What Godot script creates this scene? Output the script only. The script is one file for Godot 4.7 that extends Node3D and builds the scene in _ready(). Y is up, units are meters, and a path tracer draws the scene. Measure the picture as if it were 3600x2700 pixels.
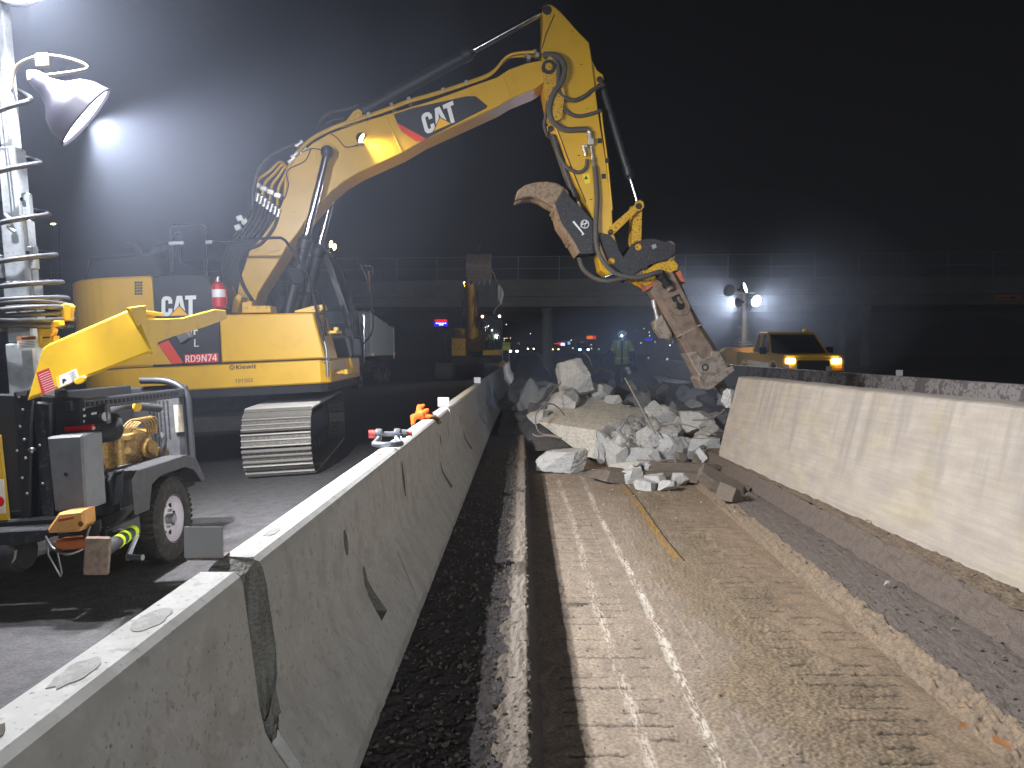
extends Node3D
# A night-time road demolition: an excavator with a hydraulic hammer breaks up a median barrier under light towers.
# Coordinates: y up, metres, the road runs along -z. ray()/pz()/py()/pl() turn a point measured in the photograph (3600 x 2700) into a point at a known distance.
const F := 2704.0
var eye := Vector3(0, 1.44, 0)
var cb := Basis.IDENTITY
var M := {}
var rng := RandomNumberGenerator.new()
var used := {}
var XF := Transform3D.IDENTITY   # frame of the excavator: x forward, y up, z to its right
var TF := Transform3D.IDENTITY   # frame of the light tower trailer

func ray(u: float, v: float) -> Vector3:
	return cb * Vector3((u - 1800.0) / F, -(v - 1350.0) / F, -1.0)
func pz(u: float, v: float, z: float) -> Vector3:
	var d := ray(u, v)
	return eye + d * ((z - eye.z) / d.z)
func py(u: float, v: float, y: float) -> Vector3:
	var d := ray(u, v)
	return eye + d * ((y - eye.y) / d.y)
func pl(fr: Transform3D, u: float, v: float, w: float) -> Vector3:
	var inv := fr.affine_inverse()
	var o := inv * eye
	var d := inv.basis * ray(u, v)
	return o + d * ((w - o.z) / d.z)
func pp(fr: Transform3D, uv: Array, w: float) -> PackedVector2Array:
	var out := PackedVector2Array()
	for p in uv:
		var q := pl(fr, p[0], p[1], w)
		out.append(Vector2(q.x, q.y))
	return out

# ---------- objects ----------
func numbered(parent: Node, called: String) -> String:
	var key := str(parent.get_instance_id()) + called
	var n: int = used.get(key, 0)
	used[key] = n + 1
	return called if n == 0 else "%s_%03d" % [called, n]
func thing(called: String, label: String, category: String, at := Transform3D.IDENTITY, group := "") -> Node3D:
	var o := Node3D.new()
	o.name = numbered(self, called)
	add_child(o)
	o.transform = at
	tag(o, label, category, group)
	return o
func tag(o: Node, label: String, category: String, group := "") -> Node:
	o.set_meta("label", label)
	o.set_meta("category", category)
	if group != "": o.set_meta("group", group)
	return o
func obj(called: String, s, mat: Material, parent: Node = self, label := "") -> MeshInstance3D:
	var mesh: Mesh
	if s is SurfaceTool:
		s.generate_normals()
		s.set_material(mat)
		mesh = s.commit()
	else:
		mesh = s
	var o := MeshInstance3D.new()
	o.name = numbered(parent, called)
	o.mesh = mesh
	if not (s is SurfaceTool): o.material_override = mat
	parent.add_child(o)
	if label != "": o.set_meta("label", label)
	return o
func struct(called: String, s, mat: Material) -> MeshInstance3D:
	var o := obj(called, s, mat)
	o.set_meta("kind", "structure")
	return o
func grp(called: String, parent: Node, at := Transform3D.IDENTITY) -> Node3D:
	var o := Node3D.new()
	o.name = numbered(parent, called)
	parent.add_child(o)
	o.transform = at
	return o

# ---------- shapes ----------
func g() -> SurfaceTool:
	var s := SurfaceTool.new()
	s.begin(Mesh.PRIMITIVE_TRIANGLES)
	return s
func tri(s: SurfaceTool, a: Vector3, b: Vector3, c: Vector3, hint: Vector3, grp_ := -1) -> void:
	s.set_smooth_group(grp_ if grp_ >= 0 else 0xFFFFFFFF)
	if (a - c).cross(a - b).dot(hint) < 0.0:
		var t := b
		b = c
		c = t
	s.add_vertex(a)
	s.add_vertex(b)
	s.add_vertex(c)
func quad(s: SurfaceTool, a: Vector3, b: Vector3, c: Vector3, d: Vector3, hint: Vector3, grp_ := -1) -> void:
	tri(s, a, b, c, hint, grp_)
	tri(s, a, c, d, hint, grp_)
func box(s: SurfaceTool, T: Transform3D, size: Vector3, bev := 0.0) -> void:
	var h := size * 0.5
	bev = minf(bev, minf(h.x, minf(h.y, h.z)) * 0.9)
	var c := T.origin
	if bev <= 0.0:
		for ax in 3:
			for sg in [-1.0, 1.0]:
				var n := Vector3.ZERO
				n[ax] = sg
				var p := []
				for k in [[-1, -1], [1, -1], [1, 1], [-1, 1]]:
					var q := Vector3.ZERO
					q[ax] = sg * h[ax]
					q[(ax + 1) % 3] = k[0] * h[(ax + 1) % 3]
					q[(ax + 2) % 3] = k[1] * h[(ax + 2) % 3]
					p.append(T * q)
				quad(s, p[0], p[1], p[2], p[3], T.basis * n)
		return
	# every corner gives three points, one on each face
	var P := {}
	for x in [-1, 1]:
		for y in [-1, 1]:
			for z in [-1, 1]:
				for ax in 3:
					var q := Vector3(x * (h.x - bev), y * (h.y - bev), z * (h.z - bev))
					q[ax] = [x * h.x, y * h.y, z * h.z][ax]
					P[[x, y, z, ax]] = T * q
				tri(s, P[[x, y, z, 0]], P[[x, y, z, 1]], P[[x, y, z, 2]], P[[x, y, z, 0]] - c)
	for ax in 3:
		for sg in [-1, 1]:
			var p := []
			for k in [[-1, -1], [1, -1], [1, 1], [-1, 1]]:
				var key := [0, 0, 0, ax]
				key[ax] = sg
				key[(ax + 1) % 3] = k[0]
				key[(ax + 2) % 3] = k[1]
				p.append(P[key])
			quad(s, p[0], p[1], p[2], p[3], (p[0] + p[2]) * 0.5 - c)
		var a2 := (ax + 1) % 3
		var a3 := (ax + 2) % 3
		for u in [-1, 1]:
			for v in [-1, 1]:
				var k0 := [0, 0, 0, a2]
				k0[ax] = -1
				k0[a2] = u
				k0[a3] = v
				var k1 := k0.duplicate()
				k1[ax] = 1
				var k2 := k1.duplicate()
				k2[3] = a3
				var k3 := k0.duplicate()
				k3[3] = a3
				quad(s, P[k0], P[k1], P[k2], P[k3], (P[k0] + P[k2]) * 0.5 - c)
func bx(s: SurfaceTool, c: Vector3, size: Vector3, bev := 0.0, b := Basis.IDENTITY) -> void:
	box(s, Transform3D(b, c), size, bev)
func inset(p: PackedVector2Array, d: float) -> PackedVector2Array:
	var out := PackedVector2Array()
	var n := p.size()
	var sgn := 1.0 if Geometry2D.is_polygon_clockwise(p) else -1.0
	for i in n:
		var e0 := (p[i] - p[(i + n - 1) % n]).normalized()
		var e1 := (p[(i + 1) % n] - p[i]).normalized()
		var n0 := Vector2(-e0.y, e0.x) * sgn
		var n1 := Vector2(-e1.y, e1.x) * sgn
		var m := (n0 + n1)
		var k := maxf(m.dot(n1), 0.5)
		out.append(p[i] - m / k * d)
	# keep the inset on the inner side
	var a := 0.0
	var b := 0.0
	for i in n:
		a += p[i].cross(p[(i + 1) % n])
		b += out[i].cross(out[(i + 1) % n])
	if absf(b) > absf(a):
		return inset_flip(p, out)
	return out
func inset_flip(p: PackedVector2Array, o: PackedVector2Array) -> PackedVector2Array:
	var r := PackedVector2Array()
	for i in p.size(): r.append(p[i] * 2.0 - o[i])
	return r
func prism(s: SurfaceTool, p: PackedVector2Array, z0: float, z1: float, bev := 0.0, T := Transform3D.IDENTITY, smooth := false) -> void:
	var n := p.size()
	var idx := Geometry2D.triangulate_polygon(p)
	var q := inset(p, bev) if bev > 0.0 else p
	var cap := idx if bev <= 0.0 else Geometry2D.triangulate_polygon(q)
	if cap.is_empty():
		cap = idx
	for k in range(0, cap.size(), 3):
		tri(s, T * v3(q[cap[k]], z1), T * v3(q[cap[k + 1]], z1), T * v3(q[cap[k + 2]], z1), T.basis.z)
		tri(s, T * v3(q[cap[k]], z0), T * v3(q[cap[k + 1]], z0), T * v3(q[cap[k + 2]], z0), -T.basis.z)
	var ccw := not Geometry2D.is_polygon_clockwise(p)
	var area := 0.0
	for i in n: area += p[i].cross(p[(i + 1) % n])
	for i in n:
		var a := p[i]
		var b := p[(i + 1) % n]
		var e := b - a
		var nn := Vector2(e.y, -e.x) * signf(area)
		var hint := T.basis * Vector3(nn.x, nn.y, 0)
		quad(s, T * v3(a, z0 + bev), T * v3(b, z0 + bev), T * v3(b, z1 - bev), T * v3(a, z1 - bev), hint, 3 if smooth else -1)
		if bev > 0.0:
			var a2 := q[i]
			var b2 := q[(i + 1) % n]
			quad(s, T * v3(a, z1 - bev), T * v3(b, z1 - bev), T * v3(b2, z1), T * v3(a2, z1), hint + T.basis.z * hint.length())
			quad(s, T * v3(a, z0 + bev), T * v3(b, z0 + bev), T * v3(b2, z0), T * v3(a2, z0), hint - T.basis.z * hint.length())
func v3(p: Vector2, z: float) -> Vector3:
	return Vector3(p.x, p.y, z)
func frame_of(d: Vector3) -> Basis:
	var z := d.normalized()
	var up := Vector3.UP if absf(z.y) < 0.95 else Vector3.RIGHT
	var x := up.cross(z).normalized()
	return Basis(x, z.cross(x), z)
func tube(s: SurfaceTool, path: Array, r, n := 8, caps := true) -> void:
	var m := path.size()
	var rings := []
	var b := frame_of(path[1] - path[0])
	for i in m:
		var d: Vector3 = (path[mini(i + 1, m - 1)] - path[maxi(i - 1, 0)]).normalized()
		var axis := b.z.cross(d)
		if axis.length() > 1e-5:
			b = Basis(axis.normalized(), b.z.angle_to(d)) * b
		var rad: float = r[i] if r is Array else r
		var ring := []
		for k in n:
			var a := TAU * k / n
			ring.append(path[i] + (b.x * cos(a) + b.y * sin(a)) * rad)
		rings.append(ring)
	for i in m - 1:
		for k in n:
			var k2 := (k + 1) % n
			var h: Vector3 = (rings[i][k] + rings[i][k2] - path[i] * 2.0) + (rings[i + 1][k] + rings[i + 1][k2] - path[i + 1] * 2.0)
			quad(s, rings[i][k], rings[i][k2], rings[i + 1][k2], rings[i + 1][k], h, 1)
	if caps:
		for e in [0, m - 1]:
			var h: Vector3 = path[0] - path[1] if e == 0 else path[m - 1] - path[m - 2]
			for k in n:
				tri(s, path[e], rings[e][k], rings[e][(k + 1) % n], h, 2)
func cyl(s: SurfaceTool, a: Vector3, b: Vector3, r0: float, r1 := -1.0, n := 14) -> void:
	tube(s, [a, b], [r0, r0 if r1 < 0.0 else r1], n)
func lathe(s: SurfaceTool, a: Vector3, dir: Vector3, prof: Array, n := 20, smooth := false) -> void:
	# prof: [radius, distance along dir], rings smooth round the axis, sharp or smooth from one to the next
	var b := frame_of(dir)
	for i in prof.size() - 1:
		for k in n:
			var p := []
			var mid := Vector3.ZERO
			for q in [[i, k], [i, k + 1], [i + 1, k + 1], [i + 1, k]]:
				var an: float = TAU * (q[1] % n) / n
				p.append(a + b.z * prof[q[0]][1] + (b.x * cos(an) + b.y * sin(an)) * prof[q[0]][0])
			var an2 := TAU * (k + 0.5) / n
			var radial := b.x * cos(an2) + b.y * sin(an2)
			var dr: float = prof[i + 1][0] - prof[i][0]
			var dz: float = prof[i + 1][1] - prof[i][1]
			var hint := radial * dz - b.z * dr
			quad(s, p[0], p[1], p[2], p[3], hint, 5 if smooth else 10 + i)
func ball(s: SurfaceTool, c: Vector3, r: Vector3, n := 14) -> void:
	var m := n / 2
	for i in m:
		for k in n:
			var p := []
			for q in [[i, k], [i, k + 1], [i + 1, k + 1], [i + 1, k]]:
				var th: float = PI * q[0] / m
				var ph: float = TAU * (q[1] % n) / n
				p.append(c + Vector3(sin(th) * cos(ph), cos(th), sin(th) * sin(ph)) * r)
			var h: Vector3 = (p[0] + p[2]) * 0.5 - c
			if i > 0: tri(s, p[0], p[1], p[2], h, 1)
			else: tri(s, p[0], p[2], p[3], h, 1)
			if i > 0 and i < m - 1: tri(s, p[0], p[2], p[3], h, 1)
func bend(pts: Array, per := 6) -> Array:
	var out := []
	var n := pts.size()
	for i in n - 1:
		var p0: Vector3 = pts[maxi(i - 1, 0)]
		var p1: Vector3 = pts[i]
		var p2: Vector3 = pts[i + 1]
		var p3: Vector3 = pts[mini(i + 2, n - 1)]
		for k in per:
			out.append(p1.cubic_interpolate(p2, p0, p3, float(k) / per))
	out.append(pts[n - 1])
	return out
func disc(p: Vector2, r: float, n := 16) -> PackedVector2Array:
	var o := PackedVector2Array()
	for k in n: o.append(p + Vector2(cos(TAU * k / n), sin(TAU * k / n)) * r)
	return o
func ring_prism(s: SurfaceTool, c: Vector3, r0: float, r1: float, z0: float, z1: float, n := 20) -> void:
	lathe(s, c, Vector3(0, 0, 1), [[r0, z0], [r1, z0], [r1, z1], [r0, z1], [r0, z0]], n)
# broken stone: planes cut off a ball, with a rough skin; shared between copies
var stone_cache := {}
func stone(seed_: int, sub := 3, rough := 0.05, shape := Vector3.ONE, planes := 11, boxy := false) -> ArrayMesh:
	var key := [seed_, sub, rough, shape, planes, boxy]
	if stone_cache.has(key): return stone_cache[key]
	var r := RandomNumberGenerator.new()
	r.seed = seed_
	var no := FastNoiseLite.new()
	no.seed = seed_
	no.frequency = 1.3
	no.fractal_octaves = 4
	var cuts := []
	for k in planes:
		var n := Vector3(r.randfn(), r.randfn(), r.randfn()).normalized()
		cuts.append([n, r.randf_range(0.50, 0.92)])
	var n_ := 4 * int(pow(2, sub - 1))
	var s := g()
	var faces := [[Vector3.RIGHT, Vector3.UP, Vector3.BACK], [Vector3.LEFT, Vector3.UP, Vector3.BACK], [Vector3.UP, Vector3.BACK, Vector3.RIGHT], [Vector3.DOWN, Vector3.BACK, Vector3.RIGHT], [Vector3.BACK, Vector3.RIGHT, Vector3.UP], [Vector3.FORWARD, Vector3.RIGHT, Vector3.UP]]
	for f in faces:
		var grid := []
		for i in n_ + 1:
			var row := []
			for j in n_ + 1:
				var d: Vector3 = (f[0] + f[1] * (2.0 * i / n_ - 1.0) + f[2] * (2.0 * j / n_ - 1.0)).normalized()
				var rad := 1.0 if not boxy else 0.8 / maxf(absf(d.x), maxf(absf(d.y), absf(d.z)))
				for c in cuts:
					var k: float = d.dot(c[0])
					if k > 0.05: rad = minf(rad, c[1] / k)
				rad *= 1.0 + rough * (no.get_noise_3dv(d * rad * 2.0) * 2.0 + 0.9 * absf(no.get_noise_3dv(d * rad * 5.0 + Vector3(9, 0, 0))))
				row.append((d * rad + Vector3(no.get_noise_3dv(d * 9.0), no.get_noise_3dv(d * 9.0 + Vector3(5, 5, 0)), no.get_noise_3dv(d * 9.0 + Vector3(0, 5, 5))) * rough * 0.35) * shape)
			grid.append(row)
		for i in n_:
			for j in n_:
				var h: Vector3 = grid[i][j] + grid[i + 1][j + 1]
				quad(s, grid[i][j], grid[i + 1][j], grid[i + 1][j + 1], grid[i][j + 1], h, 0xFFFFFF if false else -1)
	s.generate_normals()
	var m := s.commit()
	stone_cache[key] = m
	return m

# ---------- lettering and decals ----------
const LET := {
	"C": [[0.62, 0.62], [0.62, 0.80], [0.52, 0.95], [0.36, 1.0], [0.22, 1.0], [0.08, 0.95], [0.0, 0.80], [0.0, 0.2], [0.08, 0.05], [0.22, 0.0], [0.38, 0.0], [0.54, 0.06], [0.62, 0.2], [0.62, 0.37], [0.40, 0.37], [0.40, 0.25], [0.35, 0.19], [0.27, 0.19], [0.22, 0.25], [0.22, 0.75], [0.27, 0.81], [0.35, 0.81], [0.40, 0.75], [0.40, 0.62]],
	"A": [[0.0, 0.0], [0.24, 1.0], [0.54, 1.0], [0.78, 0.0], [0.56, 0.0], [0.39, 0.74], [0.22, 0.0]],
	"T": [[0.2, 0.0], [0.43, 0.0], [0.43, 0.8], [0.63, 0.8], [0.63, 1.0], [0.0, 1.0], [0.0, 0.8], [0.2, 0.8]],
}
func plane_frame(fr: Transform3D, o: Array, x: Array, up: Array, w: float, wide: float, high: float) -> Transform3D:
	var O := pl(fr, o[0], o[1], w)
	var X := (pl(fr, x[0], x[1], w) - O) / wide
	var U := (pl(fr, up[0], up[1], w) - O) / high
	U = U - X * 0.0
	return Transform3D(Basis(X, U, Vector3(0, 0, 1)), O)
func poly_t(T: Transform3D, pts: Array, dx := 0.0) -> PackedVector2Array:
	var o := PackedVector2Array()
	for p in pts:
		var q := T * Vector3(p[0] + dx, p[1], 0)
		o.append(Vector2(q.x, q.y))
	return o
func logo(parent: Node, T: Transform3D, z: float) -> void:
	for l in [["C", 0.0], ["A", 0.64], ["T", 1.36]]:
		var s := g()
		prism(s, poly_t(T, LET[l[0]], l[1]), z, z + 0.004)
		obj("letter", s, M.decal_white, parent)
	var s2 := g()
	prism(s2, poly_t(T, [[0.40, -0.03], [1.03, 0.53], [1.64, -0.03]]), z + 0.0045, z + 0.007)
	obj("emblem_edge", s2, M.decal_black, parent)
	var s3 := g()
	prism(s3, poly_t(T, [[0.50, 0.0], [1.03, 0.47], [1.55, 0.0]]), z + 0.0075, z + 0.010)
	obj("emblem_triangle", s3, M.cat_triangle, parent)
func words(parent: Node, text: String, T: Transform3D, mat: Material, called := "lettering", bold := false, mono := false) -> MeshInstance3D:
	# T maps a box one unit high and wide onto the place of the text
	var f := SystemFont.new()
	f.font_names = PackedStringArray(["Droid Sans Mono" if mono else "Droid Sans"])
	f.font_weight = 700 if bold else 400
	var t := TextMesh.new()
	t.text = text
	t.font = f
	t.font_size = 64
	t.pixel_size = 0.01
	t.depth = 0.02
	t.curve_step = 2.0
	t.material = mat
	var bb := t.get_aabb()
	var o := MeshInstance3D.new()
	o.name = numbered(parent, called)
	o.mesh = t
	var B := Basis(T.basis.x / bb.size.x, T.basis.y / bb.size.y, T.basis.z.normalized() * 0.15)
	o.transform = Transform3D(B, T.origin - B * Vector3(bb.position.x, bb.position.y, bb.position.z))
	parent.add_child(o)
	return o

# ---------- textures and materials ----------
func nz(freq: float, seed_: int, oct := 4, type := FastNoiseLite.TYPE_SIMPLEX_SMOOTH) -> FastNoiseLite:
	var n := FastNoiseLite.new()
	n.noise_type = type
	n.seed = seed_
	n.frequency = freq
	n.fractal_octaves = oct
	n.fractal_type = FastNoiseLite.FRACTAL_FBM
	return n
func field(w: int, h: int, freq: float, seed_: int, oct := 4, type := FastNoiseLite.TYPE_SIMPLEX_SMOOTH) -> PackedByteArray:
	return nz(freq, seed_, oct, type).get_seamless_image(w, h).get_data()
func paint(w: int, h: int, base: Color, layers: Array) -> ImageTexture:
	# layers: [bytes, low, high, colour, strength]: colour is laid where the field runs from low to high
	var n := w * h
	var out := PackedByteArray()
	out.resize(n * 3)
	var R := PackedFloat32Array()
	var G := PackedFloat32Array()
	var B := PackedFloat32Array()
	R.resize(n)
	G.resize(n)
	B.resize(n)
	R.fill(base.r)
	G.fill(base.g)
	B.fill(base.b)
	for l in layers:
		var d: PackedByteArray = l[0]
		var lo: float = l[1] * 255.0
		var sc: float = 1.0 / maxf((l[2] - l[1]) * 255.0, 0.001) if l[2] > l[1] else -1.0 / maxf((l[1] - l[2]) * 255.0, 0.001)
		var c: Color = l[3]
		var st: float = l[4]
		for i in n:
			var t := (d[i] - lo) * sc
			if t <= 0.0: continue
			if t > 1.0: t = 1.0
			t *= st
			R[i] += (c.r - R[i]) * t
			G[i] += (c.g - G[i]) * t
			B[i] += (c.b - B[i]) * t
	for i in n:
		out[i * 3] = int(clampf(R[i], 0, 1) * 255.0)
		out[i * 3 + 1] = int(clampf(G[i], 0, 1) * 255.0)
		out[i * 3 + 2] = int(clampf(B[i], 0, 1) * 255.0)
	return ImageTexture.create_from_image(Image.create_from_data(w, h, false, Image.FORMAT_RGB8, out))
func grey(bytes: PackedByteArray, w: int, h: int) -> ImageTexture:
	return ImageTexture.create_from_image(Image.create_from_data(w, h, false, Image.FORMAT_L8, bytes))
func plain(c: Color, rough := 0.6, metal := 0.0) -> StandardMaterial3D:
	var m := StandardMaterial3D.new()
	m.albedo_color = c
	m.roughness = rough
	m.metallic = metal
	return m
func tex(t: Texture2D, tile: float, rough := 0.9, bump: Texture2D = null, relief := 0.0, world := false, tint := Color.WHITE) -> StandardMaterial3D:
	var m := plain(tint, rough)
	m.albedo_texture = t
	m.uv1_triplanar = true
	m.uv1_world_triplanar = world
	m.uv1_scale = Vector3.ONE / tile
	if bump:
		m.heightmap_enabled = true
		m.heightmap_texture = bump
		m.heightmap_scale = relief
	return m
func glow(c: Color, e: float) -> StandardMaterial3D:
	var m := plain(c, 0.4)
	m.emission_enabled = true
	m.emission = c
	m.emission_energy_multiplier = e
	return m
func c8(r: int, gg: int, b: int) -> Color:
	return Color8(r, gg, b)

func materials() -> void:
	var fa := field(512, 512, 0.012, 1, 5)
	var fb := field(512, 512, 0.05, 2, 4)
	var fc := field(512, 512, 0.16, 3, 3)
	var fd := field(512, 512, 0.035, 4, 5)
	var cell := field(512, 512, 0.07, 5, 1, FastNoiseLite.TYPE_CELLULAR)
	var white := field(512, 512, 0.45, 6, 1, FastNoiseLite.TYPE_VALUE)
	var bump_fine := grey(fc, 512, 512)
	var bump_mid := grey(fb, 512, 512)
	M.fields = [fa, fb, fc, fd, cell, white]
	# concrete of the movable barriers: light grey with pits and faint stains
	var rail_t := paint(512, 512, c8(206, 204, 197), [[fa, 0.45, 0.8, c8(184, 180, 172), 0.7], [fd, 0.62, 0.75, c8(220, 218, 212), 0.5], [fb, 0.70, 0.80, c8(140, 134, 122), 0.35], [fc, 0.80, 0.86, c8(84, 78, 68), 0.75]])
	M.rail = tex(rail_t, 1.7, 0.85, bump_fine, 0.12, true)
	M.fracture = tex(paint(512, 512, c8(128, 126, 118), [[cell, 0.35, 0.1, c8(96, 94, 88), 0.8], [fb, 0.5, 0.8, c8(150, 146, 136), 0.6], [fc, 0.7, 0.85, c8(70, 68, 64), 0.6]]), 0.45, 0.95, bump_mid, 0.8)
	# rubble concrete: pale blue grey with aggregate
	M.rubble = tex(paint(512, 512, c8(192, 190, 184), [[fa, 0.45, 0.8, c8(170, 168, 164), 0.8], [cell, 0.18, 0.06, c8(150, 147, 143), 0.5], [fc, 0.68, 0.8, c8(212, 210, 204), 0.5], [fb, 0.72, 0.82, c8(156, 153, 149), 0.5]]), 0.45, 0.95, bump_mid, 1.6, true)
	M.rubble_dark = tex(paint(512, 512, c8(122, 120, 118), [[fa, 0.4, 0.8, c8(96, 95, 94), 0.8], [cell, 0.26, 0.12, c8(84, 82, 82), 0.5], [fc, 0.66, 0.8, c8(150, 148, 144), 0.5]]), 0.6, 0.95, bump_mid, 1.6, true)
	M.slab_top = tex(paint(512, 512, c8(204, 199, 186), [[fd, 0.5, 0.75, c8(150, 142, 126), 0.6], [fa, 0.5, 0.8, c8(168, 160, 146), 0.7], [fc, 0.78, 0.86, c8(90, 84, 76), 0.6]]), 1.1, 0.92, bump_fine, 0.2)
	M.asphalt = tex(paint(512, 512, c8(74, 72, 72), [[fa, 0.4, 0.8, c8(58, 56, 56), 0.8], [cell, 0.3, 0.1, c8(48, 46, 46), 0.6], [white, 0.86, 0.95, c8(122, 118, 114), 0.55], [fd, 0.66, 0.8, c8(92, 90, 88), 0.4]]), 1.0, 0.9, grey(cell, 512, 512), 0.35, true)
	M.asphalt_far = tex(paint(512, 512, c8(62, 60, 60), [[fa, 0.4, 0.8, c8(48, 47, 47), 0.8], [fb, 0.6, 0.8, c8(74, 72, 70), 0.4]]), 6.0, 0.95, null, 0.0, true)
	M.old_asphalt = tex(paint(512, 512, c8(74, 68, 66), [[fa, 0.4, 0.8, c8(60, 54, 53), 0.8], [cell, 0.28, 0.1, c8(42, 38, 38), 0.6], [white, 0.88, 0.96, c8(118, 108, 100), 0.6], [fb, 0.68, 0.8, c8(94, 86, 82), 0.5]]), 0.6, 0.95, grey(cell, 512, 512), 0.6, true)
	M.asphalt_lump = tex(paint(512, 512, c8(112, 101, 88), [[cell, 0.24, 0.08, c8(72, 65, 58), 0.6], [fb, 0.58, 0.8, c8(146, 132, 114), 0.6]]), 0.35, 0.95, bump_mid, 1.5, true)
	M.gravel = tex(paint(512, 512, c8(132, 122, 110), [[fa, 0.35, 0.7, c8(84, 76, 70), 0.9]]), 0.15, 0.95)
	M.pale_chip = plain(c8(172, 165, 154), 0.9)
	M.dust_bank = tex(paint(512, 512, c8(136, 118, 96), [[fa, 0.45, 0.7, c8(108, 96, 82), 0.8], [fd, 0.5, 0.75, c8(98, 82, 66), 0.8], [cell, 0.3, 0.1, c8(82, 70, 58), 0.6], [fc, 0.7, 0.85, c8(168, 150, 124), 0.6]]), 0.8, 0.97, bump_mid, 1.0, true)
	# machine paint
	M.yellow = tex(paint(512, 512, c8(214, 166, 24), [[fa, 0.52, 0.85, c8(200, 154, 30), 0.5], [fc, 0.86, 0.92, c8(120, 92, 40), 0.35]]), 2.2, 0.42)
	M.yellow.clearcoat_enabled = true
	M.yellow.clearcoat = 0.35
	M.yellow.clearcoat_roughness = 0.3
	M.yellow_worn = tex(paint(512, 512, c8(210, 162, 26), [[fa, 0.5, 0.85, c8(190, 140, 50), 0.6], [fd, 0.68, 0.74, c8(70, 60, 50), 0.8], [fc, 0.78, 0.84, c8(80, 66, 46), 0.6]]), 0.8, 0.5)
	M.hood = tex(paint(512, 512, c8(216, 172, 32), [[fa, 0.55, 0.85, c8(198, 156, 38), 0.6], [fc, 0.84, 0.88, c8(240, 226, 160), 0.4]]), 1.2, 0.45)
	M.black = plain(c8(38, 39, 42), 0.45)
	M.black_worn = tex(paint(512, 512, c8(40, 41, 46), [[fa, 0.5, 0.8, c8(58, 56, 56), 0.7], [fd, 0.7, 0.76, c8(120, 110, 98), 0.5], [fc, 0.8, 0.86, c8(136, 128, 118), 0.5]]), 0.7, 0.5)
	M.matt_black = plain(c8(28, 28, 30), 0.8)
	M.interior = plain(c8(22, 22, 24), 0.9)
	M.panel_grey = tex(paint(512, 512, c8(104, 105, 108), [[fa, 0.5, 0.8, c8(94, 94, 96), 0.6], [fc, 0.84, 0.9, c8(140, 140, 142), 0.4]]), 0.6, 0.5)
	M.fender = tex(paint(512, 512, c8(58, 58, 60), [[fa, 0.4, 0.8, c8(82, 80, 78), 0.6], [fc, 0.8, 0.9, c8(100, 98, 94), 0.4]]), 0.6, 0.6)
	M.decal_black = plain(c8(46, 48, 52), 0.4)
	M.decal_white = plain(c8(236, 236, 232), 0.5)
	M.cat_triangle = plain(c8(252, 186, 16), 0.45)
	M.decal_red = plain(c8(216, 62, 30), 0.45)
	M.tag_red = plain(c8(206, 48, 40), 0.5)
	M.chrome = plain(c8(206, 208, 212), 0.16, 1.0)
	M.steel = plain(c8(150, 150, 150), 0.4, 0.9)
	M.galv = tex(paint(512, 512, c8(196, 202, 206), [[fa, 0.45, 0.8, c8(176, 182, 188), 0.7], [fd, 0.7, 0.8, c8(150, 150, 146), 0.5]]), 0.6, 0.5)
	M.galv.metallic = 0.35
	M.mast_dirty = tex(paint(512, 512, c8(150, 142, 126), [[fa, 0.45, 0.8, c8(120, 110, 96), 0.7]]), 0.6, 0.6)
	M.hose = tex(paint(512, 512, c8(44, 44, 45), [[fb, 0.5, 0.8, c8(62, 60, 58), 0.7]]), 0.3, 0.65)
	M.hose_dusty = tex(paint(512, 512, c8(92, 88, 82), [[fb, 0.5, 0.8, c8(66, 64, 62), 0.8]]), 0.25, 0.85)
	M.cable = plain(c8(50, 51, 56), 0.5)
	M.fitting = plain(c8(206, 202, 194), 0.35, 0.7)
	M.shoe = tex(paint(512, 512, c8(96, 91, 84), [[fa, 0.4, 0.8, c8(72, 68, 63), 0.8], [fd, 0.62, 0.76, c8(140, 130, 114), 0.6]]), 0.5, 0.6)
	M.shoe.metallic = 0.35
	M.grouser = plain(c8(146, 142, 134), 0.5, 0.4)
	M.track_frame = tex(paint(512, 512, c8(34, 34, 34), [[fa, 0.45, 0.8, c8(52, 50, 47), 0.8]]), 0.8, 0.8)
	M.hammer = tex(paint(512, 512, c8(128, 112, 96), [[fa, 0.42, 0.72, c8(102, 88, 76), 0.8], [fd, 0.66, 0.74, c8(178, 112, 80), 0.35], [fb, 0.70, 0.80, c8(92, 82, 72), 0.4], [fc, 0.76, 0.86, c8(176, 166, 152), 0.35]]), 1.1, 0.75, bump_fine, 0.12)
	M.hammer_red = tex(paint(512, 512, c8(206, 102, 66), [[fa, 0.45, 0.7, c8(150, 110, 84), 0.8], [fd, 0.6, 0.7, c8(140, 122, 104), 0.8]]), 0.5, 0.7)
	M.hammer_pale = tex(paint(512, 512, c8(146, 134, 122), [[fa, 0.42, 0.72, c8(112, 98, 86), 0.8], [fb, 0.64, 0.8, c8(188, 180, 172), 0.45], [fd, 0.7, 0.8, c8(104, 92, 82), 0.4]]), 0.9, 0.8, bump_fine, 0.12)
	M.thumb_dust = tex(paint(512, 512, c8(150, 128, 104), [[fa, 0.45, 0.75, c8(120, 98, 76), 0.8], [fc, 0.72, 0.85, c8(70, 62, 56), 0.6]]), 0.5, 0.85, bump_fine, 0.15)
	M.rebar = tex(paint(512, 512, c8(136, 130, 124), [[fb, 0.5, 0.75, c8(100, 84, 72), 0.7]]), 0.2, 0.8)
	M.tyre = tex(paint(512, 512, c8(48, 46, 43), [[fa, 0.45, 0.8, c8(98, 88, 74), 0.55]]), 0.5, 0.9)
	M.rim_white = plain(c8(222, 214, 218), 0.35)
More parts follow.
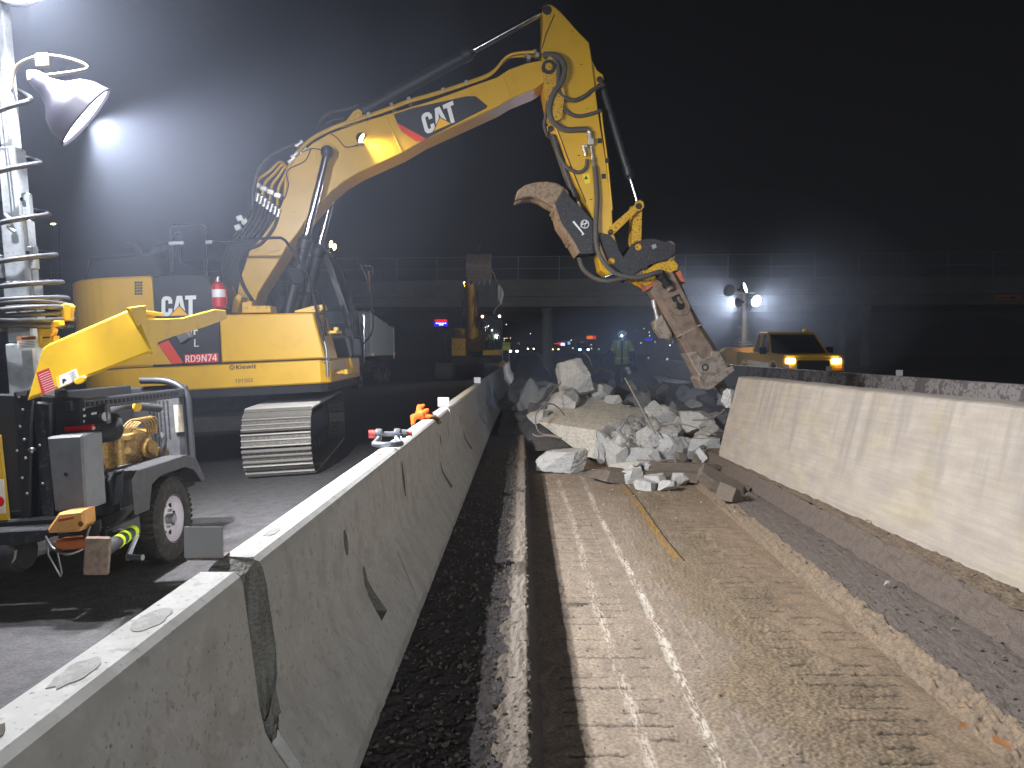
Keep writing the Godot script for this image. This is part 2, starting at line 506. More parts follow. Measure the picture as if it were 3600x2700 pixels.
	M.wood = tex(paint(512, 512, c8(206, 150, 84), [[fd, 0.5, 0.8, c8(180, 122, 62), 0.7], [fc, 0.75, 0.9, c8(150, 100, 52), 0.5]]), 0.25, 0.75)
	M.wood.uv1_scale = Vector3(1.5, 12, 4)
	M.rust_plate = tex(paint(512, 512, c8(128, 110, 96), [[fa, 0.45, 0.75, c8(98, 84, 74), 0.8]]), 0.3, 0.85)
	M.hi_vis = plain(c8(214, 250, 20), 0.6)
	M.orange_cloth = plain(c8(244, 112, 30), 0.85)
	M.leather = plain(c8(120, 72, 44), 0.85)
	M.red_paint = plain(c8(196, 30, 34), 0.35)
	M.pink_paint = plain(c8(226, 84, 76), 0.5)
	M.glass = plain(Color(0.35, 0.42, 0.44, 0.14), 0.03)
	M.glass.transparency = BaseMaterial3D.TRANSPARENCY_ALPHA
	M.dark_glass = plain(c8(16, 20, 22), 0.06)
	M.plate_white = plain(c8(222, 222, 222), 0.35)
	M.plate_white.metallic = 0.1
	M.bridge = tex(paint(512, 512, c8(148, 146, 137), [[fa, 0.45, 0.8, c8(138, 136, 128), 0.7], [fd, 0.62, 0.76, c8(130, 128, 120), 0.4]]), 12.0, 0.92, null, 0.0, true)
	M.truck_white = plain(c8(196, 200, 198), 0.5)
	M.truck_yellow = plain(c8(226, 176, 44), 0.35)
	M.far_yellow = tex(paint(512, 512, c8(208, 156, 36), [[fa, 0.5, 0.8, c8(160, 122, 46), 0.7]]), 1.6, 0.6)
	M.skin = plain(c8(186, 134, 104), 0.6)
	M.leaf = plain(c8(148, 98, 50), 0.85)
	M.engine = tex(paint(512, 512, c8(150, 116, 52), [[fa, 0.45, 0.75, c8(104, 82, 46), 0.8], [fd, 0.6, 0.72, c8(58, 50, 42), 0.8]]), 0.3, 0.6)
	M.hill = plain(c8(22, 24, 22), 1.0)
	M.body_paint = StandardMaterial3D.new()
	M.body_paint.vertex_color_use_as_albedo = true
	M.body_paint.roughness = 0.85
	M.lamp_white = glow(Color(0.98, 0.98, 1.0), 30.0)
	M.lamp_warm = glow(Color(1.0, 0.86, 0.62), 14.0)
	M.lamp_far = glow(Color(1.0, 0.9, 0.75), 9.0)
	M.lamp_blue = glow(Color(0.55, 0.75, 1.0), 12.0)
	M.lamp_amber = glow(Color(1.0, 0.55, 0.12), 1.0)

# the milled floor: colour map 2.2 m across and 12 m long
func floor_texture() -> ImageTexture:
	var w := 768
	var h := 2048
	var out := PackedByteArray()
	out.resize(w * h * 3)
	var big := nz(0.9, 21, 4)
	var mid := nz(5.0, 22, 3)
	var fine := nz(38.0, 23, 2)
	var streak := nz(1.0, 24, 3)
	var gate := nz(1.6, 25, 2)
	for j in h:
		var z := 1.6 + 12.0 * j / h
		for i in w:
			var x := 2.2 * i / w
			var b := big.get_noise_2d(x, z)
			var m := mid.get_noise_2d(x * 1.4, z * 0.8)
			var f := fine.get_noise_2d(x, z)
			# brown soil film over grey concrete
			var soil := clampf((x - 0.92 + b * 0.55 + m * 0.22) * 3.2, 0.0, 1.0)
			var crust := clampf((x - 1.50 + b * 0.35 + m * 0.15) * 4.0, 0.0, 1.0)
			var r := lerpf(lerpf(0.515, 0.450, soil), 0.505, crust)
			var gg := lerpf(lerpf(0.458, 0.388, soil), 0.432, crust)
			var bb := lerpf(lerpf(0.392, 0.305, soil), 0.348, crust)
			var k := 1.0 + f * (0.20 + 0.16 * soil * (1.0 - crust)) + m * 0.12 + b * 0.07
			# tread prints in two bands, the shade in their grooves painted darker
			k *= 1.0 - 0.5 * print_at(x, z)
			r *= k
			gg *= k
			bb *= k
			# scraped white lines along the lane
			var sc := 0.0
			for q in [[0.785, 0.034, 1.0], [0.762, 0.016, 0.6], [0.475, 0.030, 0.7], [0.445, 0.012, 0.5], [0.62, 0.009, 0.25], [0.95, 0.010, 0.3], [1.11, 0.008, 0.22], [1.38, 0.009, 0.25]]:
				var xc: float = q[0] + 0.012 * sin(z * 1.3 + q[0] * 9.0) - 0.006 * (z - 6.0)
				var d: float = absf(x - xc) / q[1]
				if d < 1.0:
					var on := streak.get_noise_2d(x * 55.0, z * 9.0 + q[0] * 40.0) + 0.18 + 0.7 * gate.get_noise_2d(q[0] * 7.0, z)
					sc = maxf(sc, clampf((on - 0.05 + 0.25 * f) * 1.9, 0.0, 0.85) * (1.0 - d * d) * q[2])
			r += (0.80 - r) * sc
			gg += (0.76 - gg) * sc
			bb += (0.70 - bb) * sc
			# old yellow line with a tar joint beside it
			var yl := absf(x - 1.235 + 0.01 * sin(z * 2.0))
			if z > 6.3 and yl < 0.035:
				var yk := clampf(0.5 + streak.get_noise_2d(x * 40.0, z * 9.0) * 1.6, 0.0, 0.85)
				r += (0.62 - r) * yk
				gg += (0.44 - gg) * yk
				bb += (0.12 - bb) * yk
			if z > 6.2 and absf(x - 1.28 + 0.01 * sin(z * 2.0)) < 0.008:
				r *= 0.35
				gg *= 0.35
				bb *= 0.35
			var o := (j * w + i) * 3
			out[o] = int(clampf(r, 0, 1) * 255.0)
			out[o + 1] = int(clampf(gg, 0, 1) * 255.0)
			out[o + 2] = int(clampf(bb, 0, 1) * 255.0)
	return ImageTexture.create_from_image(Image.create_from_data(w, h, false, Image.FORMAT_RGB8, out))
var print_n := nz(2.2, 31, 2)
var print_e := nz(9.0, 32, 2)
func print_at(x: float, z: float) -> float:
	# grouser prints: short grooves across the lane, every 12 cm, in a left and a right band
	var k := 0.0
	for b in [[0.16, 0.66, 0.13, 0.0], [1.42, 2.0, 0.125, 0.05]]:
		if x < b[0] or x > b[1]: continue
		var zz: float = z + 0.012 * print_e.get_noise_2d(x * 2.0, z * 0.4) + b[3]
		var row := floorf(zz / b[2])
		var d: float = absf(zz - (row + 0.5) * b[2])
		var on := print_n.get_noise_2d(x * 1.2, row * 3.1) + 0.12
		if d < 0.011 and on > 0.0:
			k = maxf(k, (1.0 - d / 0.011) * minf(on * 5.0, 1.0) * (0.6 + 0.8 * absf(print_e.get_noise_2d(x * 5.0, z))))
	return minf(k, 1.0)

# a displaced sheet: x runs from x0 to x1 (each a value near and far), rows get coarser with distance
func sheet(x0: Array, x1: Array, y0: float, y1: float, nx: int, za: float, zb: float, k: float, relief: Callable, uv := false) -> SurfaceTool:
	var zs := [za]
	while zs[-1] < zb: zs.append(minf(zb, zs[-1] + k * zs[-1] * zs[-1]))
	var s := g()
	var prev := []
	var puv := []
	s.set_smooth_group(1)
	for z in zs:
		var t := clampf((z - 2.6) / 8.0, 0.0, 1.0)
		var row := []
		var ruv := []
		for i in nx + 1:
			var f := float(i) / nx
			var x: float = lerpf(lerpf(x0[0], x0[1], t), lerpf(x1[0], x1[1], t), f)
			row.append(Vector3(x, lerpf(y0, y1, f) + relief.call(x, z), -z))
			ruv.append(Vector2((x - 0.03) / 2.2, (z - 1.6) / 12.0))
		if not prev.is_empty():
			for i in nx:
				for q in [[prev, puv, i], [row, ruv, i], [row, ruv, i + 1], [prev, puv, i], [row, ruv, i + 1], [prev, puv, i + 1]]:
					if uv: s.set_uv(q[1][q[2]])
					s.add_vertex(q[0][q[2]])
		prev = row
		puv = ruv
	return s

func ground() -> void:
	var n1 := nz(7.0, 41, 3)
	var n2 := nz(30.0, 42, 2)
	var n3 := nz(1.2, 43, 3)
	var lump := nz(26.0, 44, 1, FastNoiseLite.TYPE_CELLULAR)
	# carriageway on the left, falling away to the left
	var s := g()
	var xs := [-0.62, -14.0, -60.0]
	var ys := [0.0, -0.67, -0.9]
	for i in 2:
		quad(s, Vector3(xs[i], ys[i], 6), Vector3(xs[i + 1], ys[i + 1], 6), Vector3(xs[i + 1], ys[i + 1], -140), Vector3(xs[i], ys[i], -140), Vector3.UP)
	struct("road", s, M.asphalt)
	# strip of old asphalt between the barrier and the saw cut, with a paler trowelled edge
	var strip := sheet([-0.66, -0.66], [-0.03, -0.03], 0.0, 0.0, 70, 1.6, 13.0, 0.0016, func(x, z):
		var c := lump.get_noise_2d(x, z)
		return 0.016 * n1.get_noise_2d(x, z) + 0.008 * n2.get_noise_2d(x, z) + 0.010 * maxf(c + 0.6, 0.0) * clampf((-0.10 - x) * 8.0, 0.0, 1.0))
	struct("asphalt_strip", strip, M.old_asphalt)
	var edge := sheet([-0.13, -0.13], [0.035, 0.035], 0.010, 0.010, 26, 1.6, 13.0, 0.0016, func(x, z):
		return 0.010 * n1.get_noise_2d(x * 3.0, z) + 0.006 * n2.get_noise_2d(x, z) - 0.05 * maxf(0.0, -0.085 - x + 0.05 * n1.get_noise_2d(3.0, z * 0.6)) / 0.05 - (0.02 * clampf((x - 0.015) / 0.02, 0.0, 1.0)))
	struct("asphalt_edge", edge, M.edge)
	# the cut face
	var s2 := g()
	var zz := 1.6
	s2.set_smooth_group(1)
	while zz < 13.0:
		var z2 := zz + 0.02 + 0.006 * zz
		var p := []
		for zc in [zz, z2]:
			var row := []
			for q in [[0.03, 0.006], [0.040, -0.03], [0.05, -0.10], [0.065, -0.19], [0.09, -0.285]]:
				row.append(Vector3(q[0] + 0.010 * n1.get_noise_2d(q[1] * 6.0, zc * 2.0), q[1], -zc))
			p.append(row)
		for i in 4: quad(s2, p[0][i], p[1][i], p[1][i + 1], p[0][i + 1], Vector3(1, 0.2, 0), 1)
		zz = z2
	struct("cut_face", s2, M.old_asphalt)
	# milled floor with tread prints
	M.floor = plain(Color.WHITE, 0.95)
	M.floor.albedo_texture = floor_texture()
	M.floor.heightmap_enabled = true
	M.floor.heightmap_texture = grey(M.fields[2], 512, 512)
	M.floor.heightmap_scale = 0.0
	M.floor.heightmap_enabled = false
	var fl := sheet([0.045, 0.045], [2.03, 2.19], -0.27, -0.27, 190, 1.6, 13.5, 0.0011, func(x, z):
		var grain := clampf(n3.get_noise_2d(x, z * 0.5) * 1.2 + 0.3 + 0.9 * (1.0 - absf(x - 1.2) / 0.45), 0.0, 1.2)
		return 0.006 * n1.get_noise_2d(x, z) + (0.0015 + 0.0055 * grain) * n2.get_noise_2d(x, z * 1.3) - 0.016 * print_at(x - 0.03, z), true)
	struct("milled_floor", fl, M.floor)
	# bank up to the dark strip on the right, the strip, a second step and the ledge under the barrier
	var bank := sheet([1.99, 2.18], [2.13, 2.28], -0.275, -0.168, 26, 1.6, 13.5, 0.002, func(x, z):
		return 0.026 * n1.get_noise_2d(x * 1.5, z) + 0.011 * n2.get_noise_2d(x, z))
	struct("soil_bank", bank, M.dust_bank)
	var right := sheet([2.12, 2.27], [2.66, 2.63], -0.17, -0.175, 50, 1.6, 13.5, 0.002, func(x, z):
		var c := lump.get_noise_2d(x, z + 40.0)
		return 0.008 * n1.get_noise_2d(x, z) + 0.005 * n2.get_noise_2d(x, z) + 0.007 * maxf(c + 0.55, 0.0))
	struct("shoulder_strip", right, M.shoulder)
	var riser := sheet([2.635, 2.61], [2.79, 2.67], -0.175, 0.0, 26, 1.6, 13.5, 0.002, func(x, z):
		return 0.020 * n1.get_noise_2d(x * 2.0, z * 2.5) + 0.016 * n2.get_noise_2d(x, z * 1.2))
	struct("broken_kerb", riser, M.kerb)
	var ledge := sheet([2.77, 2.655], [3.6, 3.5], 0.004, 0.004, 40, 1.6, 13.5, 0.002, func(x, z):
		return 0.016 * n1.get_noise_2d(x, z) + 0.008 * n2.get_noise_2d(x, z))
	struct("soil_ledge", ledge, M.dust_bank)
	# under the rubble and beyond, and the carriageway on the right
	var s3 := g()
	quad(s3, Vector3(-0.66, -0.28, -12.9), Vector3(3.6, -0.28, -12.9), Vector3(3.6, -0.03, -140), Vector3(-0.66, -0.03, -140), Vector3.UP)
	struct("stripped_ground", s3, M.rubble_dark)
	var s4 := g()
	quad(s4, Vector3(3.5, 0.0, 6), Vector3(9, 0.1, 6), Vector3(9, 0.1, -140), Vector3(3.5, 0.0, -140), Vector3.UP)
	quad(s4, Vector3(9, 0.1, 6), Vector3(70, 0.3, 6), Vector3(70, 0.3, -140), Vector3(9, 0.1, -140), Vector3.UP)
	struct("road_far_side", s4, M.asphalt)
	var s5 := g()
	quad(s5, Vector3(-900, -1.2, 30), Vector3(900, -1.2, 30), Vector3(900, -1.2, -1600), Vector3(-900, -1.2, -1600), Vector3.UP)
	struct("terrain", s5, M.hill)
	var hn := nz(0.004, 51, 3)
	var s6 := g()
	for i in 60:
		var p := []
		for k in [i, i + 1]:
			var x: float = -900.0 + 30.0 * k
			p.append([Vector3(x, -1.5, -820), Vector3(x, 22.0 + 26.0 * (hn.get_noise_1d(x) + 0.5), -1000), Vector3(x, -2, -1180)])
		for k in 2: quad(s6, p[0][k], p[1][k], p[1][k + 1], p[0][k + 1], Vector3(0, 1, 0.3 - k), 1)
	struct("hill", s6, M.hill)
	# stones and chips too many to count
	var spots := []
	var r := RandomNumberGenerator.new()
	r.seed = 77
	for k in 2600:
		var z := 1.9 + 9.5 * pow(r.randf(), 1.6)
		var x := r.randf_range(-0.55, -0.12) if r.randf() < 0.6 else r.randf_range(-0.14, 0.03)
		spots.append([Vector3(x, 0.004, -z), r.randf_range(0.004, 0.013) * (1.5 if r.randf() < 0.08 else 1.0)])
	scatter("crumbled_asphalt", "loose crumbs of asphalt on the strip beside the grey barrier", spots, M.asphalt_lump, r)
	spots = []
	for k in 2200:
		var z := 2.0 + 9.0 * pow(r.randf(), 0.9)
		var x := r.randf_range(0.1, 1.95)
		spots.append([Vector3(x, -0.269, -z), r.randf_range(0.0025, 0.007) * (1.6 if r.randf() < 0.12 else 1.0) * (0.7 + 0.05 * z)])
	scatter("grit", "pale grit strewn over the milled brown floor", spots, M.gravel, r)
	spots = []
	for k in 900:
		var z := 2.4 + 9.0 * r.randf()
		var x := r.randf_range(2.14, 3.0)
		var y := -0.17 if x < 2.63 else (lerpf(-0.17, 0.0, (x - 2.63) / 0.15) if x < 2.78 else 0.004)
		spots.append([Vector3(x, y, -z), r.randf_range(0.004, 0.014)])
	scatter("loose_gravel", "loose dark gravel along the foot of the tall barrier", spots, M.asphalt_lump, r)
	spots = []
	for k in 150:
		var z := 7.2 + 4.0 * pow(r.randf(), 0.7)
		var x := r.randf_range(0.15, 2.3)
		spots.append([Vector3(x, -0.268 if x < 2.02 else -0.17, -z), r.randf_range(0.004, 0.012) * (2.2 if r.randf() < 0.1 else 1.0)])
	scatter("concrete_chips", "pale concrete chips scattered in front of the rubble", spots, M.pale_chip, r)
func scatter(called: String, label: String, spots: Array, mat: Material, r: RandomNumberGenerator) -> void:
	var mm := MultiMesh.new()
	mm.transform_format = MultiMesh.TRANSFORM_3D
	mm.mesh = stone(901, 1, 0.06, Vector3(1.2, 0.5, 0.9), 14)
	mm.instance_count = spots.size()
	for k in spots.size():
		var b := Basis(Vector3(r.randfn(), r.randfn(), r.randfn()).normalized(), r.randf() * TAU)
		mm.set_instance_transform(k, Transform3D(b * Basis.from_scale(Vector3(1.0, r.randf_range(0.6, 1.0), r.randf_range(0.6, 1.3)) * spots[k][1]), spots[k][0] + Vector3(0, spots[k][1] * 0.25, 0)))
	var o := MultiMeshInstance3D.new()
	o.multimesh = mm
	o.name = called
	o.material_override = mat
	add_child(o)
	o.set_meta("kind", "stuff")
	o.set_meta("label", label)
	o.set_meta("category", "gravel")

# ---------- concrete barriers ----------
func rail_profile(x_toe: float, flip := 1.0) -> PackedVector2Array:
	# half metre wide safety shape, 0.81 m high; x_toe is the face towards the work zone
	var half := [[0.0, 0.0], [0.0, 0.07], [-0.012, 0.09], [-0.15, 0.30], [-0.175, 0.35], [-0.19, 0.42], [-0.232, 0.775], [-0.240, 0.798], [-0.258, 0.812]]
	var p := PackedVector2Array()
	for q in half: p.append(Vector2(x_toe + q[0] * flip, q[1]))
	for k in half.size():
		var q: Array = half[half.size() - 1 - k]
		p.append(Vector2(x_toe - flip * 0.61 - q[0] * flip, q[1]))
	return p
func rail_segment(label: String, x_toe: float, z0: float, z1: float, mat: Material, flip := 1.0, y := 0.0, group := "movable barriers on the left of the trench", shift := 0.0) -> Node3D:
	var t := thing("concrete_barrier", label, "barrier", Transform3D(Basis(Vector3.UP, shift), Vector3(x_toe, y, -(z0 + z1) * 0.5)), group)
	var s := g()
	prism(s, rail_profile(0.0, flip), -(z1 - z0) * 0.5 + 0.012, (z1 - z0) * 0.5 - 0.012, 0.012)
	obj("body", s, mat, t)
	return t
func rail_near(label: String, z0: float, z1: float, chipped: bool) -> Node3D:
	# a nearer barrier with lifting pockets, tie holes and a broken corner cut out of it
	var L := z1 - z0
	var t := thing("concrete_barrier", label, "barrier", Transform3D(Basis.IDENTITY, Vector3(-0.563, 0, -(z0 + z1) * 0.5)), "movable barriers on the left of the trench")
	var c := CSGCombiner3D.new()
	c.name = "body"
	t.add_child(c)
	var p := CSGPolygon3D.new()
	p.polygon = rail_profile(0.0)
	p.depth = L - 0.03
	p.position = Vector3(0, 0, (L - 0.03) * 0.5)
	p.smooth_faces = false
	p.material = M.rail
	c.add_child(p)
	for e in [1.0, -1.0]:
		# pocket: a notch with a flat sill, cut into the flared foot
		var zc: float = e * (L * 0.5 - 1.35)
		var m := CSGPolygon3D.new()
		m.polygon = PackedVector2Array([Vector2(-0.06, 0.20), Vector2(0.085, 0.20), Vector2(0.06, 0.27), Vector2(-0.03, 0.47), Vector2(-0.045, 0.47)])
		m.depth = 0.4
		m.transform = Transform3D(Basis(Vector3(0, 0, 1), Vector3.UP, Vector3(-1, 0, 0)), Vector3(-0.19, 0, zc))
		m.material = M.fracture
		m.operation = CSGShape3D.OPERATION_SUBTRACTION
		c.add_child(m)
		var h := CSGCylinder3D.new()
		h.radius = 0.036
		h.height = 0.16
		h.sides = 14
		h.rotation = Vector3(0, 0, PI / 2)
		h.scale = Vector3(1.6, 1, 1)
		h.position = Vector3(-0.215, 0.60, e * (L * 0.5 - 1.12))
		h.material = M.fracture
		h.operation = CSGShape3D.OPERATION_SUBTRACTION
		c.add_child(h)
	if chipped:
		for q in [[Vector3(-0.205, 0.62, L * 0.5 - 0.02), Vector3(0.075, 0.34, 0.11), 311], [Vector3(-0.30, 0.83, L * 0.5 - 0.0), Vector3(0.24, 0.055, 0.12), 312], [Vector3(-0.20, 0.45, L * 0.5 + 0.0), Vector3(0.05, 0.22, 0.06), 313]]:
			var m := CSGMesh3D.new()
			m.mesh = stone_manifold(q[2])
			m.position = q[0]
			m.scale = q[1]
			m.material = M.fracture
			m.operation = CSGShape3D.OPERATION_SUBTRACTION
			c.add_child(m)
	return t
func stone_manifold(seed_: int) -> ArrayMesh:
	# a closed rough ball for cutting
	var no := nz(1.6, seed_, 4)
	var s := g()
	var n := 20
	var m := 12
	var P := func(i: int, k: int) -> Vector3:
		var th := PI * i / m
		var ph := TAU * (k % n) / n
		var d := Vector3(sin(th) * cos(ph), cos(th), sin(th) * sin(ph))
		if i == 0: d = Vector3.UP
		if i == m: d = Vector3.DOWN
		return d * (1.0 + 0.35 * no.get_noise_3dv(d * 1.3))
	for i in m:
		for k in n:
			var a: Vector3 = P.call(i, k)
			var b: Vector3 = P.call(i, k + 1)
			var c: Vector3 = P.call(i + 1, k + 1)
			var d: Vector3 = P.call(i + 1, k)
			if i > 0: tri(s, a, b, c, a + c)
			if i < m - 1: tri(s, a, c, d, a + c)
	s.generate_normals()
	return s.commit()
func marker(label: String, at: Vector3, size: Vector2, mat: Material) -> void:
	# a marker plate standing on a small foot
	var t := thing("barrier_marker", label, "marker plate", Transform3D(Basis.IDENTITY, at), "square marker plates on the barriers")
	var s := g()
	bx(s, Vector3(0, size.y * 0.5 + 0.006, 0), Vector3(size.x, size.y, 0.006), 0.002)
	obj("plate", s, mat, t)
	var s2 := g()
	bx(s2, Vector3(0, 0.003, -0.03), Vector3(size.x * 0.9, 0.006, 0.07), 0.0)
	obj("foot", s2, M.rust_plate, t)

func barriers() -> void:
	rail_segment("nearest grey concrete barrier, its chipped top filling the bottom left corner", -0.563, -3.9, 2.17, M.rail)
	rail_near("long grey concrete barrier with broken corner behind the near marker plate", 2.2, 8.3, true)
	rail_near("second long barrier, starting at the marker plate beside the orange glove", 8.32, 14.4, false)
	var seg: Node3D = get_node("concrete_barrier_001")
	var face := func(parent: Node3D, called: String, y0: float, z0: float, y1: float, z1: float, wide: float, mat: Material) -> void:
		# a thin streak of paint or a scratch on the sloping side, from one height to another
		var xs := func(y: float) -> float: return -0.012 - (y - 0.09) * 0.657 if y < 0.30 else (-0.15 - (y - 0.30) * 0.5 if y < 0.35 else (-0.175 - (y - 0.35) * 0.214 if y < 0.42 else -0.19 - (y - 0.42) * 0.1183))
		var ss := g()
		var n := 8
		for k in n:
			var p := []
			for e in [k, k + 1]:
				var f := float(e) / n
				var y := lerpf(y0, y1, f)
				var z := lerpf(z0, z1, f)
				var w := wide * (0.35 + 0.65 * sin(PI * clampf(f, 0.08, 0.92)))
				for o in [-w, w]: p.append(Vector3(xs.call(y) + 0.003, y, z + o))
			quad(ss, p[0], p[1], p[3], p[2], Vector3(1, 0.1, 0))
		obj(called, ss, mat, parent)
	var mid := 5.25
	face.call(seg, "paint_mark", 0.78, mid - 5.05, 0.46, mid - 5.0, 0.006, M.tag_red)
	face.call(seg, "scratch", 0.30, mid - 4.3, 0.10, mid - 4.12, 0.006, M.fracture)
	face.call(seg, "stain", 0.72, mid - 4.95, 0.50, mid - 4.93, 0.03, M.stain)
	face.call(seg, "stain", 0.70, mid - 7.9, 0.52, mid - 7.9, 0.02, M.stain)
	# worn patches and a scorched chip on the tops
	for q in [["concrete_barrier", 0.075, 0.035, 1.75, M.patch], ["concrete_barrier", 0.07, 0.03, 1.46, M.patch], ["concrete_barrier", 0.05, 0.02, 1.2, M.stain], ["concrete_barrier_001", 0.055, 0.02, 2.62, M.patch], ["concrete_barrier_001", 0.04, 0.02, 3.7, M.patch], ["concrete_barrier_001", 0.03, 0.02, 4.6, M.leather]]:
		var b: Node3D = get_node(q[0])
		var ss := g()
		var pts := PackedVector2Array()
		for k in 18:
			var rr: float = 1.0 + 0.35 * print_n.get_noise_2d(k * 0.9, q[3] * 7.0)
			pts.append(Vector2(q[2] * cos(TAU * k / 18.0) * rr, q[1] * sin(TAU * k / 18.0) * rr))
		prism(ss, pts, 0.0, 0.0025, 0.0, Transform3D(Basis(Vector3(1, 0, 0), Vector3(0, 0, 1), Vector3(0, 1, 0)), Vector3(-0.305, 0.8115, -q[3] - b.position.z)))
		obj("worn_patch", ss, q[4], b)
	var more := ["third barrier along, starting beyond the small white marker in the shade", "fourth barrier along the trench, beside the shaded rubble", "fifth barrier along, lit greenish white near the second excavator", "sixth barrier along, topped by small yellow warning lights", "farthest barrier of the left row, fading towards the traffic"]
	for k in 5:
		var z := 14.42 + 6.1 * k
		rail_segment(more[k], -0.563 + [0.02, 0.05, 0.02, 0.06, 0.02][k], z, z + 6.08, M.rail, 1.0, 0.0, "movable barriers on the left of the trench", [-0.006, -0.01, 0.008, -0.01, 0.0][k])
	# tall fixed median barrier on the right, its end broken off
	var A := Vector3(2.98, 0, -4.58)
	var B := Vector3(2.67, 0, -10.5)
	var dir := (A - B).normalized()
	var near := B + dir * 12.5
	var L := 12.5
	var t := thing("median_barrier", "tall stained concrete median barrier with broken end on the right", "barrier", Transform3D(Basis(dir.cross(Vector3.UP) * -1.0, Vector3.UP, dir).orthonormalized(), B))
	var prof := [[0.0, -0.02], [0.005, 0.05], [0.235, 1.045], [0.25, 1.07], [0.28, 1.082], [0.50, 1.085], [0.53, 1.07], [0.545, 1.045], [0.78, 0.0]]
	var en := nz(3.0, 61, 4)
	var s := g()
	var nl := 70
	var rows := []
	for i in nl + 1:
		var row := []
		for q in prof.size() * 3 - 2:
			var a: Array = prof[q / 3]
			var b: Array = prof[mini(q / 3 + 1, prof.size() - 1)]
			var f := (q % 3) / 3.0
			var x: float = lerpf(a[0], b[0], f)
			var y: float = lerpf(a[1], b[1], f)
			var l := L * pow(float(i) / nl, 1.3)
			# broken end: uneven, leaning back towards the top
			var cut := 0.035 * en.get_noise_2d(x * 3.0, y * 3.0) * 2.0 + 0.05 * y
			if y > 0.72: cut -= 0.0
			row.append([Vector3(x + 0.004 * en.get_noise_2d(y, l), y + (0.012 * en.get_noise_2d(l * 0.8, x) if y > 0.9 else 0.0), l + cut * maxf(0.0, 1.0 - l * 2.0)), Vector2(l / 8.0, (y if q < 12 else (1.07 + (x - 0.25) if q < 18 else 1.4 + y)) / 1.2)])
		rows.append(row)
	for i in nl:
		for q in rows[0].size() - 1:
			s.set_smooth_group(1 + q / 3)
			for k in [[i, q], [i + 1, q], [i + 1, q + 1], [i, q], [i + 1, q + 1], [i, q + 1]]:
				s.set_uv(rows[k[0]][k[1]][1])
				s.add_vertex(rows[k[0]][k[1]][0])
	obj("body", s, M.median, t)
	var s2 := g()
	var c0 := Vector3(0.39, 0.5, 0.06)
	for q in rows[0].size() - 1:
		var a: Vector3 = rows[0][q][0]
		var b: Vector3 = rows[0][q + 1][0]
		# end face in three rings, roughened
		var last := [a, b]
		for ring in 4:
			var f := (ring + 1) / 4.0
			var na := a.lerp(c0, f) + Vector3(0, 0, 0.07 * en.get_noise_2d(a.x * 9.0 + ring, a.y * 9.0))
			var nb := b.lerp(c0, f) + Vector3(0, 0, 0.07 * en.get_noise_2d(b.x * 9.0 + ring, b.y * 9.0))
			if ring == 3:
				na = c0
				nb = c0
			quad(s2, last[0], last[1], nb, na, Vector3(0, 0, -1))
			last = [na, nb]
	obj("broken_end", s2, M.fracture, t, "rough broken end of the barrier")
	var lump := obj("broken_stub", stone(402, 3, 0.08), M.rubble, t)
	lump.transform = Transform3D(Basis.from_scale(Vector3(0.10, 0.14, 0.09)), Vector3(0.14, 0.78, -0.02))
	# peeling barrier beyond it
	var labels := ["barrier with badly peeling white paint behind the median barrier, nearest one", "peeling barrier with the white marker plate on its end", "barrier with peeling grey paint in front of the pickup truck", "grey barrier behind the hammer, with two small white markers", "barrier of the right hand row beside the walking worker", "farthest shaded barrier of the right hand row"]
	for k in 6:
		var z := 8.2 + 6.1 * k
		rail_segment(labels[k], 7.45, z, z + 6.08, M.peel if k < 3 else M.rail, -1.0, 0.1, "barriers of the right hand row")
	marker("silvery marker plate on the nearest barrier joint, facing the camera", Vector3(-0.955, 0.813, -2.265), Vector2(0.118, 0.095), plain(c8(168, 168, 166), 0.4, 0.3))
	marker("white marker plate beside the orange glove on the barrier", Vector3(-0.885, 0.813, -8.52), Vector2(0.125, 0.10), M.plate_white)
	marker("white marker plate on the shaded part of the left barriers", Vector3(-0.87, 0.813, -14.6), Vector2(0.125, 0.11), M.plate_white)
	for q in [["white marker plate on the peeling barrier near the right edge", 3152.0, 1328.0], ["pale marker plate in front of the pickup headlight", 2759.0, 1292.0], ["dim marker plate behind the top of the tall barrier", 2906.0, 1312.0], ["white marker plate on the far barrier left of the hammer", 2342.0, 1262.0], ["tiny white marker plate right of the walking worker", 2277.0, 1260.0]]:
		var d := ray(q[1], q[2])
		var p := eye + d * ((7.7 - eye.x) / d.x)
		marker(q[0], Vector3(7.755, 0.912, p.z), Vector2(0.14, 0.12), M.plate_white if q[1] != 2906.0 else M.rubble)

# ---------- the excavator ----------
func ex(u: float, v: float, w: float) -> Vector3:
	return pl(XF, u, v, w)
func plate(parent: Node, called: String, uv: Array, w0: float, w1: float, mat: Material, bev := 0.012, at := 999.0) -> MeshInstance3D:
	# an outline measured on its near face (w1 unless given), as a solid of its real thickness
	var s := g()
	prism(s, pp(XF, uv, w1 if at > 900.0 else at), w0, w1, bev)
	return obj(called, s, mat, parent)
func pin(parent: Node, u: float, v: float, w0: float, w1: float, r: float, mat: Material, called := "pin") -> void:
	var p := ex(u, v, w1)
	var s := g()
	lathe(s, Vector3(p.x, p.y, w0), Vector3(0, 0, 1), [[0.0, 0.0], [r, 0.0], [r, w1 - w0 - 0.012], [r - 0.012, w1 - w0], [r * 0.55, w1 - w0], [r * 0.5, w1 - w0 - 0.01], [0.0, w1 - w0 - 0.01]], 18)
	obj(called, s, mat, parent)
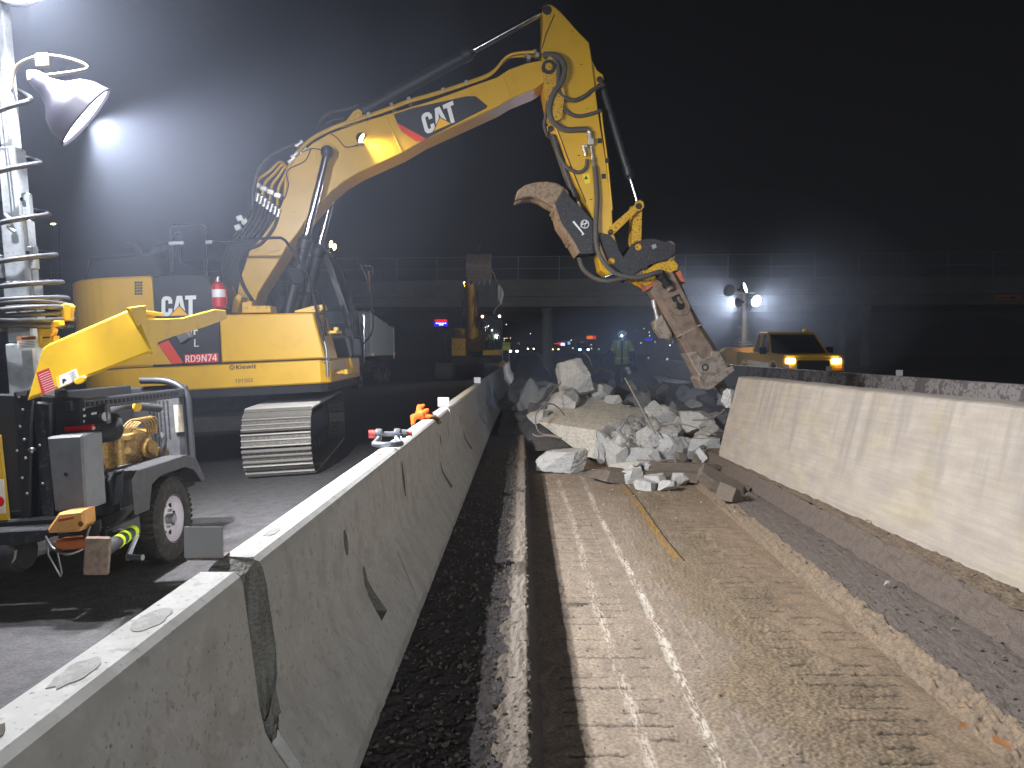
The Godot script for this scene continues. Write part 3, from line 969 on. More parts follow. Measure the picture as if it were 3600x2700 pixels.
func ram(parent: Node, called: String, a: Vector3, b: Vector3, split: float, rb: float, rr: float) -> void:
	# hydraulic cylinder from a to b: barrel, gland and rod with its eye
	var c := grp(called, parent)
	var d := (b - a).normalized()
	var m := a.lerp(b, split)
	var s := g()
	lathe(s, a, d, [[0.0, 0.0], [rb * 0.9, 0.0], [rb, 0.03], [rb, (m - a).length() - 0.16]], 18)
	ball(s, a, Vector3.ONE * rb * 1.02, 12)
	obj("barrel", s, M.black, c)
	var s2 := g()
	lathe(s2, m - d * 0.17, d, [[rb, 0.0], [rb * 1.18, 0.01], [rb * 1.18, 0.13], [rb * 1.05, 0.15], [rb * 0.8, 0.165], [rb * 0.8, 0.2], [rr, 0.2]], 18)
	obj("gland", s2, M.black, c)
	var s3 := g()
	cyl(s3, m, b, rr, rr, 16)
	obj("rod", s3, M.chrome, c)
	var s4 := g()
	ball(s4, b, Vector3.ONE * rb * 1.05, 14)
	obj("rod_end", s4, M.black, c)
func hose(parent: Node, pts: Array, r: float, mat: Material, called := "hose") -> void:
	var p := []
	for q in pts: p.append(ex(q[0], q[1], q[2]))
	var s := g()
	tube(s, bend(p, 6), r, 8)
	obj(called, s, mat, parent)
func fit(parent: Node, u0: float, v0: float, u1: float, v1: float, w: float, r: float, mat: Material = null, called := "hose_fitting") -> void:
	var a := ex(u0, v0, w)
	var b := ex(u1, v1, w)
	var s := g()
	lathe(s, a, b - a, [[0.0, 0.0], [r, 0.0], [r, (b - a).length() * 0.4], [r * 0.75, (b - a).length() * 0.42], [r * 0.75, (b - a).length() * 0.7], [r, (b - a).length() * 0.72], [r, (b - a).length()], [0.0, (b - a).length()]], 8)
	obj(called, s, mat if mat else M.fitting, parent)
func worklight(parent: Node, at: Vector3, aim: Vector3, r: float, energy: float, color: Color, mat: Material, angle := 60.0) -> void:
	var d := aim.normalized()
	var l := grp("work_light", parent)
	var s := g()
	lathe(s, at - d * 0.07, d, [[0.0, 0.0], [r * 0.6, 0.0], [r, 0.04], [r * 1.08, 0.07], [r * 0.98, 0.072], [r * 0.95, 0.06]], 16)
	obj("lamp_housing", s, M.matt_black, l)
	var s2 := g()
	lathe(s2, at - d * 0.012, d, [[r * 0.95, 0.0], [r * 0.6, 0.006], [0.0, 0.008]], 16, true)
	obj("lamp_lens", s2, mat, l)
	if energy > 0.0:
		var sp := SpotLight3D.new()
		sp.name = "beam"
		sp.light_color = color
		sp.light_energy = energy
		sp.light_size = r * 0.8
		sp.spot_angle = angle
		sp.spot_angle_attenuation = 0.9
		sp.spot_range = 60.0
		sp.spot_attenuation = 2.0
		sp.shadow_enabled = true
		l.add_child(sp)
		sp.transform = Transform3D(frame_of(-d), at + d * 0.02)

func track(root: Node3D, T: Transform3D, label: String) -> void:
	var t := grp("track", root, T)
	t.set_meta("label", label)
	var R := 0.40
	var half := 1.82
	# one grouser shoe, shared
	var s := g()
	bx(s, Vector3(0, 0.0, 0), Vector3(0.82, 0.022, 0.172), 0.005)
	s.generate_normals()
	s.set_material(M.shoe)
	var shoe := s.commit()
	s = g()
	for q in [-0.07, 0.0, 0.072]:
		prism(s, PackedVector2Array([Vector2(q - 0.013, 0.008), Vector2(q + 0.013, 0.008), Vector2(q + 0.007, 0.042 if q != 0.0 else 0.03), Vector2(q - 0.007, 0.042 if q != 0.0 else 0.03)]), -0.41, 0.41, 0.0, Transform3D(Basis(Vector3(0, 0, 1), Vector3.UP, Vector3(1, 0, 0)), Vector3.ZERO))
	s.generate_normals()
	s.set_material(M.grouser)
	shoe = s.commit(shoe)
	var per := 4.0 * half + TAU * R
	var n := 52
	for k in n:
		var l := per * k / n
		var p := Vector3.ZERO
		var a := 0.0
		if l < 2.0 * half:
			p = Vector3(0, 2.0 * R, half - l)
		elif l < 2.0 * half + PI * R:
			a = (l - 2.0 * half) / R
			p = Vector3(0, R + R * cos(a), -half - R * sin(a))
		elif l < 4.0 * half + PI * R:
			a = PI
			p = Vector3(0, 0, -half + (l - 2.0 * half - PI * R))
		else:
			a = PI + (l - 4.0 * half - PI * R) / R
			p = Vector3(0, R + R * cos(a), half - R * sin(a))
		var o := MeshInstance3D.new()
		o.name = numbered(t, "track_shoe")
		o.mesh = shoe
		o.transform = Transform3D(Basis(Vector3.RIGHT, -a), p + Vector3(0, 0.045, 0))
		t.add_child(o)
	var f := g()
	prism(f, PackedVector2Array([Vector2(-1.75, 0.26), Vector2(1.75, 0.26), Vector2(1.75, 0.52), Vector2(1.2, 0.66), Vector2(-1.2, 0.66), Vector2(-1.75, 0.52)]), -0.20, 0.20, 0.02, Transform3D(Basis(Vector3(0, 0, 1), Vector3.UP, Vector3(-1, 0, 0)), Vector3.ZERO))
	obj("track_frame", f, M.track_frame, t)
	for z in [-half, half]:
		var w := g()
		for x in [-0.1, 0.1]: lathe(w, Vector3(x - 0.03, R + 0.045, z), Vector3.RIGHT, [[0.0, 0.0], [0.10, 0.0], [0.12, -0.03], [R - 0.09, -0.01], [R - 0.06, 0.0], [R - 0.06, 0.06], [0.1, 0.06], [0.0, 0.06]], 24)
		obj("sprocket" if z < 0 else "idler_wheel", w, M.track_frame, t)
	for k in 8:
		var w := g()
		var z := -1.4 + 0.4 * k
		lathe(w, Vector3(-0.2, 0.17, z), Vector3.RIGHT, [[0.0, 0.0], [0.06, 0.0], [0.09, 0.02], [0.09, 0.12], [0.07, 0.14], [0.07, 0.26], [0.09, 0.28], [0.09, 0.38], [0.06, 0.4], [0.0, 0.4]], 14)
		obj("track_roller", w, M.track_frame, t)

func excavator() -> void:
	var root := thing("excavator", "large yellow excavator with raised boom breaking the barrier with a hammer", "excavator", XF)
	# --- undercarriage, turned a little against the body
	var tb := (XF.basis.inverse() * Basis(Vector3(0.99, 0.045, -0.14).normalized(), Vector3.UP, Vector3(0.14, 0, 0.99)).orthonormalized()).orthonormalized()
	for sd in [1.0, -1.0]:
		var c: Vector3 = XF.affine_inverse() * Vector3(-4.54 + 1.28 * 0.99 * sd, 0, -11.22 - 1.28 * 0.14 * sd)
		c.y = -0.012
		track(root, Transform3D(tb, c), "near track with worn grouser shoes" if sd > 0 else "far track in the dark under the machine")
	var s := g()
	bx(s, Vector3(-0.1, 0.62, 0), Vector3(2.1, 0.30, 1.6), 0.05, tb)
	obj("undercarriage_frame", s, M.track_frame, root)
	s = g()
	lathe(s, Vector3(-0.05, 0.74, 0), Vector3.UP, [[0.0, 0.0], [0.62, 0.0], [0.62, 0.2], [0.66, 0.2], [0.66, 0.37], [0.0, 0.37]], 32)
	obj("slewing_ring", s, M.track_frame, root)
	# --- house: lower beam, side door, dark panel, counterweight, engine hood
	var plan := Transform3D(Basis(Vector3(1, 0, 0), Vector3(0, 0, -1), Vector3(0, 1, 0)), Vector3.ZERO)
	var skirt := PackedVector2Array()
	for k in 25:
		var a := PI * 0.5 + PI * k / 24.0
		skirt.append(Vector2(-0.55 + 1.08 * cos(a), 1.28 * sin(a)))
	var sk2 := skirt.duplicate()
	sk2.append_array(PackedVector2Array([Vector2(1.85, -1.28), Vector2(1.97, -1.18), Vector2(1.97, -0.45), Vector2(1.97, 0.45), Vector2(1.97, 1.18), Vector2(1.85, 1.28)]))
	s = g()
	prism(s, sk2, 1.11, 1.432, 0.02, plan)
	obj("lower_beam", s, M.yellow, root)
	s = g()
	prism(s, inset(sk2, 0.05), 1.0, 1.12, 0.0, plan)
	obj("deck_plate", s, M.matt_black, root)
	var cw := PackedVector2Array()
	for k in 25:
		var a := PI * 0.5 + PI * k / 24.0
		cw.append(Vector2(-0.75 + 0.88 * cos(a), 1.3 * pow(absf(sin(a)), 0.8) * signf(sin(a))))
	cw.append_array(PackedVector2Array([Vector2(-0.22, -1.3), Vector2(-0.22, 1.3)]))
	s = g()
	prism(s, cw, 1.446, 2.615, 0.03, plan)
	obj("counterweight", s, M.yellow, root)
	# dark side panel, door and the front slope
	plate(root, "dark_side_panel", [[538, 970], [721, 963], [758, 1020], [768, 1095], [776.5, 1275], [538, 1285]], 0.42, 1.3, M.black, 0.015)
	plate(root, "side_door", [[770, 1107], [1100, 1099], [1143, 1260], [778, 1275.5]], 0.42, 1.298, M.yellow, 0.02)
	s = g()
	bx(s, Vector3(0.1, 2.0, -0.6), Vector3(1.0, 1.08, 1.3), 0.03)
	obj("valve_housing", s, M.yellow, root)
	s = g()
	bx(s, Vector3(1.85, 1.30, -0.52), Vector3(0.34, 0.26, 0.62), 0.02)
	obj("front_step_box", s, M.yellow, root)
	s = g()
	for z in [0.75, 0.95]: bx(s, Vector3(2.05, 1.24, z), Vector3(0.2, 0.05, 0.05), 0.01)
	bx(s, Vector3(2.13, 1.24, 0.85), Vector3(0.06, 0.07, 0.3), 0.01)
	obj("foot_step", s, M.yellow, root)
	s = g()
	bx(s, Vector3(1.98, 1.78, 0.9), Vector3(0.16, 0.04, 0.4), 0.008)
	bx(s, Vector3(2.02, 1.81, 0.9), Vector3(0.06, 0.08, 0.1), 0.008)
	obj("tread_step", s, M.yellow, root)
	# hood on top, exhaust, vents
	s = g()
	prism(s, PackedVector2Array([Vector2(-1.38, 2.62), Vector2(-1.25, 2.95), Vector2(-0.42, 2.98), Vector2(-0.25, 2.62)]), -1.0, 0.75, 0.04)
	obj("engine_hood", s, M.black, root)
	s = g()
	tube(s, bend([Vector3(-0.86, 2.9, 0.1), Vector3(-0.86, 3.1, 0.1), Vector3(-0.93, 3.2, 0.1), Vector3(-1.06, 3.21, 0.1)], 5), 0.055, 12)
	obj("exhaust_pipe", s, M.matt_black, root)
	for i in 3:
		for j in 5:
			plate(root, "vent_slot", [[473 + i * 9.6, 990 + j * 9.8], [480.5 + i * 9.6, 989.5 + j * 9.8], [481 + i * 9.6, 997 + j * 9.8], [473.5 + i * 9.6, 997.5 + j * 9.8]], 1.295, 1.303, M.interior, 0.0)
	plate(root, "panel_seam", [[537, 1285], [1145, 1259.5], [1145, 1262.5], [537, 1288.5]], 1.28, 1.2995, M.interior, 0.0)
	# --- markings on the side
	plate(root, "red_stripe", [[556, 1212], [592, 1196], [644, 1276], [606, 1279]], 1.301, 1.304, M.decal_red, 0.0)
	plate(root, "yellow_corner", [[541, 1206], [557, 1214], [604, 1279.5], [543, 1282]], 1.301, 1.3035, M.yellow, 0.0)
	logo(root, plane_frame(XF, [568, 1112], [690, 1108], [568, 1042], 1.302, 2.0, 1.0), 1.302)
	words(root, "325F", plane_frame(XF, [618, 1181], [696, 1177], [617, 1148], 1.302, 1.0, 1.0), M.decal_white, "lettering", true)
	words(root, "L", plane_frame(XF, [683, 1219], [699, 1218], [683, 1192], 1.302, 1.0, 1.0), M.decal_white)
	plate(root, "number_tag", [[649, 1247], [766, 1241], [768, 1272.5], [650, 1278]], 1.301, 1.305, M.tag_red, 0.0)
	words(root, "RD9N74", plane_frame(XF, [653, 1274], [763, 1268.5], [652.5, 1250], 1.306, 1.0, 1.0), M.decal_white)
	words(root, "Kiewit", plane_frame(XF, [830, 1299], [901, 1295], [830, 1283], 1.281, 1.0, 1.0), M.decal_black, "lettering", true)
	s = g()
	var kp := ex(816, 1292, 1.281)
	lathe(s, kp, Vector3(0, 0, 1), [[0.026, 0.0], [0.034, 0.0], [0.034, 0.003], [0.026, 0.003]], 20)
	lathe(s, kp, Vector3(0, 0, 1), [[0.012, 0.003], [0.018, 0.003], [0.018, 0.0]], 20)
	obj("round_emblem", s, M.decal_black, root)
	words(root, "191563", plane_frame(XF, [827, 1347], [889, 1343], [827, 1333], 1.281, 1.0, 1.0), M.decal_black)
	# --- boom
	var bm := grp("boom", root)
	var outline := [[838, 1085], [836, 1020], [847, 970], [870, 903], [876, 883], [919, 836], [955, 785], [981, 739], [1006, 673], [1014, 601], [1037, 556], [1098, 503], [1160, 468], [1262, 432], [1349, 405], [1518, 353], [1749, 270], [1790, 243], [1849, 222], [1899, 212], [1925, 206], [1945, 212], [1955, 231], [1946, 257], [1912, 289], [1881, 312], [1797, 346], [1749, 375], [1493, 491], [1411, 539], [1262, 606], [1201, 642], [1160, 678], [1129, 711], [1078, 770], [1052, 811], [1004, 873], [987, 905], [907, 1031], [892, 1085]]
	s = g()
	prism(s, pp(XF, outline, 0.26), -0.26, 0.26, 0.012)
	obj("boom_box", s, M.yellow, bm)
	for q in [[[1352, 404], [1356, 403], [1416, 535], [1411, 538]], [[1766, 264], [1770, 262], [1799, 344], [1795, 346]], [[870, 905], [985, 873], [988, 878], [868, 911]]]:
		plate(bm, "weld_seam", q, 0.255, 0.267, M.yellow, 0.002, 0.26)
	var rp := ex(1150, 545, 0.26)
	s = g()
	lathe(s, Vector3(rp.x, rp.y, 0.255), Vector3(0, 0, 1), [[0.165, 0.0], [0.165, 0.008], [0.155, 0.012], [0.145, 0.008], [0.0, 0.008]], 32)
	obj("pin_boss", s, M.yellow, bm)
	var dk := [[1384, 402], [1450, 380], [1640, 338], [1672, 338], [1714, 372], [1710, 380], [1492, 491], [1478, 496], [1462, 496], [1395, 430]]
	plate(bm, "dark_decal", dk, 0.261, 0.264, M.decal_black, 0.0)
	plate(bm, "red_decal", [[1393, 430], [1497, 487], [1480, 497], [1462, 497], [1412, 462]], 0.2645, 0.2665, M.decal_red, 0.0)
	logo(bm, plane_frame(XF, [1497, 474], [1611, 424], [1478, 404], 0.265, 2.0, 1.0), 0.2665)
	for q in [[1030, 744], [1560, 420], [1300, 470]]:
		var p := ex(q[0], q[1], 0.26)
		var sc := g()
		prism(sc, PackedVector2Array([Vector2(p.x, p.y), Vector2(p.x + 0.03, p.y - 0.006), Vector2(p.x + 0.04, p.y - 0.012), Vector2(p.x + 0.004, p.y - 0.008)]), 0.261, 0.2625)
		obj("scuff", sc, M.track_frame, bm)
	# boom lamp with its cable
	var lp := ex(1272, 486, 0.34)
	s = g()
	bx(s, lp + Vector3(-0.02, -0.075, -0.04), Vector3(0.09, 0.03, 0.14), 0.006)
	obj("lamp_bracket", s, M.steel, bm)
	worklight(bm, lp, Vector3(0.80, -0.55, 0.16), 0.075, 3.0, Color(1.0, 0.90, 0.74), M.lamp_warm, 50.0)
	hose(bm, [[1163, 470, 0.27], [1185, 485, 0.275], [1208, 512, 0.275], [1225, 517, 0.275], [1258, 510, 0.30]], 0.007, M.hose, "lamp_cable")
	hose(bm, [[1060, 535, 0.28], [1098, 522, 0.285], [1130, 527, 0.30]], 0.007, M.hose, "lamp_cable")
	hose(bm, [[1093, 520, 0.27], [1072, 565, 0.275], [1010, 600, 0.275], [1014, 650, 0.275], [1000, 700, 0.275]], 0.007, M.hose, "lamp_cable")
	# brackets for the arm cylinder on top
	for w in [-0.16, 0.12]:
		plate(bm, "cylinder_bracket", [[1198, 455], [1245, 395], [1262, 386], [1274, 396], [1276, 412], [1270, 428], [1262, 436]], w, w + 0.04, M.yellow, 0.006, 0.1)
	pin(bm, 1256, 404, -0.18, 0.175, 0.05, M.yellow)
	pin(bm, 1930, 233, -0.33, 0.335, 0.10, M.black_worn)
	pin(bm, 1930, 233, 0.3, 0.345, 0.055, M.yellow_worn)
	# steel pipes along the top of the boom
	for q in [[0.20, 0.0, 0.022], [0.10, 5.0, 0.022], [0.02, 2.0, 0.018], [-0.1, 4.0, 0.018]]:
		var w: float = q[0]
		var e: float = q[1]
		hose(bm, [[1000, 690 - e, w + 0.04], [1013, 598 - e, w + 0.04], [1048, 535 - e, w + 0.03], [1100, 489 - e, w], [1165, 455 - e, w], [1262, 420 - e, w], [1345, 393 - e, w], [1440, 358 - e, w], [1518, 336 - e, w], [1640, 296 - e, w], [1725, 262 - e, w], [1775, 206 + e, w], [1812, 188 + e * 2, w + 0.05], [1880, 182 + e * 3, w + 0.06]], q[2], M.yellow, "steel_pipe")
	for q in [[1440, 352], [1380, 372], [1560, 320], [1640, 294], [1300, 405]]:
		var p := ex(q[0], q[1], 0.1)
		s = g()
		bx(s, Vector3(p.x, p.y - 0.02, 0.06), Vector3(0.05, 0.05, 0.36), 0.005, Basis(Vector3(0, 0, 1), 0.33))
		obj("pipe_clamp", s, M.fitting, bm)
	for q in [[1850, 192, 0.16, 0.07], [1880, 184, 0.12, 0.05], [1858, 205, 0.22, 0.06], [1888, 196, 0.24, 0.06]]:
		var p := ex(q[0], q[1], q[2])
		s = g()
		bx(s, p, Vector3(q[3], q[3], 0.12), 0.008)
		obj("pipe_clamp", s, M.fitting, bm)
	for q in [[1052, 505, 0.2], [1036, 545, 0.24], [1068, 530, 0.22], [1026, 562, 0.25]]:
		fit(bm, q[0] - 12, q[1] + 10, q[0] + 12, q[1] - 9, q[2], 0.032)
	# lower hoses feeding the boom from the house
	for k in 8:
		var dx := k * 13.0
		var w := -0.16 + 0.06 * k
		hose(bm, [[890 + dx * 0.95, 700 + k * 9, w], [868 + dx, 765 + k * 6, w], [825 + dx, 830 + k * 4, w], [795 + dx * 0.75, 880, w], [780 + dx * 0.62, 930, w], [788 + dx * 0.75, 985 + k * 3, w + 0.02], [820 + dx * 0.85, 1035 + k * 5, w + 0.04], [868 + dx * 0.5, 1085 + k, w + 0.08]], 0.027, M.hose)
		fit(bm, 890 + dx * 0.95, 700 + k * 9, 897 + dx * 0.95, 672 + k * 9, w, 0.034)
	for k in 4:
		hose(bm, [[897 + k * 26, 668 + k * 18, -0.13 + 0.1 * k], [905 + k * 24, 640 + k * 14, -0.13 + 0.1 * k], [916 + k * 22, 625 + k * 10, -0.1 + 0.1 * k], [950 + k * 16, 600 + k * 8, -0.05 + 0.08 * k], [985 + k * 9, 570 + k * 8, 0.02 + 0.06 * k], [1006 + k * 3, 585 + k * 4, 0.1 + 0.04 * k]], 0.022, M.yellow, "steel_pipe")
		s = g()
		bx(s, ex(905 + k * 24, 652 + k * 12, -0.1 + 0.1 * k), Vector3(0.10, 0.07, 0.07), 0.008, Basis(Vector3(0, 0, 1), -0.3))
		obj("pipe_clamp", s, M.fitting, bm)
	hose(bm, [[885, 740, -0.05], [888, 690, -0.05], [897, 640, -0.05], [912, 590, -0.02], [950, 550, 0.0], [1000, 522, 0.1], [1045, 505, 0.2]], 0.03, M.hose)
	hose(bm, [[1115, 455, -0.05], [1130, 420, -0.05], [1160, 398, 0.0], [1215, 385, 0.02], [1255, 372, 0.02], [1262, 380, 0.02]], 0.03, M.hose)
	hose(bm, [[1145, 440, -0.12], [1165, 425, -0.12], [1215, 415, -0.1]], 0.022, M.hose)
	for q in [[845, 768], [862, 780], [838, 800]]:
		var p := ex(q[0], q[1], -0.15)
		s = g()
		bx(s, p, Vector3(0.10, 0.09, 0.08), 0.012, Basis(Vector3(0, 0, 1), 0.3))
		obj("hose_block", s, M.fitting, bm)
	# --- arm
	var am := grp("arm", root)
	s = g()
	var arm_o := [[1906, 34], [1912, 21], [1924, 15], [1938, 16], [1953, 25], [1973, 43], [2025, 102], [2071, 149], [2078, 190], [2082, 217], [2098, 353], [2109, 434], [2134, 588], [2152, 741], [2156, 816], [2178, 880], [2176, 930], [2160, 960], [2135, 968], [2112, 950], [2102, 900], [2097, 789], [2062, 718], [2025, 650], [1994, 570], [1971, 500], [1953, 450], [1926, 385], [1912, 325], [1904, 260], [1902, 176], [1908, 90]]
	prism(s, pp(XF, arm_o, 0.2), -0.2, 0.2, 0.012)
	obj("arm_box", s, M.yellow, am)
	plate(am, "weld_seam", [[1948, 50], [1951, 52], [1922, 120], [1906, 172], [1903, 172], [1919, 118]], 0.195, 0.207, M.track_frame, 0.002, 0.2)
	plate(am, "weld_seam", [[1953, 440], [1956, 440], [2000, 560], [2040, 660], [2062, 710], [2058, 710], [2036, 660], [1996, 560]], 0.195, 0.206, M.track_frame, 0.002, 0.2)
	# boom fork cheeks at the elbow and the cylinder ears
	for w in [-0.315, 0.27]:
		plate(am, "elbow_cheek", [[1910, 225], [1930, 200], [1958, 215], [1966, 250], [1985, 330], [1975, 420], [1950, 430], [1925, 370], [1912, 300]], w, w + 0.03 if w > 0 else w + 0.11, M.yellow_worn, 0.004, 0.26)
	for w in [-0.15, 0.11]:
		plate(am, "cylinder_ear", [[2080, 215], [2098, 250], [2118, 265], [2122, 280], [2115, 292], [2100, 296], [2092, 330]], w, w + 0.04, M.yellow, 0.005, 0.12)
		plate(am, "thumb_ear", [[1960, 420], [1935, 428], [1922, 448], [1925, 462], [1940, 470], [1975, 480]], w, w + 0.04, M.yellow, 0.005, 0.12)
	pin(am, 1924, 34, -0.22, 0.225, 0.065, M.black_worn)
	pin(am, 2109, 278, -0.17, 0.17, 0.045, M.black_worn)
	pin(am, 1936, 452, -0.17, 0.17, 0.045, M.black_worn)
	plate(am, "warning_label", [[2048, 612], [2072, 610], [2076, 642], [2058, 646]], 0.201, 0.203, plain(c8(236, 214, 40), 0.5), 0.0)
	plate(am, "warning_mark", [[2060, 616], [2068, 630], [2053, 631]], 0.2032, 0.2044, M.decal_black, 0.0)
	for q in [[2010, 110, 0.02], [2040, 225, 0.025], [2070, 395, 0.03], [2060, 380, 0.02], [2030, 545, 0.03], [2090, 585, 0.02], [1960, 240, 0.02], [2072, 700, 0.03]]:
		var p := ex(q[0], q[1], 0.2)
		s = g()
		prism(s, PackedVector2Array([Vector2(p.x, p.y), Vector2(p.x + q[2] * 1.6, p.y - 0.004), Vector2(p.x + q[2] * 1.2, p.y - q[2] * 0.5), Vector2(p.x + 0.006, p.y - q[2] * 0.4)]), 0.201, 0.2022)
		obj("scuff", s, M.track_frame, am)
	# hoses hanging over the elbow and down the arm
	hose(am, [[1912, 192, 0.24], [1950, 194, 0.30], [1975, 212, 0.33], [1985, 245, 0.34], [1975, 285, 0.33], [1945, 330, 0.32], [1932, 380, 0.30], [1942, 425, 0.28], [1985, 455, 0.26], [2040, 455, 0.25], [2068, 455, 0.25]], 0.042, M.hose_dusty)
	hose(am, [[1915, 200, 0.2], [1948, 205, 0.27], [1963, 240, 0.3], [1962, 300, 0.3], [1975, 335, 0.28], [2015, 353, 0.26], [2060, 335, 0.24], [2085, 315, 0.2], [2122, 298, 0.12]], 0.030, M.hose_dusty)
	hose(am, [[1925, 205, 0.14], [1950, 215, 0.24], [1958, 290, 0.28], [1965, 345, 0.26], [1990, 390, 0.25], [2030, 408, 0.24], [2080, 400, 0.23], [2113, 388, 0.21]], 0.026, M.hose_dusty)
	hose(am, [[1930, 330, 0.22], [1920, 400, 0.2], [1913, 440, 0.16], [1922, 470, 0.1]], 0.024, M.hose_dusty)
	hose(am, [[1952, 500, 0.12], [1965, 545, 0.2], [1990, 585, 0.24], [2030, 606, 0.24], [2058, 592, 0.24], [2064, 560, 0.24]], 0.026, M.hose_dusty)
	fit(am, 2062, 452, 2076, 470, 0.25, 0.038)
	fit(am, 2074, 468, 2075, 490, 0.25, 0.045)
	fit(am, 2050, 512, 2060, 548, 0.25, 0.032)
	fit(am, 2078, 515, 2084, 560, 0.25, 0.024)
	s = g()
	bx(s, ex(2077, 500, 0.25), Vector3(0.09, 0.10, 0.08), 0.01)
	bx(s, ex(2056, 515, 0.25), Vector3(0.08, 0.05, 0.06), 0.01)
	obj("hose_valve", s, M.fitting, am)
	fit(am, 2085, 555, 2090, 590, 0.25, 0.028, M.rebar)
	hose(am, [[2090, 585, 0.25], [2096, 640, 0.26], [2099, 700, 0.27], [2096, 760, 0.28], [2095, 820, 0.30], [2102, 880, 0.36], [2125, 925, 0.40], [2160, 958, 0.42], [2200, 972, 0.42], [2250, 975, 0.40], [2295, 962, 0.36], [2325, 955, 0.30]], 0.036, M.hose_dusty)
	hose(am, [[2036, 905, -0.1], [2050, 945, -0.1], [2085, 975, -0.08], [2130, 988, -0.05], [2180, 980, 0.0], [2230, 975, 0.0]], 0.034, M.hose_dusty)
	hose(am, [[2113, 390, 0.19], [2118, 440, 0.19], [2134, 560, 0.19], [2146, 680, 0.19], [2152, 740, 0.19]], 0.016, M.yellow, "steel_pipe")
	for q in [[2108, 495], [2122, 620], [2135, 565]]:
		s = g()
		bx(s, ex(q[0], q[1], 0.2), Vector3(0.06, 0.07, 0.03), 0.006)
		obj("pipe_bracket", s, M.black, am)
	# --- cylinders
	ram(root, "arm_cylinder", ex(1256, 404, 0.0), ex(1924, 34, 0.0), 0.60, 0.092, 0.05)
	ram(root, "bucket_cylinder", ex(2109, 280, 0.0), ex(2246, 724, 0.0), 0.775, 0.066, 0.042)
	ram(root, "thumb_cylinder", ex(1936, 452, 0.0), ex(2060, 800, 0.0), 0.72, 0.068, 0.045)
	ram(root, "boom_cylinder", ex(1010, 1110, 0.44), ex(1150, 534, 0.44), 0.48, 0.088, 0.055)
	ram(root, "boom_cylinder", ex(1010, 1110, 0.44) - Vector3(0, 0, 0.88), ex(1150, 534, 0.44) - Vector3(0, 0, 0.88), 0.48, 0.088, 0.055)
	# --- linkage, coupler, thumb
	var lk := grp("bucket_linkage", root)
	for w in [-0.23, 0.20]:
		plate(lk, "side_link", [[2135, 812], [2140, 800], [2228, 724], [2234, 708], [2250, 703], [2262, 712], [2263, 730], [2252, 742], [2240, 744], [2160, 822], [2148, 826]], w, w + 0.035, M.yellow_worn, 0.006, 0.2)
	for w in [-0.15, 0.08]:
		plate(lk, "power_link", [[2226, 730], [2246, 718], [2256, 735], [2253, 845], [2245, 870], [2225, 872], [2218, 850]], w, w + 0.07, M.yellow_worn, 0.006, 0.1)
	pin(lk, 2246, 724, -0.25, 0.255, 0.045, M.black_worn)
	pin(lk, 2148, 815, -0.25, 0.245, 0.04, M.black_worn)
	var cp := grp("quick_coupler", root)
	for w in [-0.26, 0.20]:
		plate(cp, "coupler_cheek", [[2188, 960], [2150, 945], [2130, 900], [2105, 830], [2112, 818], [2140, 824], [2165, 850], [2180, 885], [2192, 902], [2212, 872], [2225, 856], [2262, 842], [2295, 837], [2335, 848], [2376, 862], [2377, 890], [2340, 915], [2300, 925], [2250, 950], [2210, 985]], w, w + 0.06, M.black_worn, 0.008, 0.26)
	plate(cp, "coupler_hook", [[2330, 862], [2345, 848], [2362, 846], [2378, 860], [2378, 890], [2372, 915], [2352, 900], [2335, 880]], -0.2, 0.2, M.hammer, 0.01)
	plate(cp, "coupler_body", [[2170, 925], [2220, 880], [2300, 850], [2350, 860], [2350, 885], [2240, 940], [2200, 975]], -0.2, 0.2, M.black_worn, 0.01)
	for q in [[2246, 868], [2151, 918]]:
		pin(cp, q[0], q[1], -0.27, 0.275, 0.05, M.yellow_worn)
	plate(cp, "label_frame", [[2290, 862], [2304, 857], [2309, 870], [2294, 876]], 0.2605, 0.262, M.steel, 0.0, 0.26)
	var th := grp("thumb_grapple", root)
	for w in [-0.21, 0.17]:
		plate(th, "thumb_cheek", [[1950, 686], [1983, 662], [2010, 700], [2043, 729], [2076, 767], [2098, 795], [2110, 830], [2108, 880], [2100, 890], [2034, 895], [2008, 850], [1967, 790], [1946, 728]], w, w + 0.04, M.black_worn, 0.006, 0.2)
	plate(th, "thumb_face", [[1944, 722], [1952, 718], [1975, 785], [2016, 843], [2040, 888], [2030, 896], [2004, 851], [1962, 792]], -0.28, 0.23, M.thumb_dust, 0.006, 0.2)
	for k in 9:
		var a := Vector2(1948, 735).lerp(Vector2(2004, 848), k / 8.0)
		plate(th, "grip_tooth", [[a.x - 8, a.y + 2], [a.x + 2, a.y - 3], [a.x + 8, a.y + 8], [a.x, a.y + 10]], -0.26, 0.21, M.thumb_dust, 0.002, 0.2)
	for w in [[0.06, 0.0, 0.0], [-0.26, 0.0, 0.0]]:
		plate(th, "thumb_tine", [[1814, 686], [1822, 668], [1848, 650], [1888, 640], [1925, 638], [1960, 645], [1986, 662], [1970, 690], [1948, 728], [1925, 716], [1900, 700], [1870, 690], [1840, 694], [1818, 701], [1810, 706]], w[0], w[0] + 0.16, M.thumb_dust, 0.02, 0.2)
	plate(th, "thumb_plate", [[1945, 690], [1990, 664], [2000, 680], [1955, 730]], -0.2, 0.2, M.thumb_dust, 0.006)
	pin(th, 2088, 868, -0.22, 0.212, 0.028, M.matt_black)
	s = g()
	var em := ex(2056, 788, 0.211)
	lathe(s, em, Vector3(0, 0, 1), [[0.052, 0.0], [0.062, 0.0], [0.062, 0.002], [0.052, 0.002]], 24)
	obj("round_emblem", s, M.decal_white, th)
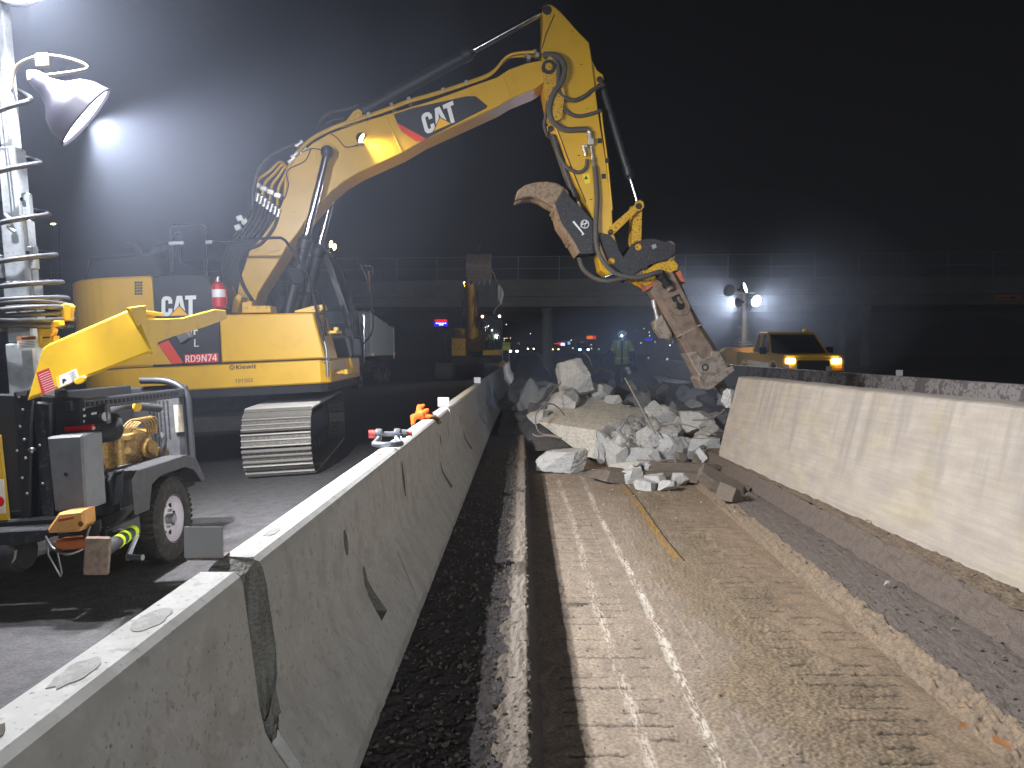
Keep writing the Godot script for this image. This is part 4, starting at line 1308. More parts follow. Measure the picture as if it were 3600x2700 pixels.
	for q in [[[2040, 800], [2043, 797], [2052, 780], [2049, 778]], [[2052, 802], [2054, 800], [2064, 776], [2061, 775]], [[2046, 788], [2066, 782], [2066, 785], [2046, 791]], [[2012, 780], [2018, 776], [2054, 822], [2048, 828], [2044, 824], [2047, 821]]]:
		plate(th, "emblem_stroke", q, 0.2115, 0.213, M.decal_white, 0.0, 0.21)
	# --- the hammer
	var hm := grp("hydraulic_hammer", root)
	var A := Vector2(2322, 962)
	var D := Vector2(0.463, 0.886)
	var N := Vector2(0.886, -0.463)
	var P := func(l: float, o: float) -> Array:
		var q := A + D * l + N * o
		return [q.x, q.y]
	for w in [-0.20, 0.15]:
		plate(hm, "mounting_bracket", [[2222, 955], [2235, 944], [2270, 952], [2296, 932], [2314, 897], [2336, 884], [2358, 892], [2368, 914], [2385, 930], [2383, 948], [2340, 965], [2315, 975], [2290, 998], [2272, 1006], [2250, 996], [2222, 975]], w, w + 0.05, M.yellow_worn, 0.008, 0.2)
	pin(hm, 2338, 905, -0.23, 0.235, 0.06, M.hammer)
	pin(hm, 2247, 960, -0.23, 0.232, 0.05, M.hammer)
	var front := [P.call(-30, 60), P.call(70, 52), P.call(155, 47), P.call(238, 49), P.call(300, 56), P.call(410, 58), P.call(410, -42), P.call(300, -43), P.call(183, -51), P.call(10, -58)]
	plate(hm, "hammer_housing", front, -0.18, 0.18, M.hammer, 0.075)
	plate(hm, "red_band", [P.call(-32, 68), P.call(12, 66), P.call(30, -66), P.call(-5, -66)], -0.178, 0.178, M.hammer_red, 0.01)
	plate(hm, "red_side", [P.call(20, 68), P.call(70, 65), P.call(58, 52), P.call(22, 50)], -0.176, 0.176, M.hammer_red, 0.006)
	plate(hm, "housing_seam", [P.call(222, 50), P.call(228, 50), P.call(228, -50), P.call(222, -50)], -0.183, 0.183, M.hammer_pale, 0.004)
	plate(hm, "wear_shield", [P.call(340, 61), P.call(418, 63), P.call(420, -46), P.call(292, -48), P.call(300, -12), P.call(334, -4), P.call(336, 22), P.call(322, 34)], -0.195, 0.195, M.hammer_pale, 0.022)
	plate(hm, "nose_flange", [P.call(404, 62), P.call(405, 76), P.call(424, 75), P.call(444, -26), P.call(440, -42), P.call(428, -57), P.call(390, -56), P.call(384, -44), P.call(410, -38)], -0.21, 0.21, M.hammer_pale, 0.012)
	# rounded window with the accumulator inside, and side ribs
	var slot := []
	for k in 13: slot.append(P.call(138 + 32 * sin(PI * k / 12.0), 32 * cos(PI * k / 12.0) + 10))
	slot.append_array([P.call(10, -20), P.call(10, 40)])
	plate(hm, "side_cover", slot, 0.165, 0.20, M.hammer, 0.008, 0.18)
	var slot2 := []
	for k in 13: slot2.append(P.call(132 + 16 * sin(PI * k / 12.0), 16 * cos(PI * k / 12.0) + 10))
	slot2.append_array([P.call(92, -6), P.call(92, 26)])
	plate(hm, "cover_opening", slot2, 0.198, 0.203, M.matt_black, 0.0, 0.2)
	s = g()
	var ac := ex(P.call(118, 8)[0], P.call(118, 8)[1], 0.2)
	for k in 5: ball(s, ac + Vector3(0.05 * cos(k * 1.3), 0.06 * sin(k * 1.7), 0.004), Vector3(0.03, 0.028, 0.012), 8)
	obj("bolt_cluster", s, M.hammer, hm)
	fit(hm, P.call(-5, -2)[0], P.call(-5, -2)[1], P.call(52, 4)[0], P.call(52, 4)[1], 0.24, 0.075, M.matt_black, "hose_socket")
	fit(hm, P.call(48, 4)[0], P.call(48, 4)[1], P.call(66, 5)[0], P.call(66, 5)[1], 0.24, 0.06, M.hammer_pale, "hose_socket")
	plate(hm, "side_box", [P.call(130, -60), P.call(205, -60), P.call(225, -76), P.call(205, -100), P.call(165, -106), P.call(140, -98)], -0.12, 0.10, M.hammer_pale, 0.02)
	fit(hm, P.call(70, -66)[0], P.call(70, -66)[1], P.call(145, -86)[0], P.call(145, -86)[1], 0.05, 0.035, M.fitting)
	plate(hm, "side_rib", [P.call(150, 10), P.call(250, 22), P.call(250, 28), P.call(160, 34)], 0.168, 0.186, M.hammer, 0.006, 0.18)
	s = g()
	var bp := ex(P.call(365, -14)[0], P.call(365, -14)[1], 0.19)
	lathe(s, bp, Vector3(0, 0, 1), [[0.05, 0.0], [0.05, 0.012], [0.035, 0.012], [0.03, 0.002], [0.0, 0.002]], 16)
	obj("retaining_bolt", s, M.matt_black, hm)
	s = g()
	var t0 := ex(P.call(420, 4)[0], P.call(420, 4)[1], 0.0)
	var t1 := ex(P.call(520, 6)[0], P.call(520, 6)[1], 0.0)
	var td := t1 - t0
	tube(s, [t0, t0 + td * 0.45, t0 + td * 0.46, t0 + td * 0.95, t1], [0.085, 0.085, 0.07, 0.066, 0.03], 16)
	obj("chisel", s, M.grouser, hm)
	# --- cab on the far side
	var cab := grp("cab", root)
	var cp2 := [Vector2(0.62, 1.44), Vector2(1.98, 1.44), Vector2(2.02, 1.72), Vector2(1.98, 2.1), Vector2(1.72, 3.02), Vector2(1.6, 3.1), Vector2(0.72, 3.1), Vector2(0.62, 2.98)]
	for w in [-1.34, -0.50]:
		# side frame: pillars and rails round the window
		s = g()
		prism(s, PackedVector2Array([cp2[0], cp2[1], cp2[2], Vector2(1.90, 1.78), Vector2(0.7, 1.78), Vector2(0.62, 1.7)]), w, w + 0.05, 0.006)
		prism(s, PackedVector2Array([Vector2(1.90, 1.775), cp2[2], cp2[3], cp2[4], cp2[5], Vector2(1.62, 3.0), Vector2(1.88, 2.1)]), w, w + 0.05, 0.006)
		prism(s, PackedVector2Array([Vector2(0.62, 2.98), Vector2(0.72, 3.1), Vector2(1.61, 3.1), Vector2(1.62, 2.99), Vector2(0.76, 2.98)]), w, w + 0.05, 0.006)
		prism(s, PackedVector2Array([Vector2(0.62, 1.7), Vector2(0.7, 1.775), Vector2(0.76, 2.975), Vector2(0.62, 2.975)]), w, w + 0.05, 0.006)
		obj("side_frame", s, M.black, cab)
		s = g()
		prism(s, PackedVector2Array([Vector2(0.7, 1.79), Vector2(1.89, 1.79), Vector2(1.87, 2.1), Vector2(1.615, 2.98), Vector2(0.77, 2.97)]), w + 0.02, w + 0.028)
		obj("side_window", s, M.glass, cab)
	s = g()
	bx(s, Vector3(1.16, 3.09, -0.92), Vector3(1.0, 0.07, 0.86), 0.03)
	obj("roof", s, M.black, cab)
	s = g()
	bx(s, Vector3(0.66, 2.25, -0.92), Vector3(0.06, 1.6, 0.80), 0.02)
	obj("rear_wall", s, M.black, cab)
	s = g()
	bx(s, Vector3(1.97, 1.59, -0.92), Vector3(0.05, 0.3, 0.80), 0.02)
	obj("front_sill", s, M.black, cab)
	s = g()
	quad(s, Vector3(1.995, 1.75, -1.29), Vector3(1.995, 1.75, -0.5), Vector3(1.97, 2.1, -0.5), Vector3(1.97, 2.1, -1.29), Vector3(1, 0, 0))
	quad(s, Vector3(1.97, 2.1, -1.29), Vector3(1.97, 2.1, -0.5), Vector3(1.70, 3.02, -0.5), Vector3(1.70, 3.02, -1.29), Vector3(1, 0, 0))
	obj("windscreen", s, M.glass, cab)
	s = g()
	bx(s, Vector3(1.05, 1.75, -0.9), Vector3(0.5, 0.14, 0.48), 0.05)
	bx(s, Vector3(0.84, 2.15, -0.9), Vector3(0.14, 0.75, 0.46), 0.05, Basis(Vector3(0, 0, 1), 0.15))
	bx(s, Vector3(0.80, 2.62, -0.9), Vector3(0.10, 0.22, 0.26), 0.04)
	obj("seat", s, M.panel_grey, cab)
	s = g()
	tube(s, bend([Vector3(1.55, 1.5, -0.7), Vector3(1.52, 1.9, -0.7), Vector3(1.56, 2.05, -0.7)], 3), 0.02, 8)
	ball(s, Vector3(1.56, 2.08, -0.7), Vector3(0.035, 0.05, 0.035), 8)
	obj("control_lever", s, M.matt_black, cab)
	for q in [[1.69, 3.22, -1.18], [1.74, 3.19, -0.62]]:
		s = g()
		bx(s, Vector3(q[0] - 0.05, 3.14, q[2]), Vector3(0.03, 0.1, 0.05), 0.005)
		obj("lamp_bracket", s, M.black, cab)
		worklight(cab, Vector3(q[0], q[1], q[2]), Vector3(0.85, -0.25, 0.40), 0.055, 3.0, Color(1.0, 0.85, 0.62), M.lamp_warm, 70.0)
	s = g()
	tube(s, bend([Vector3(1.98, 1.6, -1.36), Vector3(2.2, 1.9, -1.38), Vector3(2.16, 2.6, -1.4), Vector3(2.05, 2.95, -1.4)], 4), 0.014, 8)
	tube(s, bend([Vector3(2.15, 2.5, -1.4), Vector3(2.24, 2.7, -1.42), Vector3(2.23, 2.9, -1.42), Vector3(2.1, 2.92, -1.42)], 4), 0.012, 8)
	obj("mirror_arm", s, M.matt_black, cab)
	s = g()
	bx(s, Vector3(2.2, 2.66, -1.42), Vector3(0.05, 0.34, 0.2), 0.02)
	obj("side_mirror", s, M.matt_black, cab)
	# --- rails, mirror, small fittings on the near side
	var rail := func(pts: Array, w: float, r: float, called: String, mat: Material) -> void:
		var p := []
		for q in pts: p.append(ex(q[0], q[1], w if q.size() < 3 else q[2]))
		var ss := g()
		tube(ss, p, r, 8)
		obj(called, ss, mat, root)
	rail.call([[598, 960], [598, 812], [601, 800], [612, 793], [705, 791], [718, 794], [723, 804], [727, 972]], 0.9, 0.017, "hand_rail", M.matt_black)
	rail.call([[606, 955], [606, 850], [610, 830], [625, 815], [634, 820], [637, 840], [634, 920]], 0.55, 0.017, "hand_rail", M.matt_black)
	rail.call([[735, 852, 0.9], [960, 836, 1.1], [988, 836, 1.22], [1004, 846, 1.26], [1050, 916, 1.3], [1088, 975, 1.3], [1108, 1070, 1.3], [1140, 1200, 1.33]], 1.2, 0.018, "hand_rail", M.matt_black)
	rail.call([[1055, 1034, 0.75], [1112, 1028, 1.0], [1128, 1038, 1.1], [1140, 1090, 1.15], [1146, 1180, 1.2]], 1.1, 0.018, "hand_rail", M.matt_black)
	rail.call([[1140, 1200, 1.33], [1148, 1230, 1.33], [1153, 1325, 1.33]], 1.33, 0.022, "rail_post", M.steel)
	for q in [[1148, 1262], [1139, 1270], [1160, 1272]]:
		s = g()
		ball(s, ex(q[0], q[1], 1.34), Vector3.ONE * 0.022, 8)
		obj("rail_bolt", s, M.chrome, root)
	s = g()
	bx(s, ex(737, 852, 0.9), Vector3(0.10, 0.06, 0.06), 0.01)
	obj("rail_clamp", s, M.steel, root)
	s = g()
	bx(s, ex(620, 855, 0.9), Vector3(0.20, 0.05, 0.04), 0.01)
	obj("rail_clamp", s, M.galv, root)
	s = g()
	prism(s, pp(XF, [[548, 872], [575, 862], [588, 866], [584, 882], [560, 893], [530, 895], [528, 884]], 0.6), 0.55, 0.62, 0.01)
	obj("rear_mirror", s, M.matt_black, root)
	rail.call([[528, 862], [545, 855], [622, 852]], 0.6, 0.012, "mirror_arm", M.matt_black)
	plate(root, "side_mirror", [[1008, 940], [1022, 934], [1064, 950], [1070, 985], [1062, 1003], [1030, 1000], [1012, 970]], 1.08, 1.14, M.matt_black, 0.02)
	rail.call([[1040, 940], [1052, 915], [1052, 905]], 1.15, 0.012, "mirror_arm", M.matt_black)
	plate(root, "bracket_cover", [[850, 1062], [886, 1058], [886, 1075], [950, 1074], [953, 1099], [850, 1101]], 0.85, 1.15, M.yellow, 0.01)
	plate(root, "bracket_cover", [[1035, 1092], [1110, 1072], [1132, 1070], [1136, 1084], [1124, 1098], [1035, 1099]], 0.9, 1.2, M.yellow, 0.008)
	plate(root, "valve_bracket", [[812, 1100], [820, 1050], [838, 1030], [850, 1042], [836, 1100]], 0.6, 0.9, M.yellow, 0.01)
	for q in [[868, 1082], [905, 1080], [940, 1080], [1100, 1085], [1126, 1080]]:
		s = g()
		ball(s, ex(q[0], q[1], 1.205 if q[0] > 1000 else 1.152), Vector3(0.018, 0.018, 0.008), 8)
		obj("cover_bolt", s, M.fitting, root)
	# boom foot housing
	s = g()
	bx(s, Vector3(0.95, 1.75, 0.0), Vector3(0.7, 0.7, 0.8), 0.03)
	obj("boom_foot_housing", s, M.track_frame, root)
	# --- fire extinguisher strapped to the side: a thing of its own
	var fp := ex(772, 1082, 1.42)
	var fe := thing("fire_extinguisher", "red fire extinguisher strapped to the side of the excavator", "extinguisher", XF * Transform3D(Basis.IDENTITY, fp))
	s = g()
	lathe(s, Vector3.ZERO, Vector3.UP, [[0.0, 0.0], [0.07, 0.0], [0.08, 0.015], [0.08, 0.26], [0.068, 0.30], [0.035, 0.325], [0.028, 0.33]], 18)
	obj("cylinder", s, M.red_paint, fe)
	s = g()
	lathe(s, Vector3(0, 0.33, 0), Vector3.UP, [[0.028, 0.0], [0.03, 0.03], [0.015, 0.035], [0.015, 0.06], [0.0, 0.06]], 12)
	bx(s, Vector3(0.01, 0.385, 0), Vector3(0.03, 0.03, 0.02), 0.004)
	obj("valve", s, M.fitting, fe)
	s = g()
	lathe(s, Vector3(0, 0.13, 0), Vector3.UP, [[0.0805, 0.0], [0.0825, 0.0], [0.0825, 0.10], [0.0805, 0.1]], 18)
	obj("paper_label", s, M.decal_white, fe)
	s = g()
	for y in [0.06, 0.24]: lathe(s, Vector3(0, y, 0), Vector3.UP, [[0.082, 0.0], [0.087, 0.0], [0.087, 0.02], [0.082, 0.02]], 18)
	for x in [-0.088, 0.088]: bx(s, Vector3(x, 0.15, -0.02), Vector3(0.012, 0.22, 0.02), 0.003)
	bx(s, Vector3(0, 0.0, -0.06), Vector3(0.19, 0.01, 0.14), 0.002)
	obj("bracket", s, M.red_paint, fe)

# ---------- light tower trailer ----------
func tw(u: float, v: float, w: float) -> Vector3:
	return pl(TF, u, v, w)
func tpx(u: float, v: float, x: float) -> Vector3:
	var inv := TF.affine_inverse()
	var o := inv * eye
	var d := inv.basis * ray(u, v)
	return o + d * ((x - o.x) / d.x)
func tplate(parent: Node, called: String, uv: Array, w0: float, w1: float, mat: Material, bev := 0.006, T := Transform3D.IDENTITY) -> MeshInstance3D:
	var s := g()
	prism(s, pp(TF, uv, w1), w0, w1, bev, T)
	return obj(called, s, mat, parent)
func flood(parent: Node, face: Vector3, aim: Vector3, r: float, energy: float, color := Color(0.96, 0.97, 1.0), angle := 74.0, lens: Material = null) -> void:
	var d := aim.normalized()
	var l := grp("flood_lamp", parent)
	var s := g()
	var k := r / 0.235
	lathe(s, face, d, [[0.0, -0.34 * k], [0.05 * k, -0.34 * k], [0.06 * k, -0.27 * k], [0.10 * k, -0.20 * k], [0.17 * k, -0.15 * k], [0.215 * k, -0.08 * k], [0.235 * k, 0.0], [0.242 * k, 0.012 * k], [0.228 * k, 0.012 * k], [0.222 * k, -0.004]], 28, true)
	obj("lamp_reflector", s, M.lamp_shell, l)
	s = g()
	lathe(s, face - d * 0.01, d, [[0.226 * k, 0.0], [0.15 * k, 0.012], [0.0, 0.016]], 28, true)
	obj("lamp_lens", s, lens if lens else M.lamp_white, l)
	if energy > 0.0:
		var sp := SpotLight3D.new()
		sp.name = "beam"
		sp.light_color = color
		sp.light_energy = energy
		sp.light_size = 0.025 * k
		sp.spot_angle = angle
		sp.spot_angle_attenuation = 0.7
		sp.spot_range = 120.0
		sp.spot_attenuation = 2.0
		sp.shadow_enabled = true
		l.add_child(sp)
		sp.transform = Transform3D(frame_of(-d), face + d * 0.05)

func mast(parent: Node, secs: Array, base: Vector3) -> void:
	for q in secs:
		var s := g()
		bx(s, base + Vector3(0, (q[0] + q[1]) * 0.5, 0), Vector3(q[2], q[1] - q[0], q[2]), q[2] * 0.06)
		obj("mast_section", s, M.galv, parent)

func light_tower() -> void:
	var root := thing("light_tower", "open yellow light tower trailer with coiled cable and lit flood lamps", "light tower", TF)
	var s: SurfaceTool
	# --- chassis
	s = g()
	for x in [-0.62, 0.30]: bx(s, Vector3(x, 0.50, -0.05), Vector3(0.08, 0.12, 1.75), 0.01)
	for z in [0.78, 0.0, -0.85]: bx(s, Vector3(-0.16, 0.50, z), Vector3(1.0, 0.11, 0.08), 0.01)
	obj("chassis", s, M.matt_black, root)
	s = g()
	bx(s, Vector3(-0.16, 0.575, -0.1), Vector3(1.0, 0.03, 1.62), 0.004)
	obj("deck", s, M.interior, root)
	s = g()
	bx(s, Vector3(-0.16, 0.60 + 0.34, -0.88), Vector3(1.04, 0.66, 0.04), 0.02)
	obj("front_wall", s, M.interior, root)
	s = g()
	bx(s, Vector3(-0.66, 0.94, -0.1), Vector3(0.04, 0.70, 1.6), 0.01)
	bx(s, Vector3(-0.10, 0.94, -0.1), Vector3(0.03, 0.70, 1.5), 0.01)
	obj("inner_wall", s, M.interior, root)
	# --- rear: dark panel, posts with bolts, lamp, storage box
	tplate(root, "rear_panel", [[-160, 1380], [150, 1390], [285, 1400], [300, 1850], [-160, 1870]], 0.66, 0.70, M.matt_black, 0.01)
	tplate(root, "corner_post", [[44, 1376], [104, 1366], [118, 1400], [112, 1470], [104, 1840], [72, 1846]], 0.70, 0.78, M.black, 0.01)
	tplate(root, "corner_post", [[106, 1418], [124, 1412], [178, 1418], [186, 1835], [148, 1846], [118, 1500]], 0.70, 0.755, M.black_worn, 0.01)
	for q in [[66, 1395], [80, 1440], [70, 1500], [85, 1545], [60, 1585], [90, 1610], [78, 1680], [95, 1735], [140, 1565], [150, 1700], [112, 1590]]:
		s = g()
		ball(s, tw(q[0], q[1], 0.783), Vector3(0.009, 0.009, 0.006), 8)
		obj("bolt", s, M.fitting, root)
	s = g()
	ball(s, tw(112, 1582, 0.77), Vector3(0.025, 0.018, 0.02), 10)
	obj("latch_knob", s, M.steel, root)
	tplate(root, "latch_plate", [[58, 1378], [92, 1376], [92, 1390], [58, 1392]], 0.785, 0.79, M.panel_grey, 0.0)
	tplate(root, "storage_box", [[163, 1540], [172, 1536], [284, 1529], [288, 1534], [304, 1793], [196, 1800], [190, 1796]], 0.70, 0.92, M.panel_grey, 0.012)
	s = g()
	lathe(s, tw(232, 1667, 0.92), Vector3(0, 0, 1), [[0.0, 0.004], [0.011, 0.004], [0.013, 0.0]], 12)
	obj("box_lock", s, M.black, root)
	tplate(root, "tail_light", [[222, 1502], [318, 1492], [322, 1512], [224, 1521]], 0.70, 0.75, plain(c8(150, 16, 18), 0.2), 0.008)
	tplate(root, "control_panel", [[250, 1450], [372, 1418], [376, 1488], [300, 1510], [252, 1496]], 0.62, 0.68, M.black, 0.01)
	for q in [[289, 1442], [292, 1464], [288, 1484], [330, 1455]]:
		tplate(root, "switch_label", [[q[0] - 9, q[1] - 4], [q[0] + 9, q[1] - 7], [q[0] + 9, q[1] + 1], [q[0] - 9, q[1] + 4]], 0.681, 0.684, M.decal_white, 0.0)
	s = g()
	lathe(s, tw(363, 1464, 0.66), Vector3(0.8, 0, 0.5), [[0.0, 0.03], [0.028, 0.03], [0.03, 0.0], [0.016, 0.0]], 14)
	obj("key_switch", s, M.steel, root)
	# left: plate holder at the picture's edge
	tplate(root, "rear_lamp_board", [[-160, 1520], [2, 1530], [34, 1840], [-160, 1852]], 0.79, 0.81, M.hood, 0.01)
	tplate(root, "number_plate", [[-140, 1700], [12, 1684], [20, 1805], [-140, 1815]], 0.812, 0.82, plain(c8(232, 222, 206), 0.4), 0.006)
	s = g()
	lathe(s, tw(-4, 1763, 0.822), Vector3(0, 0, 1), [[0.0, 0.004], [0.03, 0.003], [0.033, 0.0]], 20)
	obj("red_reflector", s, plain(c8(210, 30, 30), 0.3), root)
	# --- top rail with perforations, front frame
	s = g()
	bx(s, Vector3(0.33, 1.205, -0.06), Vector3(0.05, 0.07, 1.56), 0.008)
	bx(s, Vector3(0.33, 0.64, -0.06), Vector3(0.06, 0.10, 1.56), 0.008)
	obj("side_rail", s, M.black, root)
	for k in 26:
		s = g()
		bx(s, Vector3(0.357, 1.205, 0.66 - k * 0.054), Vector3(0.004, 0.028, 0.028), 0.0)
		obj("rail_hole", s, M.interior, root)
	s = g()
	tube(s, bend([Vector3(0.36, 0.6, -0.86), Vector3(0.36, 1.0, -0.86), Vector3(0.35, 1.2, -0.85), Vector3(0.22, 1.30, -0.84), Vector3(0.0, 1.32, -0.84)], 4), 0.028, 10)
	obj("front_frame", s, M.black, root)
	s = g()
	bx(s, Vector3(0.23, 0.92, -0.84), Vector3(0.22, 0.52, 0.03), 0.01)
	obj("radiator_shroud", s, M.fender, root)
	for i in 6:
		for j in 7:
			s = g()
			bx(s, Vector3(0.05 + i * 0.032, 0.86 + j * 0.045, -0.822), Vector3(0.011, 0.034, 0.008), 0.0)
			obj("grille_slot", s, M.interior, root)
	s = g()
	bx(s, Vector3(0.30, 1.0, -0.81), Vector3(0.07, 0.22, 0.006), 0.0)
	obj("notice_sheet", s, M.mast_dirty, root)
	# --- engine
	var en := grp("engine", root)
	s = g()
	bx(s, Vector3(0.12, 0.80, -0.22), Vector3(0.26, 0.34, 0.5), 0.03)
	obj("engine_block", s, M.engine, en)
	s = g()
	lathe(s, Vector3(0.24, 0.80, -0.1), Vector3.UP, [[0.0, 0.0], [0.055, 0.0], [0.06, 0.02], [0.06, 0.11], [0.07, 0.12], [0.07, 0.15], [0.04, 0.16], [0.04, 0.2], [0.0, 0.2]], 16)
	obj("fuel_filter", s, M.engine, en)
	s = g()
	lathe(s, Vector3(0.26, 0.82, -0.32), Vector3(1, 0.1, 0.3), [[0.0, 0.0], [0.07, 0.0], [0.075, 0.03], [0.05, 0.04], [0.05, 0.07], [0.02, 0.08], [0.0, 0.08]], 16)
	lathe(s, Vector3(0.26, 0.76, -0.5), Vector3(1, 0, 0.3), [[0.0, 0.0], [0.05, 0.0], [0.05, 0.06], [0.0, 0.06]], 14)
	obj("pulley", s, M.engine, en)
	for k in 5:
		s = g()
		tube(s, bend([Vector3(0.22, 0.98, -0.05 - k * 0.05), Vector3(0.27, 1.05, -0.12 - k * 0.06), Vector3(0.28, 1.02, -0.28 - k * 0.05), Vector3(0.27, 0.92, -0.36 - k * 0.03)], 4), 0.008, 6)
		obj("injector_pipe", s, M.engine, en)
	s = g()
	lathe(s, Vector3(0.17, 1.03, 0.34), Vector3(0.55, 0, -0.83), [[0.0, 0.0], [0.09, 0.0], [0.10, 0.02], [0.10, 0.2], [0.09, 0.24], [0.05, 0.25], [0.0, 0.25]], 20)
	lathe(s, Vector3(0.20, 1.03, 0.33), Vector3(0.85, 0, 0.53), [[0.0, 0.1], [0.05, 0.1], [0.055, 0.085], [0.085, 0.08], [0.095, 0.0]], 20)
	obj("air_filter", s, M.matt_black, en)
	s = g()
	lathe(s, Vector3(0.1, 0.62, 0.42), Vector3(0, 0, -1), [[0.0, 0.0], [0.13, 0.0], [0.14, 0.03], [0.14, 0.35], [0.0, 0.35]], 20)
	obj("generator", s, M.panel_grey, en)
	s = g()
	tube(s, bend([Vector3(0.2, 1.16, 0.5), Vector3(0.24, 1.12, 0.2), Vector3(0.2, 1.15, -0.2), Vector3(0.25, 1.1, -0.6)], 4), 0.03, 8)
	tube(s, bend([Vector3(0.28, 0.75, -0.2), Vector3(0.33, 0.72, -0.35), Vector3(0.32, 0.82, -0.48), Vector3(0.25, 0.9, -0.6)], 4), 0.02, 8)
	obj("coolant_hose", s, M.hose, en)
	for k in 4:
		s = g()
		tube(s, bend([Vector3(0.26, 0.95, 0.55 - k * 0.05), Vector3(0.33, 0.85 - k * 0.02, 0.5 - k * 0.04), Vector3(0.3, 0.72, 0.46), Vector3(0.2, 0.68, 0.35)], 4), 0.008, 6)
		obj("wire", s, M.decal_white if k == 1 else M.hose, en)
	s = g()
	bx(s, Vector3(0.27, 0.70, 0.12), Vector3(0.06, 0.10, 0.18), 0.01)
	bx(s, Vector3(0.29, 0.66, -0.1), Vector3(0.03, 0.12, 0.05), 0.008)
	obj("engine_mount", s, M.panel_grey, en)
	s = g()
	lathe(s, Vector3(0.3, 1.14, -0.15), Vector3(1, 0, 0.4), [[0.0, 0.02], [0.03, 0.02], [0.034, 0.0]], 14)
	obj("warning_disc", s, M.hood, en)
	# --- raised hood door: one shell of top, side and end
	var hd := grp("hood_door", root)
	var A := Vector2(0.147, 1.258)
	var B := Vector2(0.205, 1.56)
	var B2 := Vector2(0.235, 1.585)
	var C := Vector2(0.72, 1.772)
	var C2 := Vector2(0.752, 1.765)
	var D := Vector2(0.872, 1.502)
	s = g()
	var slope := Transform3D(Basis(Vector3.RIGHT, Vector3(0, 1, -0.30), Vector3(0, 0, 1)), Vector3(0, 0, 0.30 * 1.5))
	prism(s, PackedVector2Array([A, B, B2, C, C2, D]), 0.715, 0.75, 0.014, slope)
	obj("end_panel", s, M.hood, hd)
	s = g()
	prism(s, PackedVector2Array([B, B2, C, C2, C2 + Vector2(0.008, -0.024), C + Vector2(0.0, -0.022), B2 + Vector2(0.01, -0.02), B + Vector2(0.02, -0.01)]), 0.30, 0.66, 0.004)
	obj("top_panel", s, M.hood, hd)
	# the side panel stands up behind it, cut away along its lower edge
	s = g()
	var sp := PackedVector2Array()
	for q in [[452, 1082], [513, 1073], [517, 1120], [571, 1121], [644, 1118], [759, 1087], [794, 1091], [799, 1120], [723, 1149], [615, 1181], [557, 1203], [540, 1245]]:
		var e := tpx(q[0], q[1], 0.79)
		sp.append(Vector2(e.z, e.y))
	prism(s, sp, 0.77, 0.79, 0.003, Transform3D(Basis(Vector3(0, 0, 1), Vector3.UP, Vector3(1, 0, 0)), Vector3.ZERO))
	obj("side_panel", s, M.hood, hd)
	s = g()
	bx(s, Vector3(0.70, 1.62, -0.12), Vector3(0.10, 0.08, 0.06), 0.01, Basis(Vector3(0, 0, 1), 0.5))
	bx(s, Vector3(0.72, 1.66, 0.05), Vector3(0.05, 0.05, 0.16), 0.01)
	obj("door_latch", s, M.black, hd)
	s = g()
	var hp := PackedVector2Array()
	for k in 20: hp.append(Vector2(0.465, 1.36) + Vector2(0.038 * cos(TAU * k / 20), 0.022 * sin(TAU * k / 20)).rotated(0.4))
	prism(s, hp, 0.75, 0.765, 0.006, slope)
	obj("door_handle", s, M.hood, hd)
	tplate(hd, "red_label", [[137, 1310], [178, 1293], [216, 1368], [172, 1386]], 0.7505, 0.752, plain(c8(176, 36, 48), 0.5), 0.0, slope)
	for k in 9:
		var f := k / 8.0
		var a := Vector2(146, 1318).lerp(Vector2(180, 1378), f)
		tplate(hd, "label_line", [[a.x, a.y], [a.x + 34, a.y - 15], [a.x + 35, a.y - 12.5], [a.x + 1, a.y + 2.5]], 0.7522, 0.7528, plain(c8(226, 180, 180), 0.6), 0.0, slope)
	tplate(hd, "white_label", [[208, 1325], [275, 1296], [291, 1331], [223, 1363]], 0.7505, 0.752, M.decal_white, 0.0, slope)
	tplate(hd, "label_corner", [[208, 1325], [219, 1320], [229, 1353], [224, 1362]], 0.7522, 0.7528, plain(c8(236, 200, 60), 0.5), 0.0, slope)
	for k in 6:
		var a := Vector2(252, 1312).lerp(Vector2(268, 1338), k / 5.0)
		tplate(hd, "label_line", [[a.x, a.y], [a.x + 18, a.y - 8], [a.x + 18.6, a.y - 6.6], [a.x + 0.6, a.y + 1.4]], 0.7522, 0.7528, M.panel_grey, 0.0, slope)
	tplate(hd, "label_mark", [[232, 1332], [240, 1330], [250, 1336], [243, 1339], [238, 1350], [234, 1342]], 0.7522, 0.7528, M.decal_black, 0.0, slope)
	# --- fender, wheel, louvres
	s = g()
	var fx := [0.24, 0.50]
	var prof := [Vector2(0.40, 0.46), Vector2(0.40, 0.70), Vector2(0.33, 0.745), Vector2(-0.42, 0.75), Vector2(-0.58, 0.70), Vector2(-0.72, 0.52), Vector2(-0.695, 0.50), Vector2(-0.56, 0.672), Vector2(-0.40, 0.725), Vector2(0.31, 0.72), Vector2(0.375, 0.68), Vector2(0.375, 0.46)]
	prism(s, PackedVector2Array(prof), fx[0], fx[1], 0.006, Transform3D(Basis(Vector3(0, 0, 1), Vector3.UP, Vector3(1, 0, 0)), Vector3.ZERO))
	obj("fender", s, M.fender, root)
	s = g()
	prism(s, PackedVector2Array([Vector2(0.40, 0.46), Vector2(0.40, 0.70), Vector2(0.33, 0.745), Vector2(-0.42, 0.75), Vector2(-0.58, 0.70), Vector2(-0.72, 0.52), Vector2(-0.66, 0.50), Vector2(-0.52, 0.62), Vector2(-0.38, 0.66), Vector2(0.0, 0.66), Vector2(0.14, 0.62), Vector2(0.2, 0.46)]), 0.50, 0.515, 0.004, Transform3D(Basis(Vector3(0, 0, 1), Vector3.UP, Vector3(1, 0, 0)), Vector3.ZERO))
